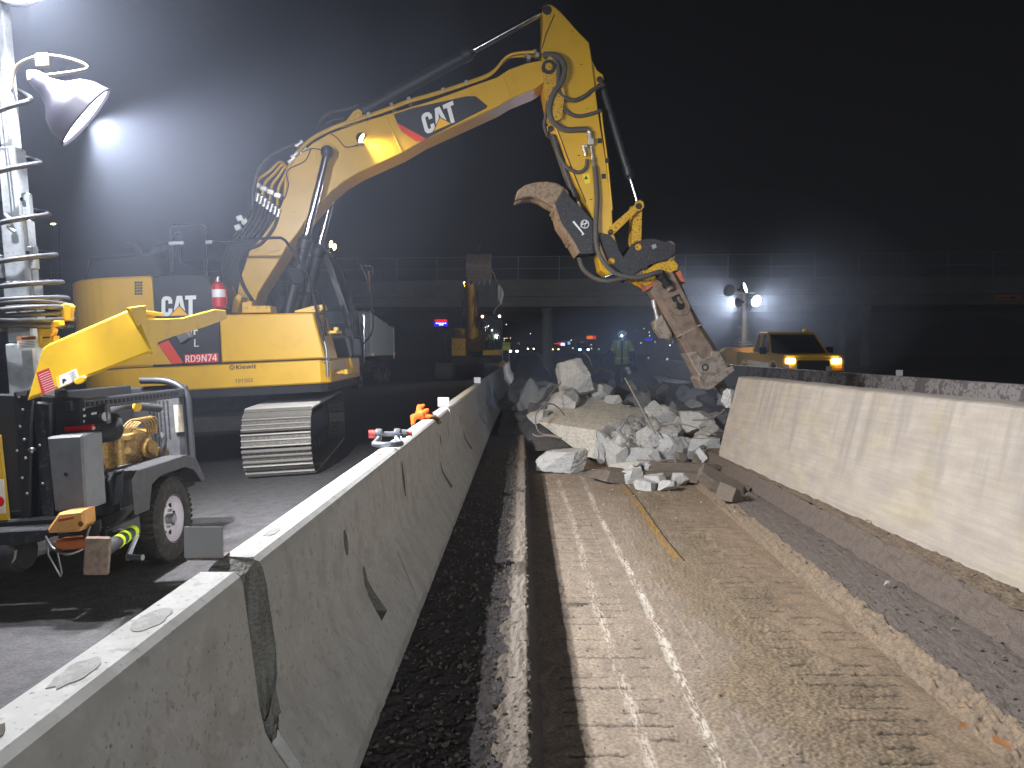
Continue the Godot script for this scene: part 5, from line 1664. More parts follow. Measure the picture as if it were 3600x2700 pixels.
	obj("fender_skirt", s, M.fender, root)
	tplate(root, "louvre_panel", [[401, 1668], [432, 1652], [424, 1800], [394, 1806]], 0.40, 0.42, M.black, 0.004)
	for k in 13:
		var f := k / 12.0
		var a := Vector2(408, 1676).lerp(Vector2(399, 1772), f)
		tplate(root, "louvre", [[a.x, a.y], [a.x + 20, a.y - 9], [a.x + 20, a.y - 5], [a.x, a.y + 4]], 0.42, 0.424, M.panel_grey, 0.0)
	var wh := grp("wheel", root, Transform3D(Basis.IDENTITY, Vector3(0.385, 0.31, -0.22)))
	s = g()
	lathe(s, Vector3(-0.10, 0, 0), Vector3.RIGHT, [[0.165, 0.0], [0.20, -0.005], [0.26, 0.0], [0.292, 0.012], [0.305, 0.03], [0.308, 0.10], [0.305, 0.17], [0.292, 0.188], [0.26, 0.2], [0.20, 0.205], [0.175, 0.198], [0.165, 0.19]], 40, true)
	obj("tyre", s, M.tyre, wh)
	s = g()
	for k in 44:
		var a := TAU * k / 44.0
		for x in [-0.075, 0.062]:
			bx(s, Vector3(x + 0.006, cos(a) * 0.304, sin(a) * 0.304), Vector3(0.05, 0.014, 0.026), 0.003, Basis(Vector3.RIGHT, a))
	obj("tread", s, M.tyre, wh)
	s = g()
	lathe(s, Vector3.ZERO, Vector3.RIGHT, [[0.0, 0.045], [0.05, 0.045], [0.07, 0.055], [0.10, 0.04], [0.135, 0.03], [0.140, 0.0], [0.15, 0.0], [0.155, 0.06], [0.17, 0.085], [0.178, 0.095], [0.172, 0.098]], 32, true)
	obj("rim", s, M.rim_white, wh)
	for k in 8:
		var a := TAU * (k + 0.3) / 8.0
		s = g()
		var hpoly := PackedVector2Array([Vector2(0.090, -0.012), Vector2(0.098, -0.018), Vector2(0.122, -0.006), Vector2(0.122, 0.006), Vector2(0.098, 0.018), Vector2(0.09, 0.012)])
		var hp2 := PackedVector2Array()
		for q in hpoly: hp2.append(q.rotated(a))
		prism(s, hp2, 0.040, 0.047, 0.0, Transform3D(Basis(Vector3(0, 1, 0), Vector3(0, 0, 1), Vector3(1, 0, 0)), Vector3.ZERO))
		obj("rim_hole", s, M.interior, wh)
	for k in 5:
		var a := TAU * k / 5.0
		s = g()
		cyl(s, Vector3(0.04, cos(a) * 0.062, sin(a) * 0.062), Vector3(0.075, cos(a) * 0.062, sin(a) * 0.062), 0.011, 0.010, 6)
		obj("wheel_nut", s, M.chrome, wh)
	s = g()
	lathe(s, Vector3(0.03, 0, 0), Vector3.RIGHT, [[0.04, 0.0], [0.036, 0.06], [0.03, 0.068], [0.0, 0.07]], 16)
	obj("hub_cap", s, M.steel, wh)
	s = g()
	cyl(s, Vector3(-0.7, 0.31, -0.22), Vector3(0.3, 0.31, -0.22), 0.035)
	bx(s, Vector3(0.25, 0.42, -0.2), Vector3(0.06, 0.06, 0.6), 0.01)
	obj("axle", s, M.matt_black, root)
	var w2 := wh.duplicate()
	w2.name = "wheel_001"
	root.add_child(w2)
	w2.transform = Transform3D(Basis(Vector3.UP, PI), Vector3(-1.1, 0.31, -0.22))
	# --- outrigger bar, side step and jack on the near side
	s = g()
	prism(s, pp(TF, [[-160, 1880], [0, 1868], [170, 1858], [166, 1876], [140, 1905], [60, 1922], [-160, 1932]], 1.0), 0.86, 1.0, 0.008)
	obj("outrigger_beam", s, M.black_worn, root)
	s = g()
	prism(s, pp(TF, [[30, 1855], [90, 1838], [154, 1832], [156, 1850], [60, 1858]], 0.8), 0.72, 0.8, 0.004)
	obj("beam_cover", s, M.panel_grey, root)
	s = g()
	lathe(s, tw(60, 1940, 0.9), Vector3(-1, -0.02, 0), [[0.0, -0.06], [0.10, -0.06], [0.12, -0.02], [0.12, 0.5]], 20)
	obj("tow_drum", s, M.track_frame, root)
	s = g()
	bx(s, tw(310, 1870, 0.74) + Vector3(0.02, -0.03, -0.1), Vector3(0.30, 0.13, 0.4), 0.012)
	obj("jack_mount", s, M.black, root)
	s = g()
	prism(s, pp(TF, [[282, 1868], [350, 1830], [352, 1864], [312, 1908]], 0.98), 0.96, 0.98, 0.002)
	prism(s, pp(TF, [[296, 1822], [352, 1820], [440, 1782], [444, 1800], [400, 1850], [330, 1880], [306, 1850]], 0.80), 0.70, 0.80, 0.008)
	obj("chock_holder", s, M.track_frame, root)
	for q in [[330, 1852], [332, 1875], [360, 1860]]:
		s = g()
		ball(s, tw(q[0], q[1], 0.805), Vector3(0.013, 0.013, 0.006), 8)
		obj("bolt", s, M.fitting, root)
	tplate(root, "small_label", [[362, 1862], [380, 1852], [382, 1860], [364, 1870]], 0.80, 0.804, M.decal_white, 0.0)
	var jk := grp("swivel_jack", root)
	var j0 := tw(345, 1952, 1.36)
	var j1 := tw(466, 1868, 0.66)
	s = g()
	cyl(s, j0, j1, 0.036, 0.036, 18)
	obj("jack_tube", s, M.black_worn, jk)
	for q in [[0.50, 0.56], [0.68, 0.74], [0.90, 1.0]]:
		s = g()
		cyl(s, j0.lerp(j1, q[0]), j0.lerp(j1, q[1]), 0.0385, 0.0385, 18)
		obj("reflective_band", s, M.hi_vis, jk)
	s = g()
	var jb := frame_of(j1 - j0)
	bx(s, j0 - jb.z * 0.012, Vector3(0.125, 0.20, 0.022), 0.014, Basis(jb.x, jb.y, jb.z) * Basis(Vector3(0, 0, 1), 0.12))
	obj("jack_foot", s, M.rust_plate, jk)
	s = g()
	tube(s, [j1, j1 + Vector3(0.035, -0.02, 0.02), tw(450, 1958, 0.68), tw(452, 1962, 0.70)], 0.016, 8)
	obj("crank_arm", s, M.galv, jk)
	s = g()
	cyl(s, tw(450, 1958, 0.7), tw(502, 1960, 0.72), 0.018, 0.018, 12)
	obj("crank_grip", s, M.steel, jk)
	s = g()
	tube(s, bend([tw(300, 1905, 0.98), tw(310, 1870, 1.0), tw(318, 1850, 1.0)], 4), 0.006, 6)
	tube(s, bend([tw(400, 1868, 0.82), tw(425, 1862, 0.84), tw(460, 1878, 0.8)], 4), 0.007, 6)
	tube(s, bend([tw(4, 1945, 1.0), tw(10, 1975, 1.0), tw(30, 1985, 1.0), tw(50, 1965, 1.0), tw(56, 1935, 1.0)], 5), 0.007, 6)
	obj("safety_lanyard", s, M.mast_dirty, jk)
	s = g()
	tube(s, bend([tw(160, 1885, 1.0), tw(185, 1925, 1.02), tw(235, 1948, 1.04), tw(290, 1930, 1.0), tw(304, 1898, 0.98)], 5), 0.009, 6)
	tube(s, [tw(166, 1892, 1.0), tw(170, 1950, 1.0), tw(214, 2028, 1.0), tw(218, 2015, 1.0), tw(200, 1935, 1.02)], 0.005, 6)
	obj("safety_cable", s, M.steel, root)
	# wooden wheel chock in its holder: a thing of its own
	var ck := thing("wheel_chock", "orange wooden wheel chock hung on the light tower's rear bumper", "chock", TF)
	s = g()
	prism(s, pp(TF, [[164, 1862], [205, 1804], [292, 1794], [296, 1846], [276, 1870], [168, 1876]], 1.06), 0.93, 1.06, 0.012)
	obj("upper_block", s, M.wood, ck)
	s = g()
	prism(s, pp(TF, [[205, 1824], [262, 1813], [258, 1824], [202, 1836]], 1.066), 1.05, 1.066, 0.002)
	obj("hand_slot", s, plain(c8(130, 70, 34), 0.8), ck)
	s = g()
	prism(s, pp(TF, [[186, 1905], [306, 1896], [298, 1930], [215, 1936], [196, 1926]], 1.02), 0.88, 1.02, 0.008)
	obj("lower_block", s, plain(c8(168, 92, 48), 0.8), ck)
	s = g()
	lathe(s, tw(284, 1842, 1.062), Vector3(0, 0, 1), [[0.0, 0.003], [0.014, 0.003], [0.016, 0.0]], 14)
	obj("rope_hole", s, plain(c8(110, 60, 30), 0.8), ck)
	# --- mast with its cable and lamps
	var base := Vector3(-0.15, 0.0, 0.3)
	mast(root, [[0.6, 1.62, 0.19], [1.62, 2.02, 0.165], [2.0, 2.42, 0.14], [2.40, 2.88, 0.115], [2.86, 4.02, 0.085]], base)
	for q in [[0.11, 2.5, -1], [-0.11, 2.12, 0], [0.12, 2.16, 1], [0.02, 1.8, 0]]:
		s = g()
		bx(s, base + Vector3(q[0], q[1], 0.06), Vector3(0.05, 0.15, 0.05), 0.008)
		obj("pulley_bracket", s, M.galv, root)
		s = g()
		cyl(s, base + Vector3(q[0] - 0.01, q[1] + 0.03, 0.08), base + Vector3(q[0] - 0.01, q[1] + 0.03, 0.10), 0.013, 0.013, 10)
		obj("bracket_bolt", s, M.chrome, root)
	for q in [[0.125, 1.75, 2.5], [-0.12, 1.7, 2.1], [0.02, 2.45, 3.6]]:
		s = g()
		cyl(s, base + Vector3(q[0], q[1], 0.085), base + Vector3(q[0] - 0.03, q[2], 0.07), 0.0045, 0.0045, 6)
		obj("hoist_wire", s, M.steel, root)
	s = g()
	tube(s, bend([base + Vector3(-0.02, 2.44, 0.085), base + Vector3(0.015, 2.40, 0.1), base + Vector3(0.0, 2.36, 0.1), base + Vector3(0.03, 2.33, 0.085)], 4), 0.012, 8)
	obj("hoist_hook", s, M.galv, root)
	s = g()
	var hx := []
	var ys := [3.55, 3.05, 2.68, 2.36, 2.12, 1.965, 1.88]
	for k in 6 * 24 + 1:
		var f := k / 24.0
		var i := mini(int(f), 5)
		var y := lerpf(ys[i], ys[i + 1], f - i)
		var r := lerpf(0.13, 0.27, k / 144.0)
		var a := TAU * f + PI * 0.5
		hx.append(base + Vector3(r * cos(a) - 0.02, y, r * sin(a)))
	tube(s, hx, 0.017, 10)
	obj("coiled_cable", s, M.cable, root)
	for k in 5:
		s = g()
		var cpth := []
		for j in 25:
			var a := TAU * j / 24.0
			cpth.append(base + Vector3((0.27 + 0.012 * (k % 2)) * cos(a) - 0.02, 1.86 - 0.034 * k + 0.01 * sin(a * 2.0 + k), (0.27 + 0.012 * (k % 2)) * sin(a)))
		tube(s, cpth, 0.018, 10)
		obj("cable_loop", s, M.cable, root)
	tplate(root, "cable_hanger", [[199, 1112], [204, 1086], [214, 1072], [228, 1066], [246, 1068], [254, 1078], [250, 1096], [248, 1127], [200, 1127]], 0.30, 0.34, M.hood, 0.006)
	tplate(root, "mast_bracket", [[128, 1150], [160, 1140], [160, 1130], [208, 1126], [210, 1142], [186, 1150], [186, 1166], [180, 1180], [192, 1180], [190, 1206], [160, 1215], [134, 1222]], 0.36, 0.42, M.hood, 0.006)
	tplate(root, "warning_label", [[58, 1184], [126, 1180], [129, 1222], [62, 1227]], 0.42, 0.423, M.decal_white, 0.0)
	tplate(root, "warning_band", [[59, 1185], [125.5, 1181], [126.5, 1194], [60, 1198]], 0.4232, 0.4238, plain(c8(226, 130, 40), 0.5), 0.0)
	words(root, "WARNING", plane_frame(TF, [76, 1194], [123, 1191], [75.5, 1185], 0.4242, 1.0, 1.0), M.decal_black, "lettering", true)
	for k in 4:
		tplate(root, "label_line", [[66, 1202 + k * 5.5], [121, 1198.5 + k * 5.5], [121, 1200.5 + k * 5.5], [66, 1204 + k * 5.5]], 0.4232, 0.4238, M.panel_grey, 0.0)
	tplate(root, "warning_label", [[140, 1182], [178, 1180], [180, 1208], [142, 1212]], 0.421, 0.424, plain(c8(236, 190, 60), 0.5), 0.0)
	words(root, "WARNING", plane_frame(TF, [150, 1190], [177, 1188.5], [150, 1184], 0.4246, 1.0, 1.0), M.decal_black, "lettering", true)
	# crossbar and arms at the top, then the lamps
	s = g()
	bx(s, base + Vector3(0.0, 4.0, 0.0), Vector3(0.9, 0.06, 0.06), 0.008)
	obj("crossbar", s, M.galv, root)
	var f1 := tw(300, 410, 0.32)
	var a1: Vector3 = TF.basis.inverse() * Vector3(0.72, -0.62, -0.43).normalized()
	s = g()
	var neck := f1 - a1 * 0.34
	tube(s, bend([base + Vector3(0.04, 3.25, 0.02), base + Vector3(0.10, 3.40, 0.02), tw(160, 196, 0.32), tw(270, 215, 0.32), tw(300, 245, 0.32), neck], 5), 0.011, 8)
	bx(s, neck, Vector3(0.07, 0.07, 0.07), 0.01)
	bx(s, tw(152, 215, 0.32), Vector3(0.09, 0.09, 0.05), 0.01)
	obj("lamp_arm", s, M.mast_dirty, root)
	flood(root, f1, a1, 0.235, LAMP * 1.25)
	var up := func(v: Vector3) -> Vector3: return TF.basis.inverse() * v.normalized()
	flood(root, Vector3(0.08, 3.94, 0.40), up.call(Vector3(0.62, -0.62, 0.10)), 0.235, LAMP * 0.95)
	flood(root, Vector3(-0.50, 3.98, 0.10), up.call(Vector3(-0.05, -0.42, -0.9)), 0.235, LAMP * 0.5)
	flood(root, Vector3(-0.30, 4.15, 1.1), up.call(Vector3(0.35, -0.72, 0.3)), 0.235, LAMP * 0.5)

# ---------- small things lying on the barrier and the floor ----------
func small_things() -> void:
	var s: SurfaceTool
	# bow shackle
	var sp := Vector3(-0.885, 0.813, -5.0)
	var sh := thing("bow_shackle", "galvanised bow shackle with pink pin lying on the long barrier", "shackle", Transform3D(Basis(Vector3.UP, 0.15), sp))
	s = g()
	var bow := []
	for k in 17:
		var a := PI * k / 16.0
		bow.append(Vector3(0.085 * cos(a), 0.024, 0.03 + 0.085 * sin(a)))
	var path := [Vector3(0.06, 0.075, -0.05), Vector3(0.06, 0.045, -0.03)]
	for b in bow: path.append(b)
	path.append_array([Vector3(-0.06, 0.045, -0.03), Vector3(-0.06, 0.075, -0.05)])
	tube(s, bend(path, 2), 0.019, 12)
	for x in [-0.06, 0.06]: lathe(s, Vector3(x - 0.02, 0.075, -0.06), Vector3.RIGHT, [[0.0, 0.0], [0.034, 0.0], [0.036, 0.01], [0.036, 0.03], [0.034, 0.04], [0.0, 0.04]], 16)
	obj("bow", s, M.shackle, sh)
	s = g()
	cyl(s, Vector3(-0.10, 0.075, -0.06), Vector3(0.14, 0.075, -0.06), 0.017, 0.017, 12)
	obj("pin", s, M.shackle, sh)
	s = g()
	cyl(s, Vector3(-0.125, 0.075, -0.06), Vector3(-0.085, 0.075, -0.06), 0.03, 0.03, 6)
	cyl(s, Vector3(0.125, 0.075, -0.06), Vector3(0.16, 0.075, -0.06), 0.018, 0.016, 10)
	obj("painted_pin_end", s, M.pink_paint, sh)
	s = g()
	cyl(s, Vector3(0.09, 0.075, -0.06), Vector3(0.12, 0.075, -0.06), 0.032, 0.032, 6)
	obj("nut", s, M.shackle, sh)
	# glove draped over the top of the barrier: crumpled cuff, palm and five fingers in one skin
	var gl := thing("work_glove", "orange work glove draped over the barrier beside the white marker", "glove", Transform3D(Basis(Vector3.UP, 0.35), Vector3(-0.89, 0.813, -7.0)))
	var gb := [[Vector3(-0.13, -0.03, 0.05), Vector3(-0.115, 0.03, 0.045), 0.018, 0.024], [Vector3(-0.115, 0.03, 0.045), Vector3(-0.05, 0.035, 0.04), 0.026, 0.03], [Vector3(-0.115, 0.02, -0.03), Vector3(-0.04, 0.03, -0.03), 0.024, 0.028], [Vector3(-0.07, 0.03, 0.0), Vector3(0.05, 0.028, 0.0), 0.03, 0.03], [Vector3(0.0, 0.025, 0.03), Vector3(0.05, 0.02, -0.03), 0.024, 0.022],
		[Vector3(-0.06, 0.05, -0.02), Vector3(-0.045, 0.10, -0.03), 0.03, 0.03], [Vector3(-0.045, 0.10, -0.03), Vector3(-0.015, 0.125, -0.02), 0.028, 0.016], [Vector3(-0.05, 0.10, -0.05), Vector3(-0.06, 0.125, -0.02), 0.022, 0.012], [Vector3(-0.03, 0.06, 0.02), Vector3(0.01, 0.085, 0.03), 0.026, 0.018], [Vector3(-0.12, 0.0, 0.0), Vector3(-0.125, -0.05, 0.0), 0.02, 0.012]]
	for k in 4:
		var z := 0.034 - 0.024 * k
		gb.append([Vector3(0.05, 0.026, z), Vector3(0.10, 0.010, z * 1.15), 0.013, 0.012])
		gb.append([Vector3(0.10, 0.010, z * 1.15), Vector3(0.125 + 0.012 * (k % 2), -0.03 - 0.008 * k, z * 1.3), 0.012, 0.009])
	gb.append([Vector3(0.02, 0.03, 0.04), Vector3(0.075, 0.035, 0.07), 0.014, 0.011])
	var gn := nz(26.0, 141, 2)
	s = body_mesh(gb, 0.008, 0.012, func(p: Vector3) -> Color:
		var m := gn.get_noise_3dv(p)
		return Color(0.16, 0.07, 0.035) if p.x > 0.035 + 0.02 * m else Color(0.80 + 0.2 * m, 0.15 + 0.05 * m, 0.012))
	obj("glove", s, M.body_paint, gl)
	# pale stone in the right hand strip, bits of brown leaf
	var st := obj("white_stone", stone(521, 3, 0.06), M.pale_chip)
	var wp := py(3122, 2062, -0.165)
	st.transform = Transform3D(Basis(Vector3(0.3, 1, 0.2).normalized(), 0.6) * Basis.from_scale(Vector3(0.034, 0.024, 0.02)), wp + Vector3(0, 0.018, 0))
	tag(st, "small white stone lying on the dark strip by the tall barrier", "stone")
	for q in [["brown leaf on the milled floor near the bottom right corner", 3520, 2625, -0.17, 0.05], ["curled orange leaf on the soil bank, bottom right", 3390, 2560, -0.15, 0.035], ["tiny yellow leaf halfway along the soil bank", 2664, 1948, -0.16, 0.028], ["yellow leaf on the dark strip beside the white stone", 2790, 1842, -0.09, 0.022], ["brown leaf on the ledge at the foot of the tall barrier", 3050, 1835, 0.02, 0.035], ["small leaf by the loose asphalt lumps", 2530, 1780, -0.17, 0.028], ["pale leaf lying in the right foreground", 3380, 2495, -0.19, 0.022]]:
		var lp := py(q[1], q[2], q[3])
		s = g()
		var r: float = q[4]
		var top := [Vector3(-1, 0.1, 0), Vector3(-0.4, 0.3, 0.42), Vector3(0.3, 0.2, 0.5), Vector3(1.1, 0.35, 0.1), Vector3(0.4, 0.1, -0.4), Vector3(-0.4, 0.25, -0.36)]
		for k in 6:
			tri(s, Vector3(0, 0.1, 0) * r, top[k] * r, top[(k + 1) % 6] * r, Vector3.UP, 1)
			tri(s, Vector3(0, 0.04, 0) * r, top[k] * r, top[(k + 1) % 6] * r, Vector3.DOWN, 2)
		var lf := obj("dry_leaf", s, M.leaf)
		lf.transform = Transform3D(Basis(Vector3.UP, q[1] * 0.37), lp + Vector3(0, 0.006, 0))
		tag(lf, q[0], "leaf", "dry leaves on the ground")

# ---------- rubble ----------
func rubble() -> void:
	var s: SurfaceTool
	# the big slab: a fallen length of barrier, top face up, right end shattered
	var sl := thing("concrete_slab", "big tilted slab of broken barrier with rough shattered right end", "slab")
	var no := nz(2.3, 71, 4)
	var c := [Vector3(0.23, 0.31, -12.2), Vector3(1.11, 0.25, -11.4), Vector3(1.95, 0.04, -11.3), Vector3(0.88, 0.67, -14.2), Vector3(2.15, 0.42, -13.3), Vector3(2.62, 0.20, -12.5)]
	var nu := 44
	var nv := 24
	var top := []
	for j in nv + 1:
		var v := float(j) / nv
		var row := []
		for i in nu + 1:
			var u := float(i) / nu
			var a: Vector3 = c[0].lerp(c[1], u / 0.58) if u < 0.58 else c[1].lerp(c[2], (u - 0.58) / 0.42)
			var b: Vector3 = c[3].lerp(c[4], u / 0.58) if u < 0.58 else c[4].lerp(c[5], (u - 0.58) / 0.42)
			var p := a.lerp(b, v)
			# ragged rim at the back and the left, shattered on the right
			var rag := maxf(0.0, v - 0.86) * 7.0
			var sh := smoothstep(0.50 + 0.1 * no.get_noise_1d(v * 6.0), 0.72, u) * (1.0 - 0.35 * v)
			p += Vector3(0.14 * no.get_noise_2d(u * 4.0, v * 3.0 + 9.0) * rag, 0.10 * no.get_noise_2d(u * 7.0, v * 7.0) * maxf(rag * 0.6, sh * 2.0), 0.20 * no.get_noise_1d(u * 9.0) * rag)
			p.y -= 0.16 * sh * (0.5 + no.get_noise_2d(u * 3.0, v * 3.0))
			p += Vector3(0.0, 0.004 * no.get_noise_2d(u * 30.0, v * 30.0), 0.0)
			row.append(p)
		top.append(row)
	var down := Vector3(-0.04, -0.42, -0.05)
	for part in [["slab_face", 0.0, 0.56, M.slab_top], ["shattered_end", 0.56, 1.0, M.rubble]]:
		s = g()
		for j in nv:
			for i in nu:
				var u := (i + 0.5) / nu
				if u < part[1] or u > part[2]: continue
				quad(s, top[j][i], top[j][i + 1], top[j + 1][i + 1], top[j + 1][i], Vector3.UP, 1)
		obj(part[0], s, part[3], sl)
	for part in [["slab_side", 0.0, 0.56, M.slab_top], ["broken_side", 0.56, 1.0, M.rubble]]:
		s = g()
		for i in nu:
			var u := (i + 0.5) / nu
			if u < part[1] or u > part[2]: continue
			for q in [[0, Vector3(-0.3, 0, 1)], [nv, Vector3(0.2, 0, -1)]]:
				for k in 5:
					var P := []
					for e in [[i, k], [i + 1, k], [i + 1, k + 1], [i, k + 1]]:
						var b: Vector3 = top[q[0]][e[0]]
						var f: float = e[1] / 5.0
						var th := clampf(float(e[0]) / nu / 0.5, 0.04, 1.0)
						var r: float = 0.10 * no.get_noise_2d(e[0] * 0.6, e[1] * 2.0 + q[0]) if part[1] > 0.1 and e[0] > 0.57 * nu and e[1] > 0 else 0.0
						P.append(b + down * f * th + Vector3(r * 0.6, 0, r))
					quad(s, P[0], P[1], P[2], P[3], q[1], 1 if part[1] < 0.1 else -1)
		for j in nv:
			for q in [[0, Vector3.LEFT], [nu, Vector3.RIGHT]]:
				if (q[0] == 0) != (part[1] < 0.1): continue
				var th := 0.04 if q[0] == 0 else 1.0
				quad(s, top[j][q[0]], top[j + 1][q[0]], top[j + 1][q[0]] + down * th, top[j][q[0]] + down * th, q[1])
		obj(part[0], s, part[3], sl)
	s = g()
	for i in nu:
		var e0 := down * clampf(float(i) / nu / 0.5, 0.04, 1.0)
		var e1 := down * clampf(float(i + 1) / nu / 0.5, 0.04, 1.0)
		quad(s, top[0][i] + e0, top[0][i + 1] + e1, top[nv][i + 1] + e1, top[nv][i] + e0, Vector3.DOWN)
	obj("slab_underside", s, M.rubble_dark, sl)
	# chunks one can tell apart: label, u, v of the middle, distance, width, height, depth, material, seed, lean
	var L := [
		["long pale block lying alone left of the slab on the milled floor", 1984, 1622, 10.45, 0.64, 0.27, 0.36, 0, 11, 0.05],
		["upright chunk under the lower corner of the slab", 2172, 1604, 10.75, 0.30, 0.40, 0.30, 0, 12, 0.1],
		["wide pale chunk below the shattered end of the slab", 2256, 1622, 10.75, 0.50, 0.34, 0.34, 0, 13, -0.1],
		["angular chunk on top of the slab's broken end", 2306, 1534, 11.1, 0.46, 0.30, 0.36, 0, 14, 0.3],
		["chunk wedged behind the angular one, right of the slab", 2366, 1580, 11.0, 0.42, 0.36, 0.36, 0, 15, -0.2],
		["smooth boulder of concrete beside the foot of the tall barrier", 2450, 1592, 11.1, 0.46, 0.36, 0.36, 0, 16, 0.1],
		["small chunk against the end of the tall barrier", 2508, 1618, 10.9, 0.22, 0.24, 0.22, 0, 17, 0.2],
		["rounded boulder behind, near the broken barrier end", 2452, 1484, 12.2, 0.46, 0.30, 0.4, 0, 18, 0.0],
		["low chunk between the boulders and the tall barrier", 2485, 1532, 11.8, 0.40, 0.22, 0.36, 0, 19, 0.3],
		["tall upright block with a split side above the slab's left end", 2020, 1330, 13.4, 0.54, 0.58, 0.46, 0, 20, 0.25],
		["leaning boulder right of the upright block, behind the slab", 2108, 1380, 13.6, 0.46, 0.34, 0.4, 0, 21, -0.5],
		["shoulder of broken concrete joining the upright block to the slab", 1985, 1412, 12.9, 0.46, 0.36, 0.5, 0, 22, 0.5],
		["small round chunk on the back edge of the slab", 2158, 1408, 13.2, 0.26, 0.16, 0.22, 0, 23, 0.0],
		["pale chip heap at the left corner of the slab", 1893, 1466, 12.2, 0.34, 0.16, 0.3, 0, 24, 0.2],
		["dark flat lump of asphalt lying before the chunks", 2145, 1668, 9.65, 0.40, 0.13, 0.34, 1, 25, -0.15],
		["long dark asphalt bar lying across the chunks", 2432, 1646, 9.9, 0.70, 0.13, 0.24, 1, 26, -0.03],
		["shorter asphalt bar under the long one", 2336, 1674, 9.6, 0.42, 0.11, 0.2, 1, 27, 0.05],
		["asphalt bar tucked below at the right", 2452, 1676, 9.45, 0.36, 0.10, 0.2, 1, 28, 0.0],
		["ribbed lump of asphalt fallen on the soil bank", 2530, 1700, 8.45, 0.46, 0.20, 0.40, 1, 29, -0.5],
		["dark ball of asphalt at the near end of the ribbed lump", 2575, 1738, 7.95, 0.20, 0.15, 0.2, 1, 30, -0.3],
		["flat pale flagstone piece on the dark strip by the ribbed lump", 2590, 1708, 8.6, 0.26, 0.09, 0.2, 1, 31, -0.45],
		["pale pointed chip in front, leftmost of the small white row", 2222, 1680, 9.56, 0.22, 0.20, 0.2, 0, 32, 0.2],
		["flat pale chip in front, second of the small white row", 2262, 1702, 9.12, 0.26, 0.15, 0.2, 0, 33, 0.0],
		["pale chip in front, third of the small white row", 2312, 1694, 9.27, 0.22, 0.15, 0.18, 0, 34, 0.1],
		["low pale chip in front, fourth of the small white row", 2348, 1706, 9.04, 0.22, 0.10, 0.18, 0, 35, 0.0],
		["upright pale chip at the right end of the small white row", 2396, 1686, 9.43, 0.20, 0.18, 0.18, 0, 36, -0.1],
		["cream coloured flat chip among the chunks", 2200, 1642, 10.5, 0.26, 0.12, 0.2, 2, 37, 0.1],
	]
	for q in L:
		var p := pz(q[1], q[2], -q[3] * 1.035)
		var shp := Vector3(q[4], q[5], q[6]) * 0.72
		var o := obj("asphalt_lump" if q[7] == 1 else "concrete_chunk", stone(q[8], 4, 0.03, Vector3.ONE, 11 if q[7] == 0 else 4, true), [M.rubble, M.asphalt_lump, M.slab_top][q[7]])
		o.transform = Transform3D(Basis(Vector3(0, 0, 1), q[9]) * Basis.from_scale(shp) * Basis(Vector3.UP, q[8] * 0.7), p)
		tag(o, q[0], "asphalt lump" if q[7] == 1 else "concrete chunk")
	# fragments filling the gaps of the near heap
	var rf := RandomNumberGenerator.new()
	rf.seed = 19
	for k in 24:
		var f := rf.randf()
		var u := lerpf(2080.0, 2540.0, rf.randf())
		var v := lerpf(1560.0, 1700.0, f) - (2540.0 - u) * 0.02
		if u < 2140.0 and v < 1640.0: v = rf.randf_range(1650.0, 1690.0)
		var far := v < 1640.0
		var p := pz(u, v, -11.0) if far else py(u, v, -0.24)
		var sz := rf.randf_range(0.035, 0.11) * (1.3 if far else 0.8)
		var o := obj("concrete_fragment", stone(240 + k % 9, 3, 0.035, Vector3.ONE, 8, true), M.rubble if rf.randf() < 0.8 else M.asphalt_lump)
		o.transform = Transform3D(Basis(Vector3(rf.randfn(), rf.randfn(), rf.randfn()).normalized(), rf.randf() * TAU) * Basis.from_scale(Vector3(1.2, 0.8, 1.0) * sz), p)
		tag(o, "small concrete fragment %s" % ("wedged among the chunks below the slab's broken end" if far else "lying on the milled floor in front of the chunks"), "concrete chunk", "small fragments of the near heap")
	# the shaded heap behind
	var r := RandomNumberGenerator.new()
	r.seed = 8
	for k in 150:
		var z := 12.9 + 15.0 * pow(r.randf(), 1.25)
		var x := r.randf_range(0.15, 5.8) if z > 13.8 else r.randf_range(2.0, 4.6)
		if z < 14.6 and x < 1.6 and x > 0.3: continue
		if z > 15.0 and r.randf() < 0.35: x = r.randf_range(-0.25, 1.2)
		var h := 0.62 * smoothstep(12.6, 15.0, z) * (1.0 - 0.75 * smoothstep(16.0, 26.0, z)) * clampf(1.0 - absf(x - 2.6) / 4.6, 0.2, 1.0)
		var sz := r.randf_range(0.16, 0.46) * (1.25 if r.randf() < 0.2 else 1.0)
		var pale := r.randf() > 0.7
		var o := obj("rubble_chunk", stone(200 + k % 14, 3, 0.03, Vector3.ONE, 9, true), M.rubble if pale else M.rubble_dark)
		var b := Basis(Vector3(r.randfn(), r.randfn(), r.randfn()).normalized(), r.randf() * TAU)
		o.transform = Transform3D(b * Basis.from_scale(Vector3(1, r.randf_range(0.6, 0.95), r.randf_range(0.7, 1.2)) * sz), Vector3(x, -0.12 + h * r.randf_range(0.35, 1.0) + sz * 0.25, -z))
		var where_ := ("by the left barriers" if x < 0.9 else ("in the middle" if x < 2.8 else "behind the hammer"))
		tag(o, "%s %s of concrete, %s of the dusty heap, %s" % ["pale" if pale else "dark grey", "big block" if sz > 0.34 else ("lump" if sz > 0.24 else "small piece"), "front" if z < 15.5 else ("middle" if z < 19.0 else "back"), where_], "concrete chunk", "rubble in the heap behind the slab")
	# heap core so that the stones lie on something
	s = g()
	var hn := nz(0.9, 91, 3)
	var grid := []
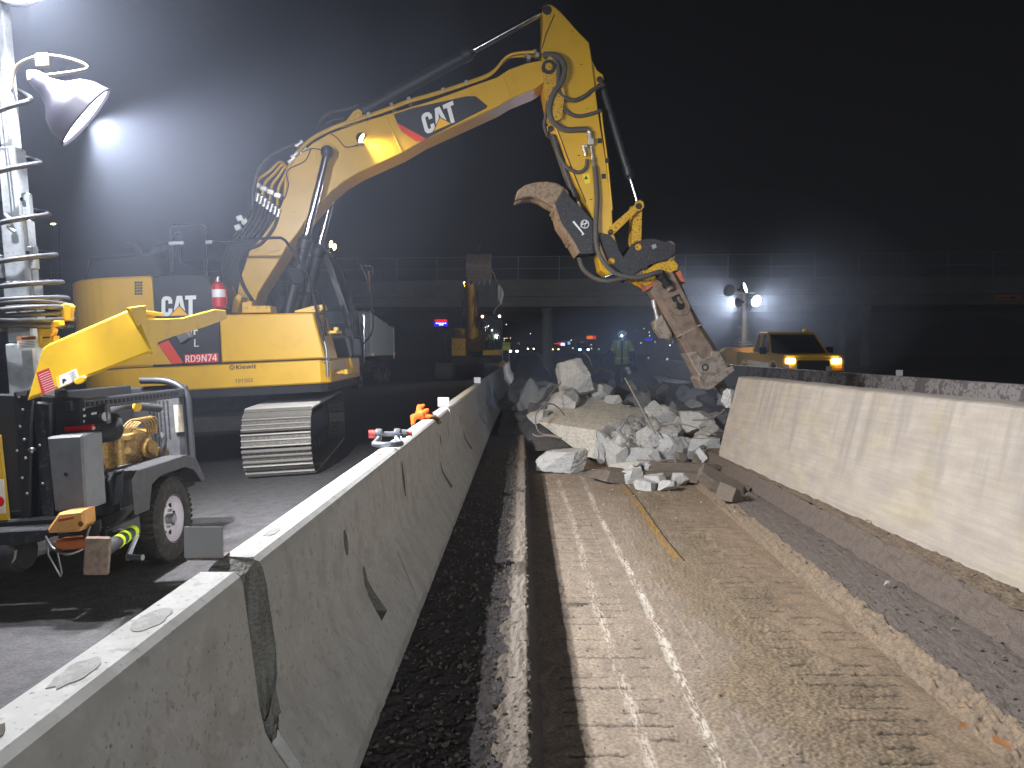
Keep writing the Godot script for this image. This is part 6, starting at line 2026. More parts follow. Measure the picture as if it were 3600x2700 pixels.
	for j in 31:
		var row := []
		for i in 25:
			var x := -0.45 + 6.6 * i / 24.0
			var z := 12.4 + 15.6 * j / 30.0
			var h := 0.62 * smoothstep(12.6, 15.0, z) * (1.0 - 0.75 * smoothstep(16.0, 26.0, z)) * clampf(1.0 - absf(x - 2.6) / 4.6, 0.0, 1.0)
			row.append(Vector3(x, -0.19 + h * 0.8 + 0.22 * (hn.get_noise_2d(x * 2.0, z * 2.0) + 0.2) * clampf(h * 4.0, 0.1, 1.0), -z))
		grid.append(row)
	for j in 30:
		for i in 24: quad(s, grid[j][i], grid[j][i + 1], grid[j + 1][i + 1], grid[j + 1][i], Vector3.UP)
	struct("rubble_ground", s, M.rubble_dark)
	# reinforcing bars
	var bars := [
		["long straight bar sticking up out of the slab's broken end", 0.012, [[2197, 1329, 11.7], [2304, 1526, 11.05]]],
		["short bar bent like a hook on the slab's near edge", 0.011, [[2216, 1457, 11.6], [2180, 1512, 11.3], [2182, 1522, 11.25], [2207, 1553, 11.05]]],
		["loop of bar springing round the slab's left corner", 0.011, [[1955, 1530, 11.5], [1905, 1525, 11.5], [1886, 1500, 11.5], [1884, 1460, 11.6], [1908, 1428, 11.8], [1940, 1420, 12.0], [1970, 1440, 12.2], [1984, 1460, 12.3]]],
		["bar rising from the slab corner to the upright block", 0.011, [[1908, 1470, 11.9], [1918, 1420, 12.2], [1940, 1380, 12.6], [1972, 1345, 13.0]]],
		["pair of bars lying left of the slab on the floor", 0.012, [[1874, 1526, 11.3], [1890, 1534, 11.2], [1930, 1532, 11.0], [1975, 1540, 10.9]]],
		["curved bar running from the broken end towards the barrier", 0.011, [[2322, 1495, 11.6], [2390, 1490, 11.5], [2460, 1508, 11.3], [2520, 1530, 11.1]]],
		["bar bridging the boulders and the tall barrier's end", 0.011, [[2434, 1477, 11.9], [2490, 1474, 11.5], [2530, 1455, 11.0], [2546, 1440, 10.7]]],
		["straight bar lying low beneath the chunks", 0.011, [[2238, 1618, 10.45], [2300, 1619, 10.4], [2370, 1618, 10.5]]],
		["short bar crossing the low straight one", 0.011, [[2282, 1600, 10.6], [2300, 1616, 10.4], [2330, 1626, 10.3]]],
		["thin bar curling up behind the upright block", 0.010, [[2075, 1305, 14.5], [2080, 1285, 14.5], [2072, 1260, 14.6], [2050, 1236, 14.8]]],
		["tangled bar arching over the heap left of the worker", 0.011, [[2078, 1310, 16.0], [2095, 1290, 16.2], [2120, 1292, 16.4], [2140, 1310, 16.4], [2144, 1330, 16.2]]],
		["second tangled bar arching left of the worker", 0.011, [[2090, 1318, 16.5], [2110, 1296, 16.5], [2150, 1300, 16.7], [2175, 1308, 16.8]]],
		["bar leaning in the heap near the left barriers", 0.012, [[1890, 1238, 19.0], [1920, 1290, 18.0], [1945, 1330, 17.0]]],
		["short bar stub right of the worker in the heap", 0.012, [[2260, 1290, 18.0], [2275, 1310, 17.5], [2300, 1320, 17.0]]],
		["pale bar tangle under the hammer behind the heap", 0.012, [[2255, 1318, 18.0], [2275, 1300, 18.0], [2292, 1310, 18.0], [2290, 1330, 18.0]]],
		["bent bar standing before the far barrier", 0.011, [[2330, 1300, 18.5], [2355, 1302, 18.5], [2358, 1318, 18.5], [2352, 1334, 18.5]]],
	]
	for q in bars:
		var p := []
		for e in q[2]: p.append(pz(e[0], e[1], -e[2]))
		s = g()
		tube(s, bend(p, 5) if p.size() > 2 else p, q[1], 8)
		tag(obj("reinforcing_bar", s, M.rebar), q[0], "steel bar", "bent reinforcing bars in the rubble")

# ---------- people ----------
func smin(a: float, b: float, k: float) -> float:
	var h := clampf(0.5 + 0.5 * (b - a) / k, 0.0, 1.0)
	return lerpf(b, a, h) - k * h * (1.0 - h)
func bone_d(p: Vector3, b: Array) -> float:
	var pa: Vector3 = p - b[0]
	var ba: Vector3 = b[1] - b[0]
	var h := clampf(pa.dot(ba) / maxf(ba.length_squared(), 1e-6), 0.0, 1.0)
	return (pa - ba * h).length() - lerpf(b[2], b[3], h)
func body_mesh(bones: Array, cell: float, k: float, paint_: Callable) -> SurfaceTool:
	# surface nets over the smooth union of tapered capsules
	var lo := Vector3.INF
	var hi := -Vector3.INF
	for b in bones:
		for e in [0, 1]:
			var rr: Vector3 = Vector3.ONE * (b[2 + e] + cell * 2.0)
			lo = lo.min(b[e] - rr)
			hi = hi.max(b[e] + rr)
	var n := Vector3i(((hi - lo) / cell).ceil()) + Vector3i.ONE
	var val := PackedFloat32Array()
	val.resize(n.x * n.y * n.z)
	val.fill(1.0)
	for b in bones:
		var bl: Vector3 = b[0].min(b[1]) - Vector3.ONE * (maxf(b[2], b[3]) + k + cell * 2.0)
		var bh: Vector3 = b[0].max(b[1]) + Vector3.ONE * (maxf(b[2], b[3]) + k + cell * 2.0)
		var i0 := Vector3i(((bl - lo) / cell).floor()).clamp(Vector3i.ZERO, n - Vector3i.ONE)
		var i1 := Vector3i(((bh - lo) / cell).ceil()).clamp(Vector3i.ZERO, n - Vector3i.ONE)
		for x in range(i0.x, i1.x + 1):
			for y in range(i0.y, i1.y + 1):
				for z in range(i0.z, i1.z + 1):
					var id := (x * n.y + y) * n.z + z
					val[id] = smin(val[id], bone_d(lo + Vector3(x, y, z) * cell, b), k)
	var s := g()
	var vert := {}
	var get_v := func(x: int, y: int, z: int) -> Vector3:
		var key := (x * n.y + y) * n.z + z
		if vert.has(key): return vert[key]
		var acc := Vector3.ZERO
		var cnt := 0
		for e in [[0, 0, 0, 1, 0, 0], [0, 1, 0, 1, 1, 0], [0, 0, 1, 1, 0, 1], [0, 1, 1, 1, 1, 1], [0, 0, 0, 0, 1, 0], [1, 0, 0, 1, 1, 0], [0, 0, 1, 0, 1, 1], [1, 0, 1, 1, 1, 1], [0, 0, 0, 0, 0, 1], [1, 0, 0, 1, 0, 1], [0, 1, 0, 0, 1, 1], [1, 1, 0, 1, 1, 1]]:
			var va := val[((x + e[0]) * n.y + y + e[1]) * n.z + z + e[2]]
			var vb := val[((x + e[3]) * n.y + y + e[4]) * n.z + z + e[5]]
			if (va < 0.0) != (vb < 0.0):
				acc += Vector3(e[0], e[1], e[2]).lerp(Vector3(e[3], e[4], e[5]), va / (va - vb))
				cnt += 1
		var v: Vector3 = lo + (Vector3(x, y, z) + (acc / maxi(cnt, 1))) * cell
		vert[key] = v
		return v
	for x in range(1, n.x - 1):
		for y in range(1, n.y - 1):
			for z in range(1, n.z - 1):
				var v0 := val[(x * n.y + y) * n.z + z] < 0.0
				for ax in 3:
					var v1 := val[((x + int(ax == 0)) * n.y + y + int(ax == 1)) * n.z + z + int(ax == 2)] < 0.0
					if v0 == v1: continue
					var q := []
					for o in [[0, 0], [-1, 0], [-1, -1], [0, -1]]:
						var d := [0, 0, 0]
						d[(ax + 1) % 3] = o[0]
						d[(ax + 2) % 3] = o[1]
						q.append(get_v.call(x + d[0], y + d[1], z + d[2]))
					var hint := Vector3.ZERO
					hint[ax] = 1.0 if v0 else -1.0
					s.set_smooth_group(1)
					for t in [[q[0], q[1], q[2]], [q[0], q[2], q[3]]]:
						var a: Vector3 = t[0]
						var b: Vector3 = t[1]
						var cc: Vector3 = t[2]
						if (a - cc).cross(a - b).dot(hint) < 0.0:
							b = t[2]
							cc = t[1]
						for w in [a, b, cc]:
							s.set_color(paint_.call(w))
							s.add_vertex(w)
	return s
func hand(at: Vector3, dir: Vector3, side: float, curl: float) -> Array:
	# palm and five separate fingers, as bones
	var d := dir.normalized()
	var across := d.cross(Vector3(0, 0, 1)).normalized() * side
	var fwd := across.cross(d) * side
	var out := [[at, at + d * 0.07, 0.034, 0.038]]
	for k in 4:
		var o := fwd * (0.030 - 0.020 * k)
		var l: float = [0.078, 0.088, 0.082, 0.066][k]
		var a := at + d * 0.075 + o
		var b := a + (d - across * 0.25 * curl).normalized() * l * 0.5
		out.append([a, b, 0.011, 0.010])
		out.append([b, b + (d - across * curl).normalized() * l * 0.5, 0.010, 0.008])
	var ta := at + d * 0.02 + fwd * 0.03
	out.append([ta, ta + (d * 0.6 + fwd * 0.7).normalized() * 0.055, 0.013, 0.011])
	return out
func people() -> void:
	var s: SurfaceTool
	var at := pz(2186, 1386, -22.0)
	var w := thing("person", "worker in a yellow vest and lit headlamp walking through the dust", "person", Transform3D(Basis(Vector3.UP, -0.12), at))
	var bones := [
		[Vector3(0.0, 1.66, 0.02), Vector3(0.0, 1.60, 0.05), 0.098, 0.075], [Vector3(0.0, 1.60, 0.07), Vector3(0.0, 1.57, 0.075), 0.05, 0.04], [Vector3(0, 1.52, 0), Vector3(0, 1.44, -0.01), 0.058, 0.07],
		[Vector3(-0.15, 1.43, 0), Vector3(0.15, 1.43, 0), 0.085, 0.085], [Vector3(0, 1.36, 0), Vector3(0, 1.08, 0), 0.165, 0.145], [Vector3(-0.08, 0.96, 0), Vector3(0.08, 0.96, 0), 0.125, 0.125],
		[Vector3(-0.20, 1.43, 0), Vector3(-0.33, 1.20, 0.04), 0.078, 0.06], [Vector3(-0.33, 1.20, 0.04), Vector3(-0.47, 1.05, 0.12), 0.056, 0.038],
		[Vector3(0.20, 1.43, 0), Vector3(0.29, 1.17, 0.0), 0.078, 0.06], [Vector3(0.29, 1.17, 0.0), Vector3(0.29, 0.95, 0.1), 0.056, 0.038],
		[Vector3(-0.095, 0.93, 0), Vector3(-0.115, 0.50, 0.03), 0.105, 0.075], [Vector3(-0.115, 0.50, 0.03), Vector3(-0.12, 0.12, -0.10), 0.072, 0.052], [Vector3(-0.12, 0.06, -0.12), Vector3(-0.13, 0.05, 0.06), 0.05, 0.042],
		[Vector3(0.095, 0.93, 0), Vector3(0.10, 0.50, 0.12), 0.105, 0.075], [Vector3(0.10, 0.50, 0.12), Vector3(0.10, 0.10, 0.16), 0.072, 0.052], [Vector3(0.10, 0.05, 0.14), Vector3(0.10, 0.05, 0.32), 0.05, 0.042],
	]
	bones.append_array(hand(Vector3(-0.48, 1.03, 0.13), Vector3(-0.35, -0.9, 0.2), 1.0, 0.6))
	bones.append_array(hand(Vector3(0.29, 0.93, 0.11), Vector3(0.05, -1, 0.15), -1.0, 1.6))
	var pants := Color(0.035, 0.038, 0.05)
	var sleeve := Color(0.05, 0.05, 0.065)
	var skin := Color(0.42, 0.24, 0.16)
	s = body_mesh(bones, 0.02, 0.03, func(p: Vector3) -> Color:
		if p.y > 1.50: return skin
		if p.y < 0.12: return Color(0.05, 0.035, 0.02)
		if p.x < -0.44 and p.y < 1.06: return Color(0.16, 0.17, 0.12)
		if p.x > 0.24 and p.y < 0.95 and p.y > 0.7: return Color(0.16, 0.17, 0.12)
		return sleeve if p.y > 1.0 or absf(p.x) > 0.24 else pants)
	obj("body", s, M.body_paint, w)
	var vest := [[Vector3(-0.16, 1.43, 0), Vector3(0.16, 1.43, 0), 0.105, 0.105], [Vector3(0, 1.36, 0), Vector3(0, 1.05, 0), 0.19, 0.18], [Vector3(-0.07, 0.96, 0), Vector3(0.07, 0.96, 0), 0.155, 0.155], [Vector3(-0.20, 1.43, 0), Vector3(-0.27, 1.29, 0.02), 0.096, 0.085], [Vector3(0.20, 1.43, 0), Vector3(0.26, 1.28, 0.0), 0.096, 0.085]]
	s = body_mesh(vest, 0.02, 0.04, func(p: Vector3) -> Color:
		if absf(p.x + 0.01) < 0.03 and p.z > 0.05: return Color(0.03, 0.03, 0.035)
		if absf(p.y - 1.02 - 0.25 * absf(absf(p.x) - 0.09)) < 0.028 or (absf(absf(p.x) - 0.11) < 0.028 and p.y > 1.3) or (absf(p.x) > 0.25 and absf(p.y - 1.27) < 0.03): return Color(0.6, 0.6, 0.58)
		return Color(0.36, 0.42, 0.06))
	obj("safety_vest", s, M.body_paint, w)
	s = g()
	lathe(s, Vector3(0.0, 1.685, 0.01), Vector3.UP, [[0.15, -0.005], [0.125, 0.01], [0.12, 0.05], [0.10, 0.105], [0.06, 0.14], [0.0, 0.15]], 20, true)
	obj("hard_hat", s, M.decal_white, w)
	s = g()
	bx(s, Vector3(-0.01, 1.665, 0.125), Vector3(0.05, 0.035, 0.035), 0.008)
	obj("headlamp_housing", s, M.matt_black, w)
	s = g()
	ball(s, Vector3(-0.01, 1.665, 0.148), Vector3(0.028, 0.028, 0.012), 10)
	obj("headlamp_lens", s, M.lamp_blue_hot, w)
	var hl := SpotLight3D.new()
	hl.name = "beam"
	hl.light_color = Color(0.6, 0.78, 1.0)
	hl.light_energy = 3.0
	hl.light_size = 0.03
	hl.spot_angle = 50.0
	hl.spot_angle_attenuation = 0.8
	hl.spot_range = 40.0
	hl.spot_attenuation = 2.0
	hl.shadow_enabled = true
	w.add_child(hl)
	hl.transform = Transform3D(frame_of(-Vector3(-0.1, -0.15, 1)), Vector3(-0.01, 1.665, 0.18))
	# the tool he carries
	var tool := thing("cutting_torch", "dark handheld cut-off saw hanging from the walking worker's hand", "saw", w.transform * Transform3D(Basis.IDENTITY, Vector3(0.31, 0.84, 0.14)))
	s = g()
	tube(s, bend([Vector3(-0.05, -0.05, 0.0), Vector3(-0.06, 0.01, 0), Vector3(0.0, 0.03, 0), Vector3(0.06, 0.01, 0), Vector3(0.07, -0.05, 0)], 4), 0.014, 8)
	obj("grip", s, M.matt_black, tool)
	s = g()
	bx(s, Vector3(0.02, -0.11, 0.0), Vector3(0.22, 0.13, 0.14), 0.03)
	obj("motor_body", s, M.track_frame, tool)
	s = g()
	lathe(s, Vector3(-0.15, -0.17, 0.0), Vector3(0, 0, 1), [[0.0, -0.01], [0.11, -0.006], [0.11, 0.006], [0.0, 0.01]], 20)
	obj("cutting_disc", s, M.steel, tool)

# ---------- machines in the background ----------
func far_excavator() -> void:
	var s: SurfaceTool
	var Z := -43.0
	var P := func(u: float, v: float, dz := 0.0) -> Vector3: return pz(u, v, Z + dz) - Vector3(-2.9, -0.12, Z)
	var t := thing("excavator", "second excavator facing the camera, bucket raised before the overpass", "excavator", Transform3D(Basis.IDENTITY, Vector3(-2.9, -0.12, Z)))
	for q in [[1566, 0.0], [1732, 0.0]]:
		var x: float = P.call(q[0], 1300.0).x
		var tr := grp("track", t)
		s = g()
		var prof := PackedVector2Array()
		for k in 9: prof.append(Vector2(1.3 + 0.42 * sin(PI * k / 8.0), 0.43 + 0.42 * cos(PI * k / 8.0)))
		for k in 9: prof.append(Vector2(-3.0 - 0.42 * sin(PI * k / 8.0), 0.43 - 0.42 * cos(PI * k / 8.0)))
		prism(s, prof, x - 0.40, x + 0.40, 0.02, Transform3D(Basis(Vector3(0, 0, 1), Vector3.UP, Vector3(1, 0, 0)), Vector3.ZERO))
		obj("track_body", s, M.shoe, tr)
		for k in 14:
			s = g()
			var a := PI * (k - 1) / 12.0
			bx(s, Vector3(x, 0.43 + 0.44 * cos(a), 1.3 + 0.44 * sin(a)), Vector3(0.80, 0.04, 0.06), 0.008, Basis(Vector3.RIGHT, a))
			obj("track_shoe", s, M.shoe, tr)
	s = g()
	bx(s, P.call(1655, 1262) + Vector3(0, -0.1, -0.8), Vector3(2.2, 0.5, 2.0), 0.05)
	obj("undercarriage", s, M.track_frame, t)
	s = g()
	bx(s, P.call(1610, 1220) + Vector3(0.0, 0.0, -1.3), Vector3(0.75, 1.0, 2.6), 0.04)
	obj("side_box", s, M.far_yellow, t)
	s = g()
	bx(s, P.call(1574, 1195) + Vector3(0.0, -0.15, -1.5), Vector3(0.40, 1.5, 2.4), 0.04)
	obj("tank_box", s, M.track_frame, t)
	s = g()
	bx(s, P.call(1660, 1200) + Vector3(0, 0.1, -2.8), Vector3(2.7, 1.4, 1.2), 0.12)
	obj("counterweight", s, M.far_yellow, t)
	s = g()
	bx(s, P.call(1730.5, 1240) + Vector3(0, 0, 0.0), Vector3(1.04, 0.28, 0.5), 0.02)
	obj("cab_base", s, M.far_yellow, t)
	var c0: Vector3 = P.call(1699, 1228)
	var c1: Vector3 = P.call(1762, 1118)
	var cab := grp("cab", t)
	for x in [c0.x, c1.x]:
		s = g()
		bx(s, Vector3(x, (c0.y + c1.y) * 0.5, 0.2), Vector3(0.07, c1.y - c0.y, 0.08), 0.01)
		bx(s, Vector3(x, (c0.y + c1.y) * 0.5, -1.3), Vector3(0.07, c1.y - c0.y, 0.10), 0.01)
		bx(s, Vector3(x, c0.y + 0.3, -0.55), Vector3(0.05, 0.6, 1.45), 0.01)
		obj("pillar", s, M.black, cab)
	s = g()
	bx(s, Vector3((c0.x + c1.x) * 0.5, c1.y + 0.05, -0.55), Vector3(1.1, 0.1, 1.7), 0.03)
	obj("roof", s, M.black, cab)
	s = g()
	bx(s, Vector3((c0.x + c1.x) * 0.5, (c0.y + c1.y) * 0.5, -1.32), Vector3(0.95, c1.y - c0.y, 0.05), 0.01)
	obj("rear_wall", s, M.interior, cab)
	s = g()
	quad(s, Vector3(c0.x, c0.y, 0.21), Vector3(c1.x, c0.y, 0.21), Vector3(c1.x, c1.y, 0.21), Vector3(c0.x, c1.y, 0.21), Vector3(0, 0, 1))
	obj("windscreen", s, M.glass, cab)
	for q in [[1696, 1113], [1756, 1112]]: worklight(cab, P.call(q[0], q[1], 0.35), Vector3(0.1, -0.15, 1), 0.075, 2.0, Color(1.0, 0.93, 0.8), M.lamp_far, 70.0)
	# boom: up and forward, arm hanging back behind the raised bucket
	var bm := grp("boom", t)
	s = g()
	var b0: Vector3 = P.call(1655, 1180) + Vector3(0, 0, -1.2)
	var b1: Vector3 = P.call(1655, 1010) + Vector3(0, 0.1, 1.6)
	tube(s, [b0, b0.lerp(b1, 0.5) + Vector3(0, 0.15, -0.2), b1], [0.36, 0.33, 0.26], 4)
	obj("boom_box", s, M.far_yellow, bm)
	for x in [-0.42, 0.42]:
		s = g()
		tube(s, [P.call(1655, 1150) + Vector3(x, 0, -0.6), P.call(1655, 1110) + Vector3(x, 0, 0.0)], 0.10, 12)
		obj("cylinder_barrel", s, M.black, bm)
		s = g()
		tube(s, [P.call(1655, 1110) + Vector3(x, 0, 0.0), P.call(1655, 1030) + Vector3(x, 0, 0.9)], 0.055, 12)
		obj("cylinder_rod", s, M.chrome, bm)
	worklight(bm, P.call(1633, 995, 1.3), Vector3(-0.05, -0.25, 1), 0.07, 2.0, Color(1.0, 0.95, 0.85), M.lamp_far, 60.0)
	s = g()
	var a0: Vector3 = b1
	var a1: Vector3 = P.call(1690, 880) + Vector3(0, 0, 2.4)
	tube(s, [a0 + Vector3(0, 0.1, 0.1), a1], [0.26, 0.16], 4)
	obj("arm", s, M.track_frame, t)
	var bk := grp("bucket", t)
	var k0: Vector3 = P.call(1692, 958) + Vector3(0, 0, 2.4)
	s = g()
	var bp := PackedVector2Array()
	for k in 9: bp.append(Vector2(0.0 + 0.62 * sin(PI * 0.9 * k / 8.0), -0.70 + 1.4 * k / 8.0))
	bp.append_array(PackedVector2Array([Vector2(-0.15, 0.75), Vector2(-0.35, -0.1)]))
	prism(s, bp, -0.66, 0.66, 0.03, Transform3D(Basis(Vector3(0, 0, 1), Vector3.UP, Vector3(1, 0, 0)), k0))
	obj("bucket_shell", s, M.hammer, bk)
	for k in 5:
		s = g()
		bx(s, k0 + Vector3(-0.56 + 0.28 * k, -0.78, 0.02), Vector3(0.10, 0.24, 0.08), 0.02)
		obj("bucket_tooth", s, M.grouser, bk)
	for k in 6:
		s = g()
		bx(s, k0 + Vector3(0, -0.45 + 0.16 * k, 0.60 - 0.10 * absf(k - 3.0)), Vector3(1.3, 0.03, 0.05), 0.008)
		obj("wear_strip", s, M.hammer_pale, bk)
	# hanging hydraulic hose and the piece of concrete in the air
	var hg := thing("dangling_concrete", "pale broken concrete piece hanging from the second excavator's bucket", "concrete chunk", Transform3D(Basis.IDENTITY, pz(1756, 1036, -41.0)))
	var o := obj("chunk", stone(621, 3, 0.08), M.rubble, hg)
	o.transform = Transform3D(Basis(Vector3(0, 0, 1), -0.1) * Basis.from_scale(Vector3(0.26, 0.62, 0.3)), Vector3.ZERO)
	s = g()
	tube(s, bend([Vector3(0.0, 0.5, 0), Vector3(-0.2, 0.8, 0), Vector3(-0.35, 1.2, 0.2), Vector3(-0.6, 1.3, 0.3)], 4), 0.03, 6)
	tube(s, bend([Vector3(0.0, -0.5, 0), Vector3(-0.25, -0.8, 0), Vector3(-0.3, -1.05, 0)], 4), 0.05, 6)
	obj("bars", s, M.rebar, hg)
	# operator
	var op := thing("person", "operator in a yellow vest seated in the second excavator's cab", "person", Transform3D(Basis.IDENTITY, Vector3(-2.9, -0.12, Z) + P.call(1728, 1222) + Vector3(0, 0, -0.75)))
	var bones := [[Vector3(0, 0.93, 0.0), Vector3(0, 0.87, 0.04), 0.10, 0.08], [Vector3(0, 0.78, 0), Vector3(0, 0.70, 0), 0.06, 0.07], [Vector3(-0.15, 0.66, 0), Vector3(0.15, 0.66, 0), 0.09, 0.09], [Vector3(0, 0.6, 0), Vector3(0, 0.25, 0), 0.17, 0.16], [Vector3(-0.21, 0.66, 0), Vector3(-0.32, 0.42, 0.1), 0.08, 0.06], [Vector3(-0.32, 0.42, 0.1), Vector3(-0.28, 0.38, 0.36), 0.055, 0.04], [Vector3(0.21, 0.66, 0), Vector3(0.32, 0.42, 0.1), 0.08, 0.06], [Vector3(0.32, 0.42, 0.1), Vector3(0.28, 0.38, 0.36), 0.055, 0.04], [Vector3(-0.1, 0.18, 0.0), Vector3(-0.13, 0.2, 0.42), 0.11, 0.08], [Vector3(-0.13, 0.2, 0.42), Vector3(-0.13, -0.2, 0.5), 0.075, 0.05], [Vector3(0.1, 0.18, 0.0), Vector3(0.13, 0.2, 0.42), 0.11, 0.08], [Vector3(0.13, 0.2, 0.42), Vector3(0.13, -0.2, 0.5), 0.075, 0.05]]
	bones.append_array(hand(Vector3(-0.28, 0.38, 0.37), Vector3(0.1, -0.3, 0.9), 1.0, 1.0))
	bones.append_array(hand(Vector3(0.28, 0.38, 0.37), Vector3(-0.1, -0.3, 0.9), -1.0, 1.0))
	s = body_mesh(bones, 0.03, 0.03, func(p: Vector3) -> Color:
		if p.y > 0.76: return Color(0.42, 0.24, 0.16)
		if p.y > 0.30 and p.z < 0.30 and absf(p.x) > 0.07: return Color(0.4, 0.6, 0.06)
		return Color(0.04, 0.045, 0.055))
	obj("body", s, M.body_paint, op)
	s = g()
	lathe(s, Vector3(0, 0.95, 0), Vector3.UP, [[0.15, 0.0], [0.125, 0.01], [0.115, 0.06], [0.07, 0.12], [0.0, 0.135]], 16, true)
	obj("hard_hat", s, M.decal_white, op)
	s = g()
	ball(s, Vector3(0, 0.98, 0.13), Vector3(0.045, 0.04, 0.03), 10)
	obj("headlamp_lens", s, M.lamp_blue, op)

func dump_truck() -> void:
	var s: SurfaceTool
	var t := thing("dump_truck", "white three-axle dump truck with tipper body beyond the excavator cab", "truck", Transform3D(Basis.IDENTITY, Vector3(-8.85, -0.40, -41.5)))
	# local: x to its left side (facing +z), front towards +z
	s = g()
	prism(s, PackedVector2Array([Vector2(3.6, 1.55), Vector2(3.5, 3.75), Vector2(3.3, 3.8), Vector2(-3.5, 3.2), Vector2(-3.62, 1.75), Vector2(-3.55, 1.55)]), -1.2, 1.25, 0.06, Transform3D(Basis(Vector3(0, 0, 1), Vector3.UP, Vector3(1, 0, 0)), Vector3.ZERO))
	obj("tipper_body", s, M.truck_white, t)
	s = g()
	prism(s, PackedVector2Array([Vector2(3.45, 1.7), Vector2(3.6, 1.7), Vector2(3.5, 3.8), Vector2(3.35, 3.8)]), 1.24, 1.30, 0.01, Transform3D(Basis(Vector3(0, 0, 1), Vector3.UP, Vector3(1, 0, 0)), Vector3.ZERO))
	prism(s, PackedVector2Array([Vector2(-3.62, 1.35), Vector2(-3.45, 1.35), Vector2(-3.40, 3.22), Vector2(-3.52, 3.22)]), 1.24, 1.31, 0.01, Transform3D(Basis(Vector3(0, 0, 1), Vector3.UP, Vector3(1, 0, 0)), Vector3.ZERO))
	bx(s, Vector3(1.26, 1.66, 0), Vector3(0.05, 0.18, 7.0), 0.01)
	obj("side_rib", s, M.truck_white, t)
	var tn := nz(1.4, 131, 3)
	var tp := []
	for k in 30:
		var z := 3.3 - 6.6 * k / 29.0
		tp.append(Vector3(1.18 + 0.10 * tn.get_noise_1d(k * 0.7), 3.82 - 0.09 * (3.3 - z) + 0.10 * tn.get_noise_1d(k * 0.5 + 9.0), z))
	s = g()
	tube(s, tp, 0.10, 7)
	obj("rolled_tarp", s, M.matt_black, t)
	s = g()
	bx(s, Vector3(0, 1.25, 0.3), Vector3(1.0, 0.3, 8.0), 0.02)
	bx(s, Vector3(1.0, 1.05, 3.0), Vector3(0.5, 0.5, 0.9), 0.05)
	obj("chassis", s, M.matt_black, t)
	for z in [-2.1, -0.9, 0.3, 5.4]:
		for sx in [1.05, -1.05]:
			var wh := grp("wheel", t, Transform3D(Basis.IDENTITY if sx > 0 else Basis(Vector3.UP, PI), Vector3(sx, 0.55, z)))
			s = g()
			lathe(s, Vector3(-0.18, 0, 0), Vector3.RIGHT, [[0.30, 0.0], [0.5, 0.0], [0.55, 0.05], [0.55, 0.30], [0.5, 0.35], [0.32, 0.35], [0.30, 0.30]], 28)
			obj("tyre", s, M.tyre, wh)
			s = g()
			lathe(s, Vector3.ZERO, Vector3.RIGHT, [[0.0, 0.1], [0.10, 0.1], [0.13, 0.04], [0.26, 0.02], [0.30, 0.15], [0.325, 0.16]], 24)
			obj("rim", s, M.chrome, wh)
	# cab
	s = g()
	prism(s, PackedVector2Array([Vector2(4.1, 0.8), Vector2(6.3, 0.8), Vector2(6.4, 1.9), Vector2(5.6, 2.1), Vector2(5.3, 3.1), Vector2(4.1, 3.15)]), -1.1, 1.1, 0.06, Transform3D(Basis(Vector3(0, 0, 1), Vector3.UP, Vector3(1, 0, 0)), Vector3.ZERO))
	obj("cab", s, M.black, t)
	for sx in [0.62, 1.02]:
		s = g()
		cyl(s, Vector3(sx, 1.2, 3.85), Vector3(sx, 3.6, 3.85), 0.08, 0.08, 14)
		obj("exhaust_stack", s, M.chrome, t)
	for q in [[1.29, 1.62, 2.9], [1.32, 1.62, -3.5]]:
		s = g()
		ball(s, Vector3(q[0], q[1], q[2]), Vector3(0.03, 0.05, 0.06), 8)
		obj("marker_light", s, M.lamp_amber, t)

